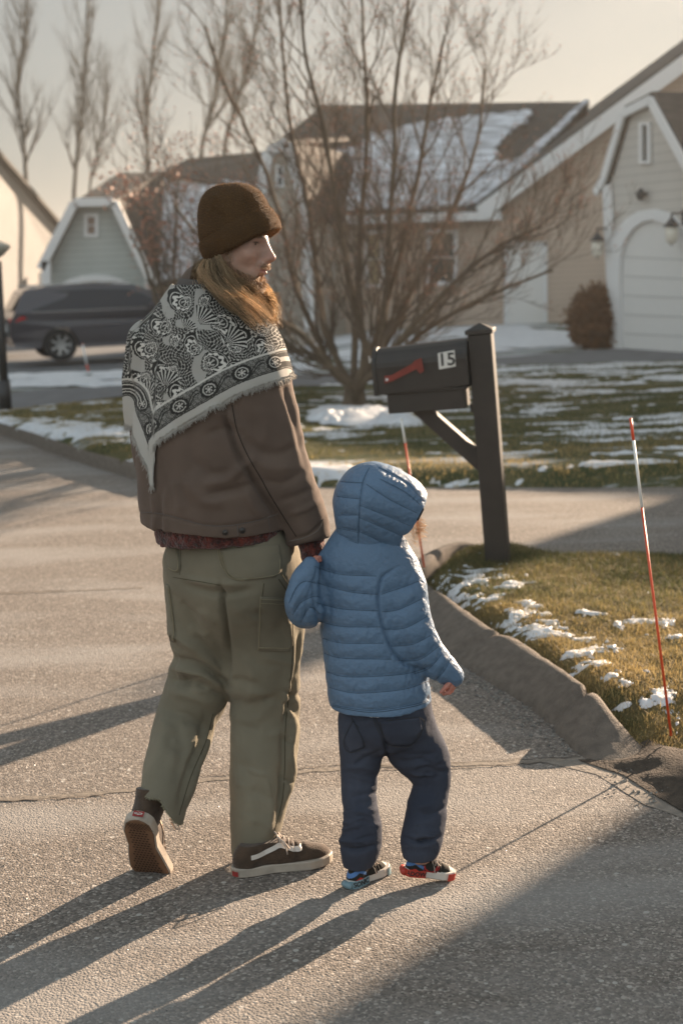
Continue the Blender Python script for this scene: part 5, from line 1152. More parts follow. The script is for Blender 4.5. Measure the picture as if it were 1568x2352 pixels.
for _ in range(3): VS[:] = (np.roll(VS, 1, 0)+2*VS+np.roll(VS, -1, 0))/4
idx = np.arange(NTH*NS).reshape(NTH, NS); FS = np.stack([idx[:, :-1], np.roll(idx, -1, 0)[:, :-1], np.roll(idx, -1, 0)[:, 1:], idx[:, 1:]], -1).reshape(-1, 4)
V0 = VS.reshape(-1, 3); NN = vnormals(V0, FS); s_ = np.sign(((V0-cen)*NN).sum(1).mean()); NN *= s_
if s_ < 0: FS = FS[:, ::-1]
V0 = V0+NN*(.009+.0035*fnoise(V0, 7, 4)[:, None]+.0012*fnoise(V0, 25, 9, 2)[:, None])
V0 = folds(V0, FS, [([(430, 665), (400, 720), (370, 800), (350, 900), (356, 1000), (356, 1080)], 8, -.004), ([(480, 660), (470, 740), (440, 830), (400, 920)], 12, .005), ([(560, 700), (600, 780), (640, 860)], 10, -.004), ([(590, 720), (625, 790), (655, 865)], 6, .005), ([(330, 800), (320, 880), (330, 960), (350, 1030)], 8, .004), ([(520, 690), (540, 780), (560, 860)], 14, -.003), ([(400, 680), (360, 750), (330, 830)], 10, .004)]) if s_ > 0 else V0
# paisley print, computed in the cloth's own plane and stored on the mesh
def paisley(V):
    x, y = proj(V); N = len(x)
    hd, hs = pdist(x, y, hemL); tipx = 352
    left = x < 358
    dl = pdist(x, y, [p for p in hemL[:25]])[0]; dr = pdist(x, y, [p for p in hemL[36:]])[0]
    v = np.full(N, .37)                          # pale ground
    rsn = np.random.default_rng(4)
    wob = vnoise(np.column_stack([x, y, x*0]), .05, 3)*6
    X_, Y_ = x+wob, y+vnoise(np.column_stack([x, y, x*0]), .05, 5)*6
    # ground filler: tendrils and small florets between the large drops
    fil = np.sin(X_*.42+3*np.sin(Y_*.11))*np.sin(Y_*.42+3*np.sin(X_*.1)); tend = np.abs(fil) > .20
    mask = vnoise(np.column_stack([x, y, x*0]), .028, 7) > -.38
    v = np.where(mask & tend, .035, v)
    motifs = [(430, 690, 34, .4), (500, 745, 40, -2.4), (575, 730, 40, 2.6), (385, 745, 32, .2), (455, 800, 30, 1.0), (350, 795, 34, .1), (398, 850, 36, .15), (336, 865, 30, 0), (478, 838, 42, -2.7), (545, 800, 36, 2.0), (620, 800, 30, .6), (430, 905, 34, .5), (350, 935, 26, .1), (385, 930, 28, .2), (610, 760, 24, 1.2), (520, 680, 26, 1.9), (470, 700, 20, 2.2), (405, 790, 20, 2.0), (540, 860, 24, 1.6), (370, 985, 22, .1)]
    for mx, my, sz, an in motifs:
        sz = sz*1.12
        dx, dy = x-mx, y-my; r = np.hypot(dx, dy); a = np.arctan2(dx, dy)+an+1.3*r/sz; rad = sz*(.56+.38*np.cos(a)+.14*np.cos(2*a)); q = r/rad; b1 = np.arctan2(dx, dy)
        sc = 1.10+.09*np.abs(np.sin(b1*7)); m_ = q < sc
        c_ = np.full(N, .035)
        c_ = np.where((q > .93) & (q < .98), .5, c_)
        inn = .80+.07*np.sin(b1*13); c_ = np.where(q < inn, .6, c_); c_ = np.where(q < .62+.06*np.sin(b1*17), .04, c_)
        c_ = np.where((q < .50) & (q > .44), .5, c_); c_ = np.where((q < .36) & (np.sin(b1*9) > .1), .4, c_); c_ = np.where(q < .16, .55, c_); c_ = np.where(q < .08, .03, c_)
        v = np.where(m_, c_, v)
        ring = (q > 1.13) & (q < 1.13+.1) & mask; v = np.where(ring & (np.sin(b1*24) > 0), .5, v)
    # fan-shaped fronds
    for mx, my, sz, an in [(455, 745, 46, 2.4), (520, 790, 50, 2.2), (380, 890, 44, 2.9), (590, 830, 36, 2.0), (340, 910, 34, 3.2), (425, 760, 30, 2.6)]:
        dx, dy = x-mx, y-my; r = np.hypot(dx, dy); a = np.arctan2(dx, dy)-an; a = (a+math.pi) % (2*math.pi)-math.pi; m_ = (r < sz*(1-.12*np.abs(np.sin(a*8)))) & (np.abs(a) < .85) & (r > 5); v = np.where(m_, np.where(np.sin(a*26+r*.05) > .25, .5, .03), v)
    # border band, fine print between two pale lines, then the plain frayed edge
    def band(v, d, s, lo_, hi_):
        m_ = (d > lo_) & (d < hi_); dd = (d-lo_)/(hi_-lo_); u = s
        fine = .16+.13*np.sin(s*.9+2*np.sin(d*.5))*np.sin(d*.9+2*np.sin(s*.35)); cx_ = ((s+30) % 78)-39; dm = np.hypot(cx_/1.25, (dd-.5)*42); aa = np.arctan2(cx_, (dd-.5)*42)
        f = np.where(dm < 17+2*np.abs(np.sin(aa*6)), .035, fine); f = np.where((dm < 13) & (dm > 10.5), .45, f); f = np.where((dm < 8) & (np.sin(aa*6) > 0), .45, f); f = np.where(dm < 3, .5, f)
        c2_ = (s % 78)-39; sw_ = np.abs((dd-.5)*42-9*np.sin(c2_*.09)); f = np.where((np.abs(c2_) < 24) & (sw_ < 5) & (sw_ > 2), .04, f)
        f = np.where((dd < .06) | ((dd > .10) & (dd < .14)), .06, f)
        v = np.where(m_, f, v); return np.where((d >= hi_) & (d < hi_+4.5), .55, v)
    inner = band(v, dr, hs, 20, 62)
    outl = band(v, dl, hs*1.1, 16, 52)
    useL = dl*1.1 < dr
    v = np.where(useL, outl, inner)
    dmin = np.where(useL, dl-16, dr-20); v = np.where(dmin < 0, .44, v)
    return v[:, None]*np.array([1.0, .95, .87])
M_SH = mat('printed_cotton', (1, 1, 1), .9, attr=True, bump=.15, bscale=900, spec=.1, sheen=.1)
cols = paisley(V0)
keep = np.ones(len(FS), bool)
sh = mesh('shawl', V0, FS, M_SH, man, True, cols=cols)
sd_ = sh.modifiers.new('thick', 'SOLIDIFY'); sd_.thickness = .002; sd_.offset = -1
VG = V0.reshape(NTH, NS, 3); xe, ye = proj(VG[:, -1]); he, _ = pdist(xe, ye, hemL); er = VG[:, -1]; dn = VG[:, -1]-VG[:, -6]; dn /= np.linalg.norm(dn, axis=1, keepdims=True)+1e-9
rs = np.random.default_rng(8); ii = rs.integers(0, NTH-1, 4200); f_ = rs.random(4200)[:, None]; p = er[ii]*(1-f_)+er[ii+1]*f_; big = np.linalg.norm(er[ii]-er[ii+1], axis=1) < .02; d = dn[ii]+rs.normal(0, .35, (4200, 3)); ln = rs.uniform(.004, .012, (4200, 1))
P = np.stack([p-d*.004, p+d*ln*.5, p+d*ln+rs.normal(0, .001, (4200, 3))], 1)[big]; V1, F1 = strands(P, .0007, .0004); mesh('fringe', V1, F1, mat('pale_thread', (.44, .41, .37), .9), sh)
# ---- head: one continuous surface with the neck and trunk of the body
def head_field(O, Fv, Lv, Uv, sc, h, lo, hi, beard=True):
    R = np.column_stack([Fv, Lv, Uv]); T = lambda f, l, u: np.asarray(O)+sc*(R@np.array([f, l, u])); fd = Field(lo, hi, h); E = lambda c, r, **k: fd.ell(T(*c), np.array(r)*sc, R, **k); K = lambda a, b, r1, r2=None, **k: fd.cap(T(*a), T(*b), r1*sc, (r2*sc if r2 else None), **k)
    E((.012, 0, .045), (.083, .077, .088), k=0); E((.03, 0, -.03), (.062, .064, .085), k=.03); E((.066, 0, -.085), (.030, .040, .04), k=.02); E((.078, 0, -.108), (.02, .022, .018), k=.012)
    for s in (-1, 1):
        K((-.005, s*.06, -.035), (.062, s*.02, -.105), .02, .017, k=.025); E((.062, s*.043, -.032), (.026, .022, .022), k=.02); K((.078, s*.043, .016), (.092, s*.010, .014), .010, .010, k=.012); E((.072, s*.032, -.003), (.016, .018, .016), k=.01)
    E((.078, 0, -.03), (.028, .024, .034), k=.015); K((.092, 0, -.012), (.105, 0, -.036), .011, .013, k=.01)
    K((.092, 0, .01), (.119, 0, -.034), .0095, .0105, k=.014); E((.118, 0, -.037), (.0135, .0115, .0105), k=.008)
    for s in (-1, 1): E((.107, s*.0125, -.042), (.0125, .0075, .0085), k=.006)
    for s in (-1, 1): E((.097, s*.033, -.003), (.014, .018, .0095), k=.010, mode='sub'); E((.0715, s*.0315, -.003), (.0121, .0121, .0121), k=.003); K((.0775, s*.044, .0035), (.0845, s*.021, .0045), .0038, k=.004); K((.0765, s*.044, -.0105), (.0825, s*.023, -.0105), .0034, k=.005)
    E((.098, 0, -.060), (.014, .026, .014), k=.012); K((.1055, 0, -.0685), (.094, .021, -.0715), .0052, .0035, k=.005); K((.1055, 0, -.0685), (.094, -.021, -.0715), .0052, .0035, k=.005); K((.103, 0, -.0795), (.093, .018, -.0765), .0062, .004, k=.005); K((.103, 0, -.0795), (.093, -.018, -.0765), .0062, .004, k=.005)
    for s in (-1, 1): K((.109, s*.002, -.074), (.092, s*.026, -.0738), .0018, k=.002, mode='sub')
    E((.094, 0, -.095), (.016, .022, .008), k=.01, mode='sub')
    for s in (-1, 1): E((.004, s*.078, -.008), (.019, .009, .032), k=.006); E((.008, s*.087, -.004), (.010, .006, .018), k=.004, mode='sub'); E((.002, s*.081, -.036), (.009, .006, .011), k=.006)
    K((-.02, 0, -.06), (-.04, 0, -.19), .058, .062, k=.03)
    return fd, T, R
O = W(533, 556, YM-.03); ya = math.radians(-19); pt_ = math.radians(5); Fv = np.array([math.cos(ya)*math.cos(pt_), math.sin(ya), -math.sin(pt_)]); Fv /= np.linalg.norm(Fv)
Uv = np.array([.10, 0.02, 1.0]); Uv -= Fv*(Uv@Fv); Uv /= np.linalg.norm(Uv); Lv = np.cross(Uv, Fv); SCM = .93
fd, TM, RM = head_field(O, Fv, Lv, Uv, SCM, .0024, O-np.array([.13, .12, .23]), O+np.array([.14, .12, .15])); HV, HF = fd.net(); HV = relax(HV, HF, 1)
BO = [(500, 700, YM, 60, .9, 30), (500, 760, YM, 120, .6, 30), (490, 900, YM, 130, .55, 30), (500, 1100, YM, 110, .6, 30), (520, 1260, YM, 120, .6, 30)]
fd = Field([-.75, 3.45, .05], [.05, 4.2, 1.66], .012); fd.limb(BO, .0)
for st in (RL, LL): fd.limb([(x, y, Y_, h*.72, r) for x, y, Y_, h, r in st[:-1]], .03, pad=.06)
fd.limb([(x, y, Y_, h*.6, r) for x, y, Y_, h, r in SR], .03, pad=.06)
BV, BF = fd.net(); BV = relax(BV, BF, 2)
# hand of the man closed round the child's fist
hc = W(726, 1292, YM-.13)
def hand(palm0, palm1, width_v, fdir, curl_v, sc, thumb_side=1, h=.0022, curl=1.0):
    """palm between two points, five tapered bent fingers, thumb from the side of the palm"""
    palm0, palm1 = np.asarray(palm0, float), np.asarray(palm1, float); wv = np.asarray(width_v, float); wv /= np.linalg.norm(wv); cv = np.asarray(curl_v, float); cv /= np.linalg.norm(cv); fv = np.asarray(fdir, float); fv /= np.linalg.norm(fv)
    fd = Field(np.minimum(palm0, palm1)-.13*sc, np.maximum(palm0, palm1)+.13*sc, h)
    for o in (-.026, -.009, .009, .026): fd.cap(palm0+wv*o*sc*.75, palm1+wv*o*sc, .0155*sc, .0115*sc, k=.012*sc)
    for j, (o, L_) in enumerate(((-.028, .062), (-.0095, .075), (.0095, .080), (.028, .070))):
        p = palm1+wv*o*sc; a = .35*curl
        for m_, (fr, r0, r1) in enumerate(((.45, .0095, .0085), (.32, .0085, .0075), (.25, .0075, .0062))):
            d = fv*math.cos(a)+cv*math.sin(a)+wv*o*1.5; d /= np.linalg.norm(d); q_ = p+d*L_*fr*sc; fd.cap(p, q_, r0*sc, r1*sc, k=.0025*sc); p = q_; a += (.85+.05*j)*curl
    t0 = palm0+(palm1-palm0)*.3-wv*.030*sc*thumb_side*-1; p = t0; d = fv*.6+wv*.55*thumb_side+cv*.5; d /= np.linalg.norm(d); q_ = p+d*.038*sc; fd.cap(p, q_, .0125*sc, .0105*sc, k=.008*sc); d2 = fv*.75+cv*.75; d2 /= np.linalg.norm(d2); fd.cap(q_, q_+d2*.03*sc, .0100*sc, .0078*sc, k=.004*sc)
    return fd.net()
Hm0, Hm1 = W(716, 1290, YM-.085), W(712, 1322, YM-.09)
MV, MF = hand(Hm0, Hm1, (.25, 1, .1), Hm1-Hm0, (1, -.1, -.15), .92, 1, .0025, 1.1)
def joinm(*vf):
    V = []; F = []; n = 0
    for v, f in vf: V.append(v); F.append(f+n); n += len(v)
    return np.vstack(V), np.concatenate(F)
V, F = joinm((HV, HF), (BV, BF), (MV, MF))
rel = (V-O)@RM/SCM
col = np.tile(np.array([.5, .3, .225]), (len(V), 1)); inh = np.linalg.norm(V-O, axis=1) < .2
def blob(c, r, k_): return np.exp(-((rel-np.array(c))/np.array(r)*1.0)**2 @ np.ones(3))*k_*inh
red = blob((.118, 0, -.04), (.014, .014, .014), 1)+.12*blob((.075, -.045, -.035), (.03, .03, .025), 1); col = col*(1-.5*np.clip(red, 0, 1)[:, None])+np.array([.55, .16, .11])*.5*np.clip(red, 0, 1)[:, None]
for s in (-1, 1):
    bw_ = np.clip(blob((.088, s*.030, .0190), (.02, .019, .0045), 1.9), 0, 1)[:, None]; col = col*(1-bw_*.8)+np.array([.06, .035, .02])*bw_*.8
    ey = np.clip(blob((.0835, s*.0325, .0018), (.006, .012, .0022), 2.2), 0, 1)[:, None]; col = col*(1-ey*.85)+np.array([.05, .03, .025])*ey*.85
lip = np.clip(blob((.1, 0, -.074), (.02, .020, .0055), 1.5), 0, 1)[:, None]; col = col*(1-.55*lip)+np.array([.42, .12, .10])*.55*lip
brd = sstep(-rel[:, 2]+.35*(.06-rel[:, 0]), .062, .092)*(rel[:, 0] > -.02)*inh*(1-lip[:, 0]); brd = np.maximum(brd, np.clip(blob((.1, 0, -.0605), (.02, .024, .005), 1.4), 0, 1)); brd = np.maximum(brd, np.clip(blob((.022, -.07, -.03), (.012, .02, .045), 1.5), 0, 1))
col = col*(1-.6*brd[:, None])+np.array([.24, .14, .08])*.6*brd[:, None]
body = mesh('body', V, F, M_SKIN, man, True, cols=col)
# eyes
for s in (-1, 1):
    b = MB(); c_ = TM(.0722, s*.0315, -.0033); Rr = RM@np.array([[0, 0, 1], [0, 1, 0], [-1, 0, 0]]); b.lathe([(.0125*SCM*math.sin(a), .0125*SCM*math.cos(a)) for a in np.linspace(.05, 1.6, 8)][::-1], c_, 16, Rr); eo = b.build('eye', mat('eye_white', (.5, .45, .42), .25), body, True)
    b = MB(); b.lathe([(.0057*SCM*k/3, .0128*SCM-.0003*k) for k in range(3, -1, -1)], c_, 14, Rr); b.build('iris', mat('iris_brown', (.05, .03, .02), .2), eo, True)
# ---- hair of the man: long strands from under the hat, sweeping forward over the collar and chest
def hairset(ctrl, n, seed, r=.00045, jit=.006, K=14, curl=.0):
    """ctrl: list of control strands (lists of (x, y, Y)); strands are blends of neighbours"""
    rs = np.random.default_rng(seed); A = []
    for c in ctrl:
        P = np.array([W(*q) for q in c]); s = np.linspace(0, len(P)-1, K); i = np.minimum(s.astype(int), len(P)-2); f = (s-i)[:, None]
        p0 = P[np.maximum(i-1, 0)]; p1 = P[i]; p2 = P[i+1]; p3 = P[np.minimum(i+2, len(P)-1)]; A.append(.5*((2*p1)+(-p0+p2)*f+(2*p0-5*p1+4*p2-p3)*f*f+(-p0+3*p1-3*p2+p3)*f**3))
    A = np.array(A); out = []
    nl = max(6, n//26); lu = rs.random(nl)*(len(A)-1); lo_ = rs.normal(0, jit*1.3, (nl, 3)); global LOCKS; LOCKS = rs.integers(0, nl, n)
    for k in range(n):
        u = float(np.clip(lu[LOCKS[k]]+rs.normal(0, .07), 0, len(A)-1.001)); i = min(int(u), len(A)-2); f = u-i; S_ = A[i]*(1-f)+A[i+1]*f
        ln = rs.uniform(.72, 1.0); t = np.linspace(0, 1, K); tt = t*ln*(K-1); ii_ = np.minimum(tt.astype(int), K-2); ff = (tt-ii_)[:, None]; S_ = S_[ii_]*(1-ff)+S_[ii_+1]*ff
        S_ = S_+lo_[LOCKS[k]]*(.3+.9*t[:, None])+rs.normal(0, jit*.33, 3)*(.5+.5*t[:, None])+np.cumsum(rs.normal(0, jit*.13, (K, 3)), 0)
        if curl: ph = rs.uniform(0, 6); S_ = S_+curl*t[:, None]*np.column_stack([np.sin(t*16+ph), np.cos(t*16+ph), np.sin(t*13+ph)])
        out.append(S_)
    return np.array(out)
yn = YM-.03
ctrl = [[(468, 600, yn-.02), (452, 625, yn), (447, 645, yn+.03), (444, 665, yn+.05)], [(472, 604, yn-.06), (462, 628, yn-.07), (470, 652, yn-.09), (500, 690, yn-.12), (540, 715, yn-.15)], [(480, 602, yn-.075), (482, 630, yn-.085), (505, 662, yn-.10), (548, 695, yn-.13), (590, 730, yn-.13)],
        [(488, 598, yn-.085), (497, 628, yn-.09), (520, 660, yn-.10), (560, 697, yn-.11), (600, 738, yn-.10)], [(496, 596, yn-.085), (510, 628, yn-.09), (538, 664, yn-.09), (575, 698, yn-.09), (610, 745, yn-.07)], [(502, 594, yn-.08), (520, 630, yn-.085), (552, 668, yn-.08), (588, 700, yn-.06), (616, 742, yn-.03)], [(508, 600, yn-.075), (530, 640, yn-.07), (562, 676, yn-.05), (600, 700, yn-.01), (622, 735, yn+.02)]]
P = hairset(ctrl, 1700, 5, .0005, .009, 14, .003); V, F = strands(P, .0006, .0003); rs = np.random.default_rng(2); cc = np.array([.58, .43, .27])[None]*(rs.uniform(.35, 1.5, 400)[LOCKS]*rs.uniform(.75, 1.3, len(P)))[:, None]; hair = mesh('hair', V, F, M_HAIR, man, True, cols=np.repeat(cc, 14*3, 0))
ctrl2 = [[(455, 615, yn-.02), (430, 625, yn), (424, 640, yn+.02), (430, 650, yn+.02)], [(590, 680, yn-.03), (618, 690, yn), (626, 720, yn), (618, 752, yn)], [(600, 690, yn), (622, 672, yn+.02), (628, 690, yn+.03), (620, 700, yn+.03)]]
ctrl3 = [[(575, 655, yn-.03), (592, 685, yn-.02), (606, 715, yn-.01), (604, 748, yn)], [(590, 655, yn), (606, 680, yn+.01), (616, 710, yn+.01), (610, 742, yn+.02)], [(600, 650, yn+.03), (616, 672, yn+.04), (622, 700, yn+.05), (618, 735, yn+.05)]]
P = hairset(ctrl3, 800, 15, .0005, .008, 14, .004); V, F = strands(P, .00055, .0003); mesh('lit_lock', V, F, M_HAIR, hair, True, cols=np.repeat(np.array([.8, .64, .42])[None]*np.random.default_rng(4).uniform(.6, 1.5, (len(P), 1)), 14*3, 0))  # paler lock: glow of the sun behind put into the strand colour
P = hairset(ctrl2, 110, 6, .0005, .009, 14, .006); V, F = strands(P, .00035, .0002); mesh('stray_hair', V, F, M_HAIR, hair, True, cols=np.tile([.32, .2, .1], (len(V), 1)))
# beard: short strands rooted on the jaw skin
hn = vnormals(HV, HF); rl = (HV-O)@RM/SCM
cand = np.nonzero((rl[:, 0] > .0) & (rl[:, 0] < .115) & (rl[:, 2] < -.052-.0*rl[:, 0]) & (rl[:, 2] > -.14) & ((-rl[:, 2]+.35*(.06-rl[:, 0])) > .078) & ~((np.abs(rl[:, 1]) < .021) & (rl[:, 2] > -.085) & (rl[:, 0] > .085)))[0]
mst = np.nonzero((rl[:, 0] > .092) & (np.abs(rl[:, 1]) < .026) & (rl[:, 2] < -.052) & (rl[:, 2] > -.066))[0]; sb_ = np.nonzero((np.abs(rl[:, 1]) > .05) & (rl[:, 0] > .008) & (rl[:, 0] < .034) & (rl[:, 2] < .03) & (rl[:, 2] > -.08))[0]
def tuft(ids, n, ln, seed, grav):
    rs = np.random.default_rng(seed); i = ids[rs.integers(0, len(ids), n)]; p = HV[i]; d = hn[i]*.7+np.asarray(grav)+rs.normal(0, .25, (n, 3)); d /= np.linalg.norm(d, axis=1, keepdims=True); e = d+np.array([0, 0, -.5])+rs.normal(0, .3, (n, 3)); e /= np.linalg.norm(e, axis=1, keepdims=True); L_ = ln*rs.uniform(.4, 1.2, (n, 1)); return np.stack([p-hn[i]*.001, p+d*L_*.5, p+d*L_*.5+e*L_*.5], 1)
P = np.concatenate([tuft(cand, 1900, .015, 1, RM@np.array([.35, 0, -.6])), tuft(mst, 130, .007, 2, RM@np.array([.2, 0, -.8])), tuft(sb_, 260, .012, 3, (0, 0, -.9))]); V, F = strands(P, .0005, .0003); rs = np.random.default_rng(3)
mesh('beard', V, F, M_HAIR, man, True, cols=np.repeat(np.array([.46, .32, .2])[None]*rs.uniform(.5, 1.7, (len(P), 1)), 9, 0))
# ---- knitted hat
fd = Field(W(440, 640, YM)-[.05, .2, 0], W(665, 400, YM)+[.05, .16, 0], .003)
HC = W(549, 520, YM-.03); s1 = mpp(HC); bx = W(640, 516, YM-.03)-W(463, 608, YM-.03); bx /= np.linalg.norm(bx); bz = np.array([-bx[2], 0, bx[0]]); bz = bz if bz[2] > 0 else -bz
RH = np.column_stack([bx, np.cross(bz, bx), bz])
fd.ell(W(549, 540, YM-.03), (92*s1, 84*s1, 84*s1), RH, k=0); fd.ell(W(533, 500, YM-.03), (76*s1, 74*s1, 70*s1), RH, k=.03); fd.ell(W(500, 475, YM-.03), (36*s1, 46*s1, 40*s1), None, k=.035); fd.ell(W(555, 462, YM-.03), (42*s1, 46*s1, 32*s1), None, k=.04)
B0 = W(463, 608, YM-.11); tl = W(460, 560, YM-.11); hh = (tl-B0)@bz
brim = lambda X, Y, Z: -((X-B0[0])*bz[0]+(Z-B0[2])*bz[2]+.10*(Y-(YM-.11)))
fd.cut(lambda X, Y, Z: brim(X, Y, Z)+.01)
hat, HTV, HTF = cloth(fd, 'hat', M_HAT, man, [([(478, 470), (500, 490), (520, 500)], 5, -.004), ([(500, 440), (490, 465), (478, 490)], 5, .003)], 2, (.001, 14), (.0004, 300))
fd = Field(W(435, 650, YM)-[.05, .2, 0], W(670, 400, YM)+[.05, .16, 0], .003); fd.ell(W(552, 545, YM-.03), (98.5*s1, 92*s1, 89*s1), RH, k=0)
fd.cut(lambda X, Y, Z: np.maximum(brim(X, Y, Z), -brim(X, Y, Z)-hh*1.25+.15*(X-HC[0])*0)); fd.ell(W(552, 552, YM-.03), (86*s1, 79*s1, 130*s1), RH, k=0, mode='sub') if False else None
cf, CV, CF = cloth(fd, 'hat_cuff', M_HAT, hat, (), 3, (.001, 14), (.0004, 300))
for Vx, Fx, n_, par in ((HTV, HTF, 9000, hat), (CV, CF, 7000, cf)):
    nn_ = vnormals(Vx, Fx); rs = np.random.default_rng(n_); i = rs.integers(0, len(Vx), n_); d = nn_[i]+rs.normal(0, .5, (n_, 3)); L_ = rs.uniform(.0012, .0042, (n_, 1)); V, F = strands(np.stack([Vx[i], Vx[i]+d*L_*.6, Vx[i]+d*L_+rs.normal(0, .0008, (n_, 3))], 1), .00022, .00014); mesh('wool_fuzz', V, F, M_FUZZ, par)
# ---- shoes
def shoe(parent, name, heel, toe, up, sc, mu, msole, mfox, ankle, ws=1.0, ar=.145, h=.0028, th=.095):
    """heel, toe: ground points of the sole ends; up: sole normal. returns frame"""
    heel, toe, up = np.asarray(heel, float), np.asarray(toe, float), np.asarray(up, float); Lx = np.linalg.norm(toe-heel); fx = (toe-heel)/Lx; up = up-fx*(up@fx); up /= np.linalg.norm(up); lt = np.cross(up, fx); R = np.column_stack([fx, lt, up]); T = lambda a, b_, c: heel+R@np.array([a*Lx, b_*Lx, c*Lx])
    # sole outline: half widths along its length (fraction of the length), slight inward curve
    t = np.linspace(0, 1, 41); hwd = np.interp(t, [0, .03, .08, .2, .4, .6, .75, .88, .96, 1], [.02, .075, .105, .125, .115, .145, .162, .135, .08, .015])*ws; cx = .018*np.sin(t*math.pi*1.2)
    hs_ = []
    for s in (1, -1):
        r_ = range(41) if s == 1 else range(40, -1, -1); hs_ += [(t[i], cx[i]+s*hwd[i]) for i in r_]
    n = len(hs_); bend = lambda a: .05*max(0, a-.72)**1.4*2
    def ring(z, grow, m_=None): return [T(a+(a-.5)*grow*.6, b_+np.sign(b_-.0)*grow*.35, z+bend(a)) for a, b_ in hs_]
    V = ring(0, -.02)+ring(.012, .02)+ring(th*.9, .025)+ring(th, .0); F = []
    for k in range(3):
        for i in range(n): F.append((k*n+i, k*n+(i+1) % n, (k+1)*n+(i+1) % n, (k+1)*n+i))
    F.append(tuple(3*n+i for i in range(n)))
    fox = mesh('midsole', V, F, mfox, parent, False); 
    Vb = [v-up*.001 for v in ring(-.004, -.035)]+ring(.004, -.03); mesh('outsole', Vb, [tuple(range(n))[::-1]]+[(i, (i+1) % n, n+(i+1) % n, n+i) for i in range(n)], msole, parent, False)
    fd = Field(np.minimum(heel, toe)-.16, np.maximum(heel, toe)+.22, h)
    def E(c, r, **k): fd.ell(T(*c), np.array(r)*Lx, R, **k)
    E((.80, .012, .10), (.19, .135, .105), k=0); E((.62, .01, .13), (.2, .13, .13), k=.02); E((.42, .01, .16), (.2, .115, .18), k=.03); E((.16, 0, .14), (.15, .115, .16), k=.02); 
    fd.cap(T(.2, 0, .2), np.asarray(ankle), .125*Lx, ar*Lx, k=.02); fd.cut(lambda X, Y, Z: (th*.86*Lx)-((X-heel[0])*up[0]+(Y-heel[1])*up[1]+(Z-heel[2])*up[2]))
    fd.cut(lambda X, Y, Z: ((X-ankle[0])*up[0]*.3+(Y-ankle[1])*up[1]*.3+(Z-ankle[2])*1.0)-.01)
    V, F = fd.net(); V = relax(V, F, 2); N = vnormals(V, F); rel = (V-heel)@R/Lx
    V = V-N*(.0035*np.exp(-((rel[:, 0]-.62)/.02)**2)+.003*np.exp(-((rel[:, 0]-.70)/.02)**2)+.003*np.exp(-((rel[:, 0]-.56)/.02)**2))[:, None]*(rel[:, 2] > .14)[:, None]
    cols = mu[1](rel) if isinstance(mu, tuple) else None
    uo = mesh('upper', V, F, mu[0] if isinstance(mu, tuple) else mu, parent, True, cols=cols)
    uc = BVHTree.FromPolygons([tuple(v) for v in V], [tuple(f) for f in F.tolist()])
    return T, R, Lx, uo, uc, th, hs_, bend
def onupper(T, R, uc, a, c, side, off=.0015):
    """point on the outside of a shoe's upper, at length a and height c"""
    p = T(a, side*.6, c); h_ = uc.ray_cast(Vector(p), Vector(R@np.array([0, -side, 0])))
    if h_[0] is None: return None
    return np.array(h_[0])+R@np.array([0, side*off, 0])
M_SUE = mat('brown_suede', (.088, .054, .033), .95, noise=.5, nscale=30, bump=.4, bscale=300, sheen=.25); M_FOX = mat('dirty_rubber', (.52, .44, .36), .6, noise=.35, nscale=20, bump=.1, bscale=80); M_GUM = mat('gum_rubber', (.23, .12, .065), .7, noise=.3, nscale=25); M_LEA = mat('pale_leather', (.62, .56, .5), .5, noise=.1, nscale=40); M_LACE = mat('cotton_lace', (.5, .42, .36), .9)
M_RED = mat('red_rubber', (.3, .03, .025), .5)
def stripe(T, R, uc, side, parent, pts, w0, m, name):
    b = MB(); top = []; bot = []
    for (a, c, w) in [(p[0], p[1], w0*(p[2] if len(p) > 2 else 1)) for p in pts]:
        p1 = onupper(T, R, uc, a, c+w/2, side); p2 = onupper(T, R, uc, a, c-w/2, side)
        if p1 is not None and p2 is not None: top.append(p1); bot.append(p2)
    n = len(top); o_ = R@np.array([0, side*.0012, 0])
    if n < 2: return None
    V = [p for p in top]+[p for p in bot]+[p+o_ for p in top]+[p+o_ for p in bot]; F = []
    for i in range(n-1): F += [(2*n+i, 2*n+i+1, 3*n+i+1, 3*n+i), (i, i+1, 2*n+i+1, 2*n+i), (n+i, 3*n+i, 3*n+i+1, n+i+1)]
    return mesh(name, V, F, m, parent)
def sp2(pts, sub=5): return [tuple(q) for q in spl(pts, sub)]
# standing foot (right foot, outer side towards the camera)
hl = G(541, 2018); hl = G(533, 2011); to = hl+np.array([.272, .075, 0]); 
T, R, Lx, up_, uc, th, hs_, bend = shoe(man, 'shoe', hl, to, (0, 0, 1), 1, M_SUE, M_GUM, M_FOX, W(592, 1925, YM-.06))
sb2 = stripe(T, R, uc, -1, up_, [(a, c) for a, c in sp2([(.17, .21), (.30, .225), (.40, .255), (.47, .275), (.55, .24), (.63, .215), (.72, .225)])], .042, M_LEA, 'side_stripe')
b = MB()
for k in range(5):
    a = .47+.045*k; c = .33-.018*k*1.6; p = T(a, -.07, c+.01); q = T(a+.02, .06, c+.01); b.tube([T(a, -.085, c-.025), T(a+.005, -.05, c+.012), T(a+.02, .03, c+.014), T(a+.02, .07, c-.02)], .0022, 6)
for s in (-1, 1): b.tube([T(.46, -.03, .36), T(.44, -.08*s-.04, .38), T(.5, -.12*s-.03, .33), T(.55, -.10*s-.03, .25), T(.5, -.06*s-.03, .30), T(.46, -.03, .36)], .002, 6)
b.tube([T(.46, -.04, .36), T(.52, -.12, .26), T(.53, -.13, .19)], .0018, 6); b.build('laces', M_LACE, up_, True)
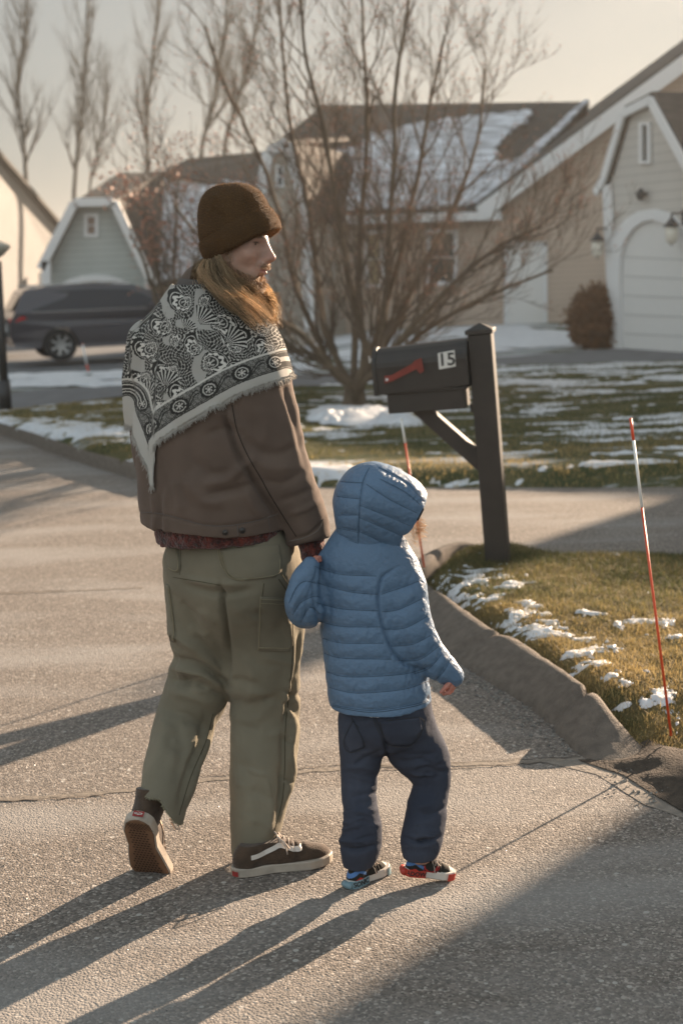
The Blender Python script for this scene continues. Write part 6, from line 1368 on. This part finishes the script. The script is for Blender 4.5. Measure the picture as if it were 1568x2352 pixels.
def footpatch(T, R, hs_, th, a0, a1, side, z0, z1, parent, name, m, off=.002, Lx=.28):
    t = [q for q in hs_ if np.sign(q[1]-.0) == side]; t.sort(); A = np.array(t); ts = np.linspace(a0, a1, 12); V = []
    for a in ts:
        y = np.interp(a, A[:, 0], A[:, 1]); y = y+side*.012
        for z in (z0, z1): V.append(T(a+(a-.5)*.02, y, z)+R@np.array([0, side*off, 0]))
    n = len(ts); return mesh(name, V, [(2*i, 2*i+1, 2*i+3, 2*i+2) for i in range(n-1)], m, parent)
fx_ = [c for c in man.children if c.name.startswith('midsole')][0]
footpatch(T, R, hs_, th, .004, .05, -1, .02, .07, fx_, 'heel_tab', M_RED)
# lifted foot (left): heel high, toe down, sole to the camera
toe = W(358, 2006, YM-.28); hel = W(338, 1885, YM-.23)
hel = W(314, 1882, 3.58); toe = W(352, 2020, 3.72); d0 = toe-hel; d0 = d0/np.linalg.norm(d0)*.30; 
upv = np.array([.25, 1.0, .42]); 
T, R, Lx, up_, uc, th, hs_, bend = shoe(man, 'shoe', hel, hel+d0, upv, 1, M_SUE, M_GUM, M_FOX, W(350, 1818, YM-.12), 1.17, .150)
ms = [c for c in man.children if c.name.startswith('midsole')][1]
b = MB(); b.prism([T(-.014, -.055, .022), T(-.014, .045, .022), T(-.014, .045, .078), T(-.014, -.055, .078)], -R[:, 0]*.0012*1.0); ht = b.build('heel_tab', M_RED, ms)
b = MB(); b.prism([T(-.02, q[0]*.04-.005, .05+q[1]*.018) for q in [(-1, 0), (-.75, .5), (-.3, .55), (0, .9), (.3, .55), (.75, .5), (1, 0), (.75, -.5), (.3, -.55), (0, -.9), (-.3, -.55), (-.75, -.5)]], -R[:, 0]*.0008); lgo = b.build('emblem', M_LEA, ht)
b = MB(); b.bar(T(-.0235, -.03, .05), T(-.0235, .022, .05), .0016, .0012); b.bar(T(-.0235, -.012, .058), T(-.0235, .006, .058), .0014, .001); b.build('lettering', M_RED, lgo)
osl = [c for c in man.children if c.name.startswith('outsole')][1]
b = MB()      # tread: waffle lozenges sunk dark into the gum sole
M_TREAD = mat('tread_dark', (.045, .02, .012), .8)
for i in range(22):
    for j in range(-5, 6):
        a = .16+i*.036; y = (j+.5*(i % 2))*.032; wmx = np.interp(a, [0, .03, .08, .2, .4, .6, .75, .88, .96, 1], [.02, .075, .105, .125, .115, .145, .162, .135, .08, .015])-.03
        if abs(y) > wmx or a > .95: continue
        rx, ry = (.0125, .011) if a > .5 else (.010, .013); b.add([T(a+rx*math.cos(k*math.pi/3), y+.015+ry*math.sin(k*math.pi/3), -.0105+bend(a)) for k in range(6)], [(0, 1, 2, 3, 4, 5)])
b.build('tread', M_TREAD, osl); b = MB()
for k in range(-3, 4): b.bar(T(.05, k*.03-.02, -.0105), T(.14, k*.03+.045, -.0105), .0009, .0009); b.bar(T(.05, k*.03+.02, -.0105), T(.14, k*.03-.045, -.0105), .0009, .0009)
b.build('heel_tread', M_TREAD, osl)
stripe(T, R, uc, -1, up_, [(a, c) for a, c in sp2([(.12, .30), (.25, .27), (.38, .26), (.50, .24), (.62, .21), (.72, .2)])], .045, mat('tan_leather', (.42, .3, .2), .6), 'side_stripe')
b = MB(); b.tube([T(.42, -.14, .34), T(.5, -.2, .36), T(.56, -.22, .33), T(.52, -.19, .31), T(.45, -.15, .33)], .003, 6); b.build('laces', M_LACE, up_, True)
b = MB()
for k in range(4):     # padded ankle ribs
    c0 = W(352, 1825, YM-.10)*(k/5)+T(.2, 0, .25)*(1-k/5); 
# ================================================================= CHILD
YK = 3.66
kid = thing('person', 'small child in hooded blue puffer jacket and dark jeans, hand in hand with the adult', 'person', G(850, 2035))
M_PUF = mat('blue_nylon', (.125, .2, .305), .5, noise=.18, nscale=5, bump=.5, bscale=70, spec=.35); M_PUS = mat('blue_seam', (.05, .085, .13), .7); M_JN = fabric('dark_denim', (.042, .047, .066), (.07, .076, .1), nsc=6, bs=1200, bump=.3); M_JNS = fabric('denim_stitch', (.07, .065, .06))
KT = [(840, 1225, YK, 62, .8, 12), (838, 1262, YK, 92, .72, 12), (842, 1300, YK, 116, .7, 14), (846, 1350, YK, 118, .74, 14), (850, 1420, YK, 119, .78, 14), (858, 1500, YK, 117, .82, 14), (869, 1570, YK, 118, .84, 14), (876, 1640, YK, 117, .84, 14)]
KR = [(918, 1305, YK-.01, 44, .95), (925, 1350, YK-.03, 54, 1), (936, 1410, YK-.05, 53, 1), (955, 1460, YK-.06, 48, 1), (985, 1505, YK-.06, 42, 1), (1015, 1533, YK-.06, 36, 1), (1040, 1552, YK-.06, 26, 1)]
KL = [(765, 1300, YK+.01, 42, 1), (735, 1345, YK-.0, 42, 1), (710, 1385, YK-.02, 47, 1), (702, 1395, YK-.04, 48, 1), (694, 1372, YK-.06, 40, 1), (700, 1335, YK-.055, 34, 1), (712, 1300, YK-.05, 24, 1)]
fd = Field([-.22, 3.3, .38], [.42, 4.0, 1.02], .004); fd.limb(KT, 0, theta=14); fd.limb(KR, .012); fd.limb(KL, .012)
kh = W(874, 1645, YK-.1)[2]
fd.cut(lambda X, Y, Z: np.where(X < .27, kh-Z+.12*np.maximum(X-.13, 0)+.06*np.maximum(-X, 0), -1))
GR = [[(723, 1301), (781, 1319), (864, 1323)], [(720, 1336), (800, 1359), (867, 1365)], [(726, 1384), (787, 1399), (869, 1403)], [(734, 1427), (787, 1439), (873, 1440)], [(741, 1466), (787, 1477), (880, 1477)], [(745, 1500), (787, 1512), (899, 1514)], [(750, 1543), (803, 1555), (921, 1549), (976, 1535)], [(757, 1579), (819, 1592), (928, 1583), (984, 1563)], [(763, 1619), (851, 1632), (947, 1619), (986, 1605)],
      [(875, 1365), (915, 1352), (963, 1334)], [(877, 1405), (915, 1400), (971, 1374)], [(883, 1445), (931, 1442), (983, 1414)], [(899, 1484), (947, 1480), (989, 1459)], [(915, 1517), (963, 1515), (1010, 1482)], [(950, 1548), (985, 1535), (1013, 1503)], [(1001, 1560), (1020, 1540), (1039, 1506)], [(672, 1412), (690, 1385), (720, 1370), (735, 1372)], [(664, 1385), (680, 1350), (700, 1335), (725, 1340)], [(690, 1430), (712, 1395), (735, 1410)]]
AH = [[(915, 1301), (888, 1318), (873, 1336), (868, 1388), (883, 1452), (915, 1512), (979, 1548)], [(728, 1310), (722, 1350), (730, 1410), (737, 1440)]]
wr = np.random.default_rng(12)
extra = []
for gl in GR[:16]:
    for q in range(10):
        u = wr.random(); i = min(int(u*(len(gl)-1)), len(gl)-2); x, y = gl[i][0]+(gl[i+1][0]-gl[i][0])*(u*(len(gl)-1)-i), gl[i][1]+(gl[i+1][1]-gl[i][1])*(u*(len(gl)-1)-i); s = wr.choice([-1, 1]); extra.append(([(x, y), (x+wr.normal(0, 4), y+s*wr.uniform(9, 18))], 2.6, -.0019))
FLk = [(g_, 2.6, -.0032) for g_ in GR]+[(g_, 11, -.0035) for g_ in GR]+[(AH[0], 3.2, -.011), (AH[1], 4, -.008)]+extra+[([(670, 1400), (690, 1360), (712, 1330)], 4, .004), ([(700, 1425), (705, 1380), (716, 1345)], 4, -.004)]
kj, KV, KF = cloth(fd, 'puffer_jacket', M_PUF, kid, FLk, 2, (.0022, 13), (.0010, 48))
kc = Cloth(KV, KF)
seam(kc, GR, .0008, 'quilt_stitching', M_PUS, kj, .0004, 12); seam(kc, [[(763, 1622), (851, 1636), (947, 1623), (984, 1609)]], .0012, 'hem_seam', M_PUS, kj)
# hood
fd = Field([-.09, 3.4, .88], [.32, 3.95, 1.22], .0036); sk = mpp(W(860, 1160, YK))
KH = W(868, 1160, YK); kf = np.array([.93, .30, -.18]); kf /= np.linalg.norm(kf); ku = np.array([.05, 0, 1.]); ku -= kf*(ku@kf); ku /= np.linalg.norm(ku); kl_ = np.cross(ku, kf); RK = np.column_stack([kf, kl_, ku])
fd.ell(W(857, 1152, YK), (88*sk, 92*sk, 88*sk), None, k=0); fd.ell(W(912, 1168, YK), (74*sk, 78*sk, 84*sk), None, k=.03); fd.limb([(856, 1150, YK, 82, 1), (844, 1200, YK, 72, 1), (840, 1245, YK, 67, .95), (842, 1275, YK, 70, .9)], .03); fd.limb([(866, 1190, YK, 64, 1.1), (890, 1228, YK, 50, 1.2), (888, 1262, YK, 38, 1.4)], .02)
bA, bB = W(977, 1160, YK-.05), W(905, 1275, YK-.05); bd = bB-bA; bn = np.array([-bd[2], 0, bd[0]]); bn /= np.linalg.norm(bn); bn = bn if bn[0] > 0 else -bn; bn = bn+np.array([0, .10, 0]); bn /= np.linalg.norm(bn)
fd.cut(lambda X, Y, Z: (X-bA[0])*bn[0]+(Y-bA[1])*bn[1]+(Z-bA[2])*bn[2])
fd.ell(W(925, 1190, YK+.0), (60*sk, 62*sk, 84*sk), None, k=0, mode='sub')
GH = [[(781, 1106), (832, 1109)], [(774, 1140), (825, 1146)], [(776, 1183), (824, 1183)], [(776, 1213), (822, 1223)], [(777, 1232), (819, 1247)], [(841, 1112), (896, 1148), (957, 1178)], [(825, 1160), (883, 1183), (942, 1208)], [(825, 1189), (870, 1208), (923, 1231)], [(825, 1221), (870, 1243), (902, 1272)], [(870, 1074), (930, 1105), (973, 1151)], [(872, 1100), (930, 1130), (965, 1160)]]
hx = [([(895+8*i, 1082+7.5*i), (885+8*i, 1092+7*i)], 2.6, -.002) for i in range(10)]
V, F = fd.net(); hd, HDV, HDF = cloth(fd, 'hood', M_PUF, kj, [(g_, 2.6, -.0028) for g_ in GH]+[(g_, 10, -.0025) for g_ in GH]+[([(848, 1074), (832, 1109), (825, 1170), (822, 1253)], 3, -.004)]+hx+[([(775, 1248), (810, 1262), (860, 1262), (905, 1285)], 5, -.006)], 2, (.0014, 16), (.0007, 60))
hcl = Cloth(HDV, HDF); seam(hcl, GH+[[(848, 1074), (832, 1109), (825, 1170), (822, 1253)]], .0007, 'quilt_stitching', M_PUS, hd, .0004, 12)
seam(hcl, [[(972, 1168), (958, 1195), (940, 1232), (925, 1262)]], .003, 'hood_binding', mat('dark_binding', (.015, .015, .018), .8), hd)
# shirt hem
fd = Field([-.05, 3.4, .35], [.3, 3.95, .6], .004); fd.limb([(873, 1590, YK, 104, .82, 14), (873, 1640, YK, 104, .82, 14)], 0, theta=14); z_s = W(880, 1650, YK-.1)[2]; fd.cut(lambda X, Y, Z: z_s-Z-.05*(X-.08)); cloth(fd, 'shirt', mat('white_cotton', (.6, .6, .6), .9), kid, (), 1, (.002, 20))
# jeans
JP = [(885, 1570, YK, 100, .8, 14), (886, 1620, YK, 106, .82, 14), (888, 1652, YK, 107, .8, 14)]
JR = [(928, 1660, YK, 62, .9), (944, 1705, YK, 68, .9), (978, 1750, YK+.01, 56, 1), (992, 1795, YK+.0, 43, 1), (983, 1840, YK-.02, 44, 1), (977, 1880, YK-.04, 47, 1), (970, 1915, YK-.06, 48, 1), (966, 1940, YK-.07, 46, 1), (964, 1972, YK-.08, 38, 1)]
JLg = [(836, 1660, YK, 60, 1), (832, 1715, YK, 54, 1), (825, 1775, YK-.01, 44, 1), (824, 1825, YK-.03, 41, 1), (828, 1865, YK-.05, 41, 1), (831, 1905, YK-.06, 45, 1), (827, 1940, YK-.06, 48, 1), (824, 1965, YK-.06, 41, 1), (824, 1985, YK-.06, 36, 1)]
fd = Field([-.08, 3.35, .04], [.36, 3.95, .58], .0038); fd.limb(JP, 0); fd.limb(JR, .015); fd.limb(JLg, .015)
fd.cut(lambda X, Y, Z: np.maximum(W(824, 1987, YK-.06)[2]-Z-np.where(X > .12, 1, 0), W(964, 1970, YK-.08)[2]-Z-np.where(X < .12, 1, 0)))
jr = []; rj = np.random.default_rng(31)
def creases(x0, x1, y0, y1, n, amp, w, slope=14, out=None):
    """irregular crossing wrinkles between two edges of a limb"""
    for k in range(n):
        y = rj.uniform(y0, y1); a = rj.uniform(-slope, slope); s0 = rj.uniform(0, .45); s1 = rj.uniform(.55, 1); xa, xb = x0+(x1-x0)*s0, x0+(x1-x0)*s1; c_ = rj.normal(0, 5)
        out.append(([(xa, y-a*(s1-s0)), ((xa+xb)/2, y+c_), (xb, y+a*(s1-s0))], w*rj.uniform(.6, 1.4), amp*rj.choice([-1, -.8, .9])*rj.uniform(.5, 1.2)))
creases(790, 1000, 1650, 1740, 5, .003, 7, 25, jr); creases(930, 1036, 1745, 1800, 9, .0045, 5.5, 16, jr); creases(928, 1030, 1800, 1880, 6, .003, 7, 18, jr); creases(922, 1022, 1880, 1935, 8, .0042, 5, 10, jr)
creases(780, 876, 1765, 1850, 7, .003, 7, 20, jr); creases(780, 874, 1850, 1910, 7, .0038, 5.5, 14, jr); creases(776, 872, 1910, 1965, 7, .0042, 5, 10, jr)
jr += [([(930, 1925), (970, 1935), (1015, 1920)], 5, -.006), ([(782, 1945), (820, 1952), (868, 1940)], 5, -.005), ([(883, 1700), (887, 1735), (880, 1760)], 5, -.006), ([(860, 1640), (880, 1690), (890, 1730)], 7, -.003), ([(810, 1760), (850, 1735), (885, 1725)], 6, -.004), ([(900, 1745), (940, 1750), (1000, 1730)], 8, -.004)]
for k in range(12): jr.append(([(930+6*k, 1948), (931+6*k, 1962)], 1.6, -.002))
kj2, QV, QF = cloth(fd, 'jeans', M_JN, kid, jr, 2, (.0022, 16), (.0006, 50), gain=1.5)
qc = Cloth(QV, QF)
for pp in ([(812, 1655), (834, 1700), (836, 1716), (803, 1728), (790, 1702)][::1], [(872, 1658), (963, 1648), (968, 1678), (943, 1712), (900, 1712), (884, 1702)]):
    pk = patch(qc, pp, 'pocket', M_JN, kj2, .0006, .0018, 6); seam(qc, [pp+[pp[0]]], .0007, 'stitching', M_JNS, pk, .0026, 3)
seam(qc, [[(854, 1640), (862, 1665), (878, 1700), (886, 1732)], [(860, 1640), (868, 1665), (884, 1700)], [(803, 1640), (813, 1660), (825, 1672)]], .0009, 'seat_seam', M_JNS, kj2)
# child's body: head in the hood, trunk, legs, hands
KO = W(850, 1170, YK)+np.array([.0, .0, .0])
fd, TK, RKK = head_field(KO, kf, kl_, ku, .84, .004, KO-np.array([.14, .14, .22]), KO+np.array([.15, .14, .15]), False); V1, F1 = fd.net()
fd = Field([-.2, 3.3, .05], [.4, 3.95, 1.02], .01); fd.limb([(x, y, Y_, h_*.7, r) for x, y, Y_, h_, r, _ in KT], .0, theta=14)
for st in (KR, KL, JR, JLg): fd.limb([(x, y, Y_, h_*.62, r) for x, y, Y_, h_, r in st], .02, pad=.06)
V2, F2 = fd.net()
k0, k1 = W(1040, 1556, YK-.06), W(1040, 1575, YK-.065)
V3, F3 = hand(k0, k1, (.35, .9, -.1), (-.15, 0, -1), (-1, -.25, -.1), .6, -1, .0016, 1.25)
V4, F4 = hand(W(708, 1316, YK-.045), W(714, 1294, YK-.04), (0.2, 1, 0), (.2, 0, 1), (1, 0, 0), .5, 1, .002, 1.2)
V, F = joinm((V1, F1), (V2, F2), (V3, F3), (V4, F4)); kc_ = np.tile([.45, .25, .19], (len(V), 1)); kc_[len(V1)+len(V2):] = [.55, .22, .16]; mesh('body', V, F, M_SKIN, kid, True, cols=kc_)
# curls at the edge of the hood
cur = [[(955, 1180, YK), (972, 1172, YK+.01), (980, 1165, YK+.02), (978, 1180, YK+.02)], [(950, 1190, YK), (966, 1200, YK), (972, 1215, YK+.01), (962, 1225, YK+.01)], [(940, 1215, YK), (956, 1232, YK), (960, 1245, YK), (950, 1248, YK)], [(945, 1200, YK+.03), (968, 1195, YK+.03), (970, 1205, YK+.03), (965, 1212, YK+.03)]]
P = hairset(cur, 45, 9, .0004, .006, 22, .012); V, F = strands(P, .0004, .00025); mesh('hair', V, F, M_HAIR, kid, True, cols=np.tile([.6, .4, .22], (len(V), 1)))
# child's shoes: black canvas with chevrons, coloured foxing
M_CVS = mat('black_canvas', (1, 1, 1), .85, attr=True, bump=.2, bscale=600, spec=.2)
def kcol(rel):
    a, c = rel[:, 0], rel[:, 2]; v = np.tile([.03, .026, .022], (len(a), 1)); u = np.where(a < .42, np.abs(a-.16), 9)
    for c0, col in ((.33, (.10, .2, .42)), (.235, (.03, .028, .028)), (.19, (.5, .05, .035)), (.13, (.03, .028, .028))):
        v = np.where(((u < .17) & (c < c0-.55*u) & (c > c0-.55*u-.062))[:, None], np.array(col), v)
    v = np.where((a > .86)[:, None], np.array([.6, .58, .52]), v); return v
def kcol2(rel):
    v = kcol(rel); a, c = rel[:, 0], rel[:, 2]; r = np.hypot((a-.47), (c-.27)); v = np.where(((r > .115) & (r < .145) & (c < .26) & (a > .33))[:, None], np.array([.4, .03, .03]), v); v = np.where(((r > .165) & (r < .18) & (c < .26) & (a > .33))[:, None], np.array([.4, .03, .03]), v); return v
def kshoe(heel, toe, up, ankle, cf_, colA, txt, tips):
    T, R, Lx, uo, uc, th, hs_, bend = shoe(kid, 'shoe', heel, toe, up, 1, (M_CVS, cf_), M_FOX, M_LEA, ankle, 1.05, .16, .0018, .15)
    ms = [c for c in kid.children if c.name.startswith('midsole')][-1]; cm = mat('coloured_rubber', colA, .55, noise=.15, nscale=30); 
    A = footpatch(T, R, hs_, th, -.003, .40, -1, .0, .146, ms, 'foxing_band', cm, .0028, Lx); footpatch(T, R, hs_, th, .82, .985, -1, .0, .142, ms, 'foxing_band', cm, .0028, Lx)
    b = MB(); b.tube([T(-.014, .09, .072), T(-.03, .05, .072), T(-.035, 0, .072), T(-.03, -.05, .072), T(-.012, -.1, .072)], .0095, 8); b.build('heel_bumper', cm, ms, True)
    Vt, Ft = textmesh(txt, .125*Lx, .0005, True); w_ = Vt[:, 0].max()-Vt[:, 0].min(); t = [q for q in hs_ if q[1] < 0]; t.sort(); A_ = np.array(t); Vw = []
    for v in Vt:
        a = .20+v[0]/Lx*.95; y = np.interp(a, A_[:, 0], A_[:, 1]); Vw.append(T(a, y-.012, .072+v[1]/Lx*1.0)+R@np.array([0, -.0035-v[2], 0]))
    mesh('lettering', Vw, Ft, mat('ink_black', (.02, .018, .018), .7), ms)
    if tips:
        for k in range(3): b = MB(); b.bar(T(.865+k*.03, 0, 0), T(.865+k*.03, 0, .0), .001) if False else None
    b = MB()
    for k in range(4): a = .5+.06*k; c = .31-.03*k; b.tube([T(a, -.09, c-.02), T(a+.01, -.04, c+.02), T(a+.02, .05, c+.02), T(a+.02, .09, c-.02)], .0015, 5)
    for s in (-1, 1): b.tube([T(.47, -.02, .36), T(.55, -.07*s-.05, .36), T(.64, -.08*s-.05, .28), T(.60, -.03*s-.05, .30), T(.48, -.02, .35)], .0016, 5)
    b.tube([T(.48, -.05, .34), T(.54, -.13, .22), T(.56, -.15, .12)], .0013, 5); b.build('laces', M_LACE, uo, True)
    return T
h_ = G(800, 2040); kshoe(h_, h_+np.array([.108, .105, .0]), (0, 0, 1), W(826, 1972, YK-.06), kcol, (.2, .31, .36), 'SONIC', False)
h_ = W(928, 2006, YK-.13); h_ = G(928, 2030)+np.array([0, 0, .03]); kshoe(h_, h_+np.array([.135, .02, -.026]), (.17, -.05, 1), W(962, 1955, YK-.08), kcol2, (.5, .05, .03), 'ADOW', True)
print('built in', round(time.time()-T0, 1))
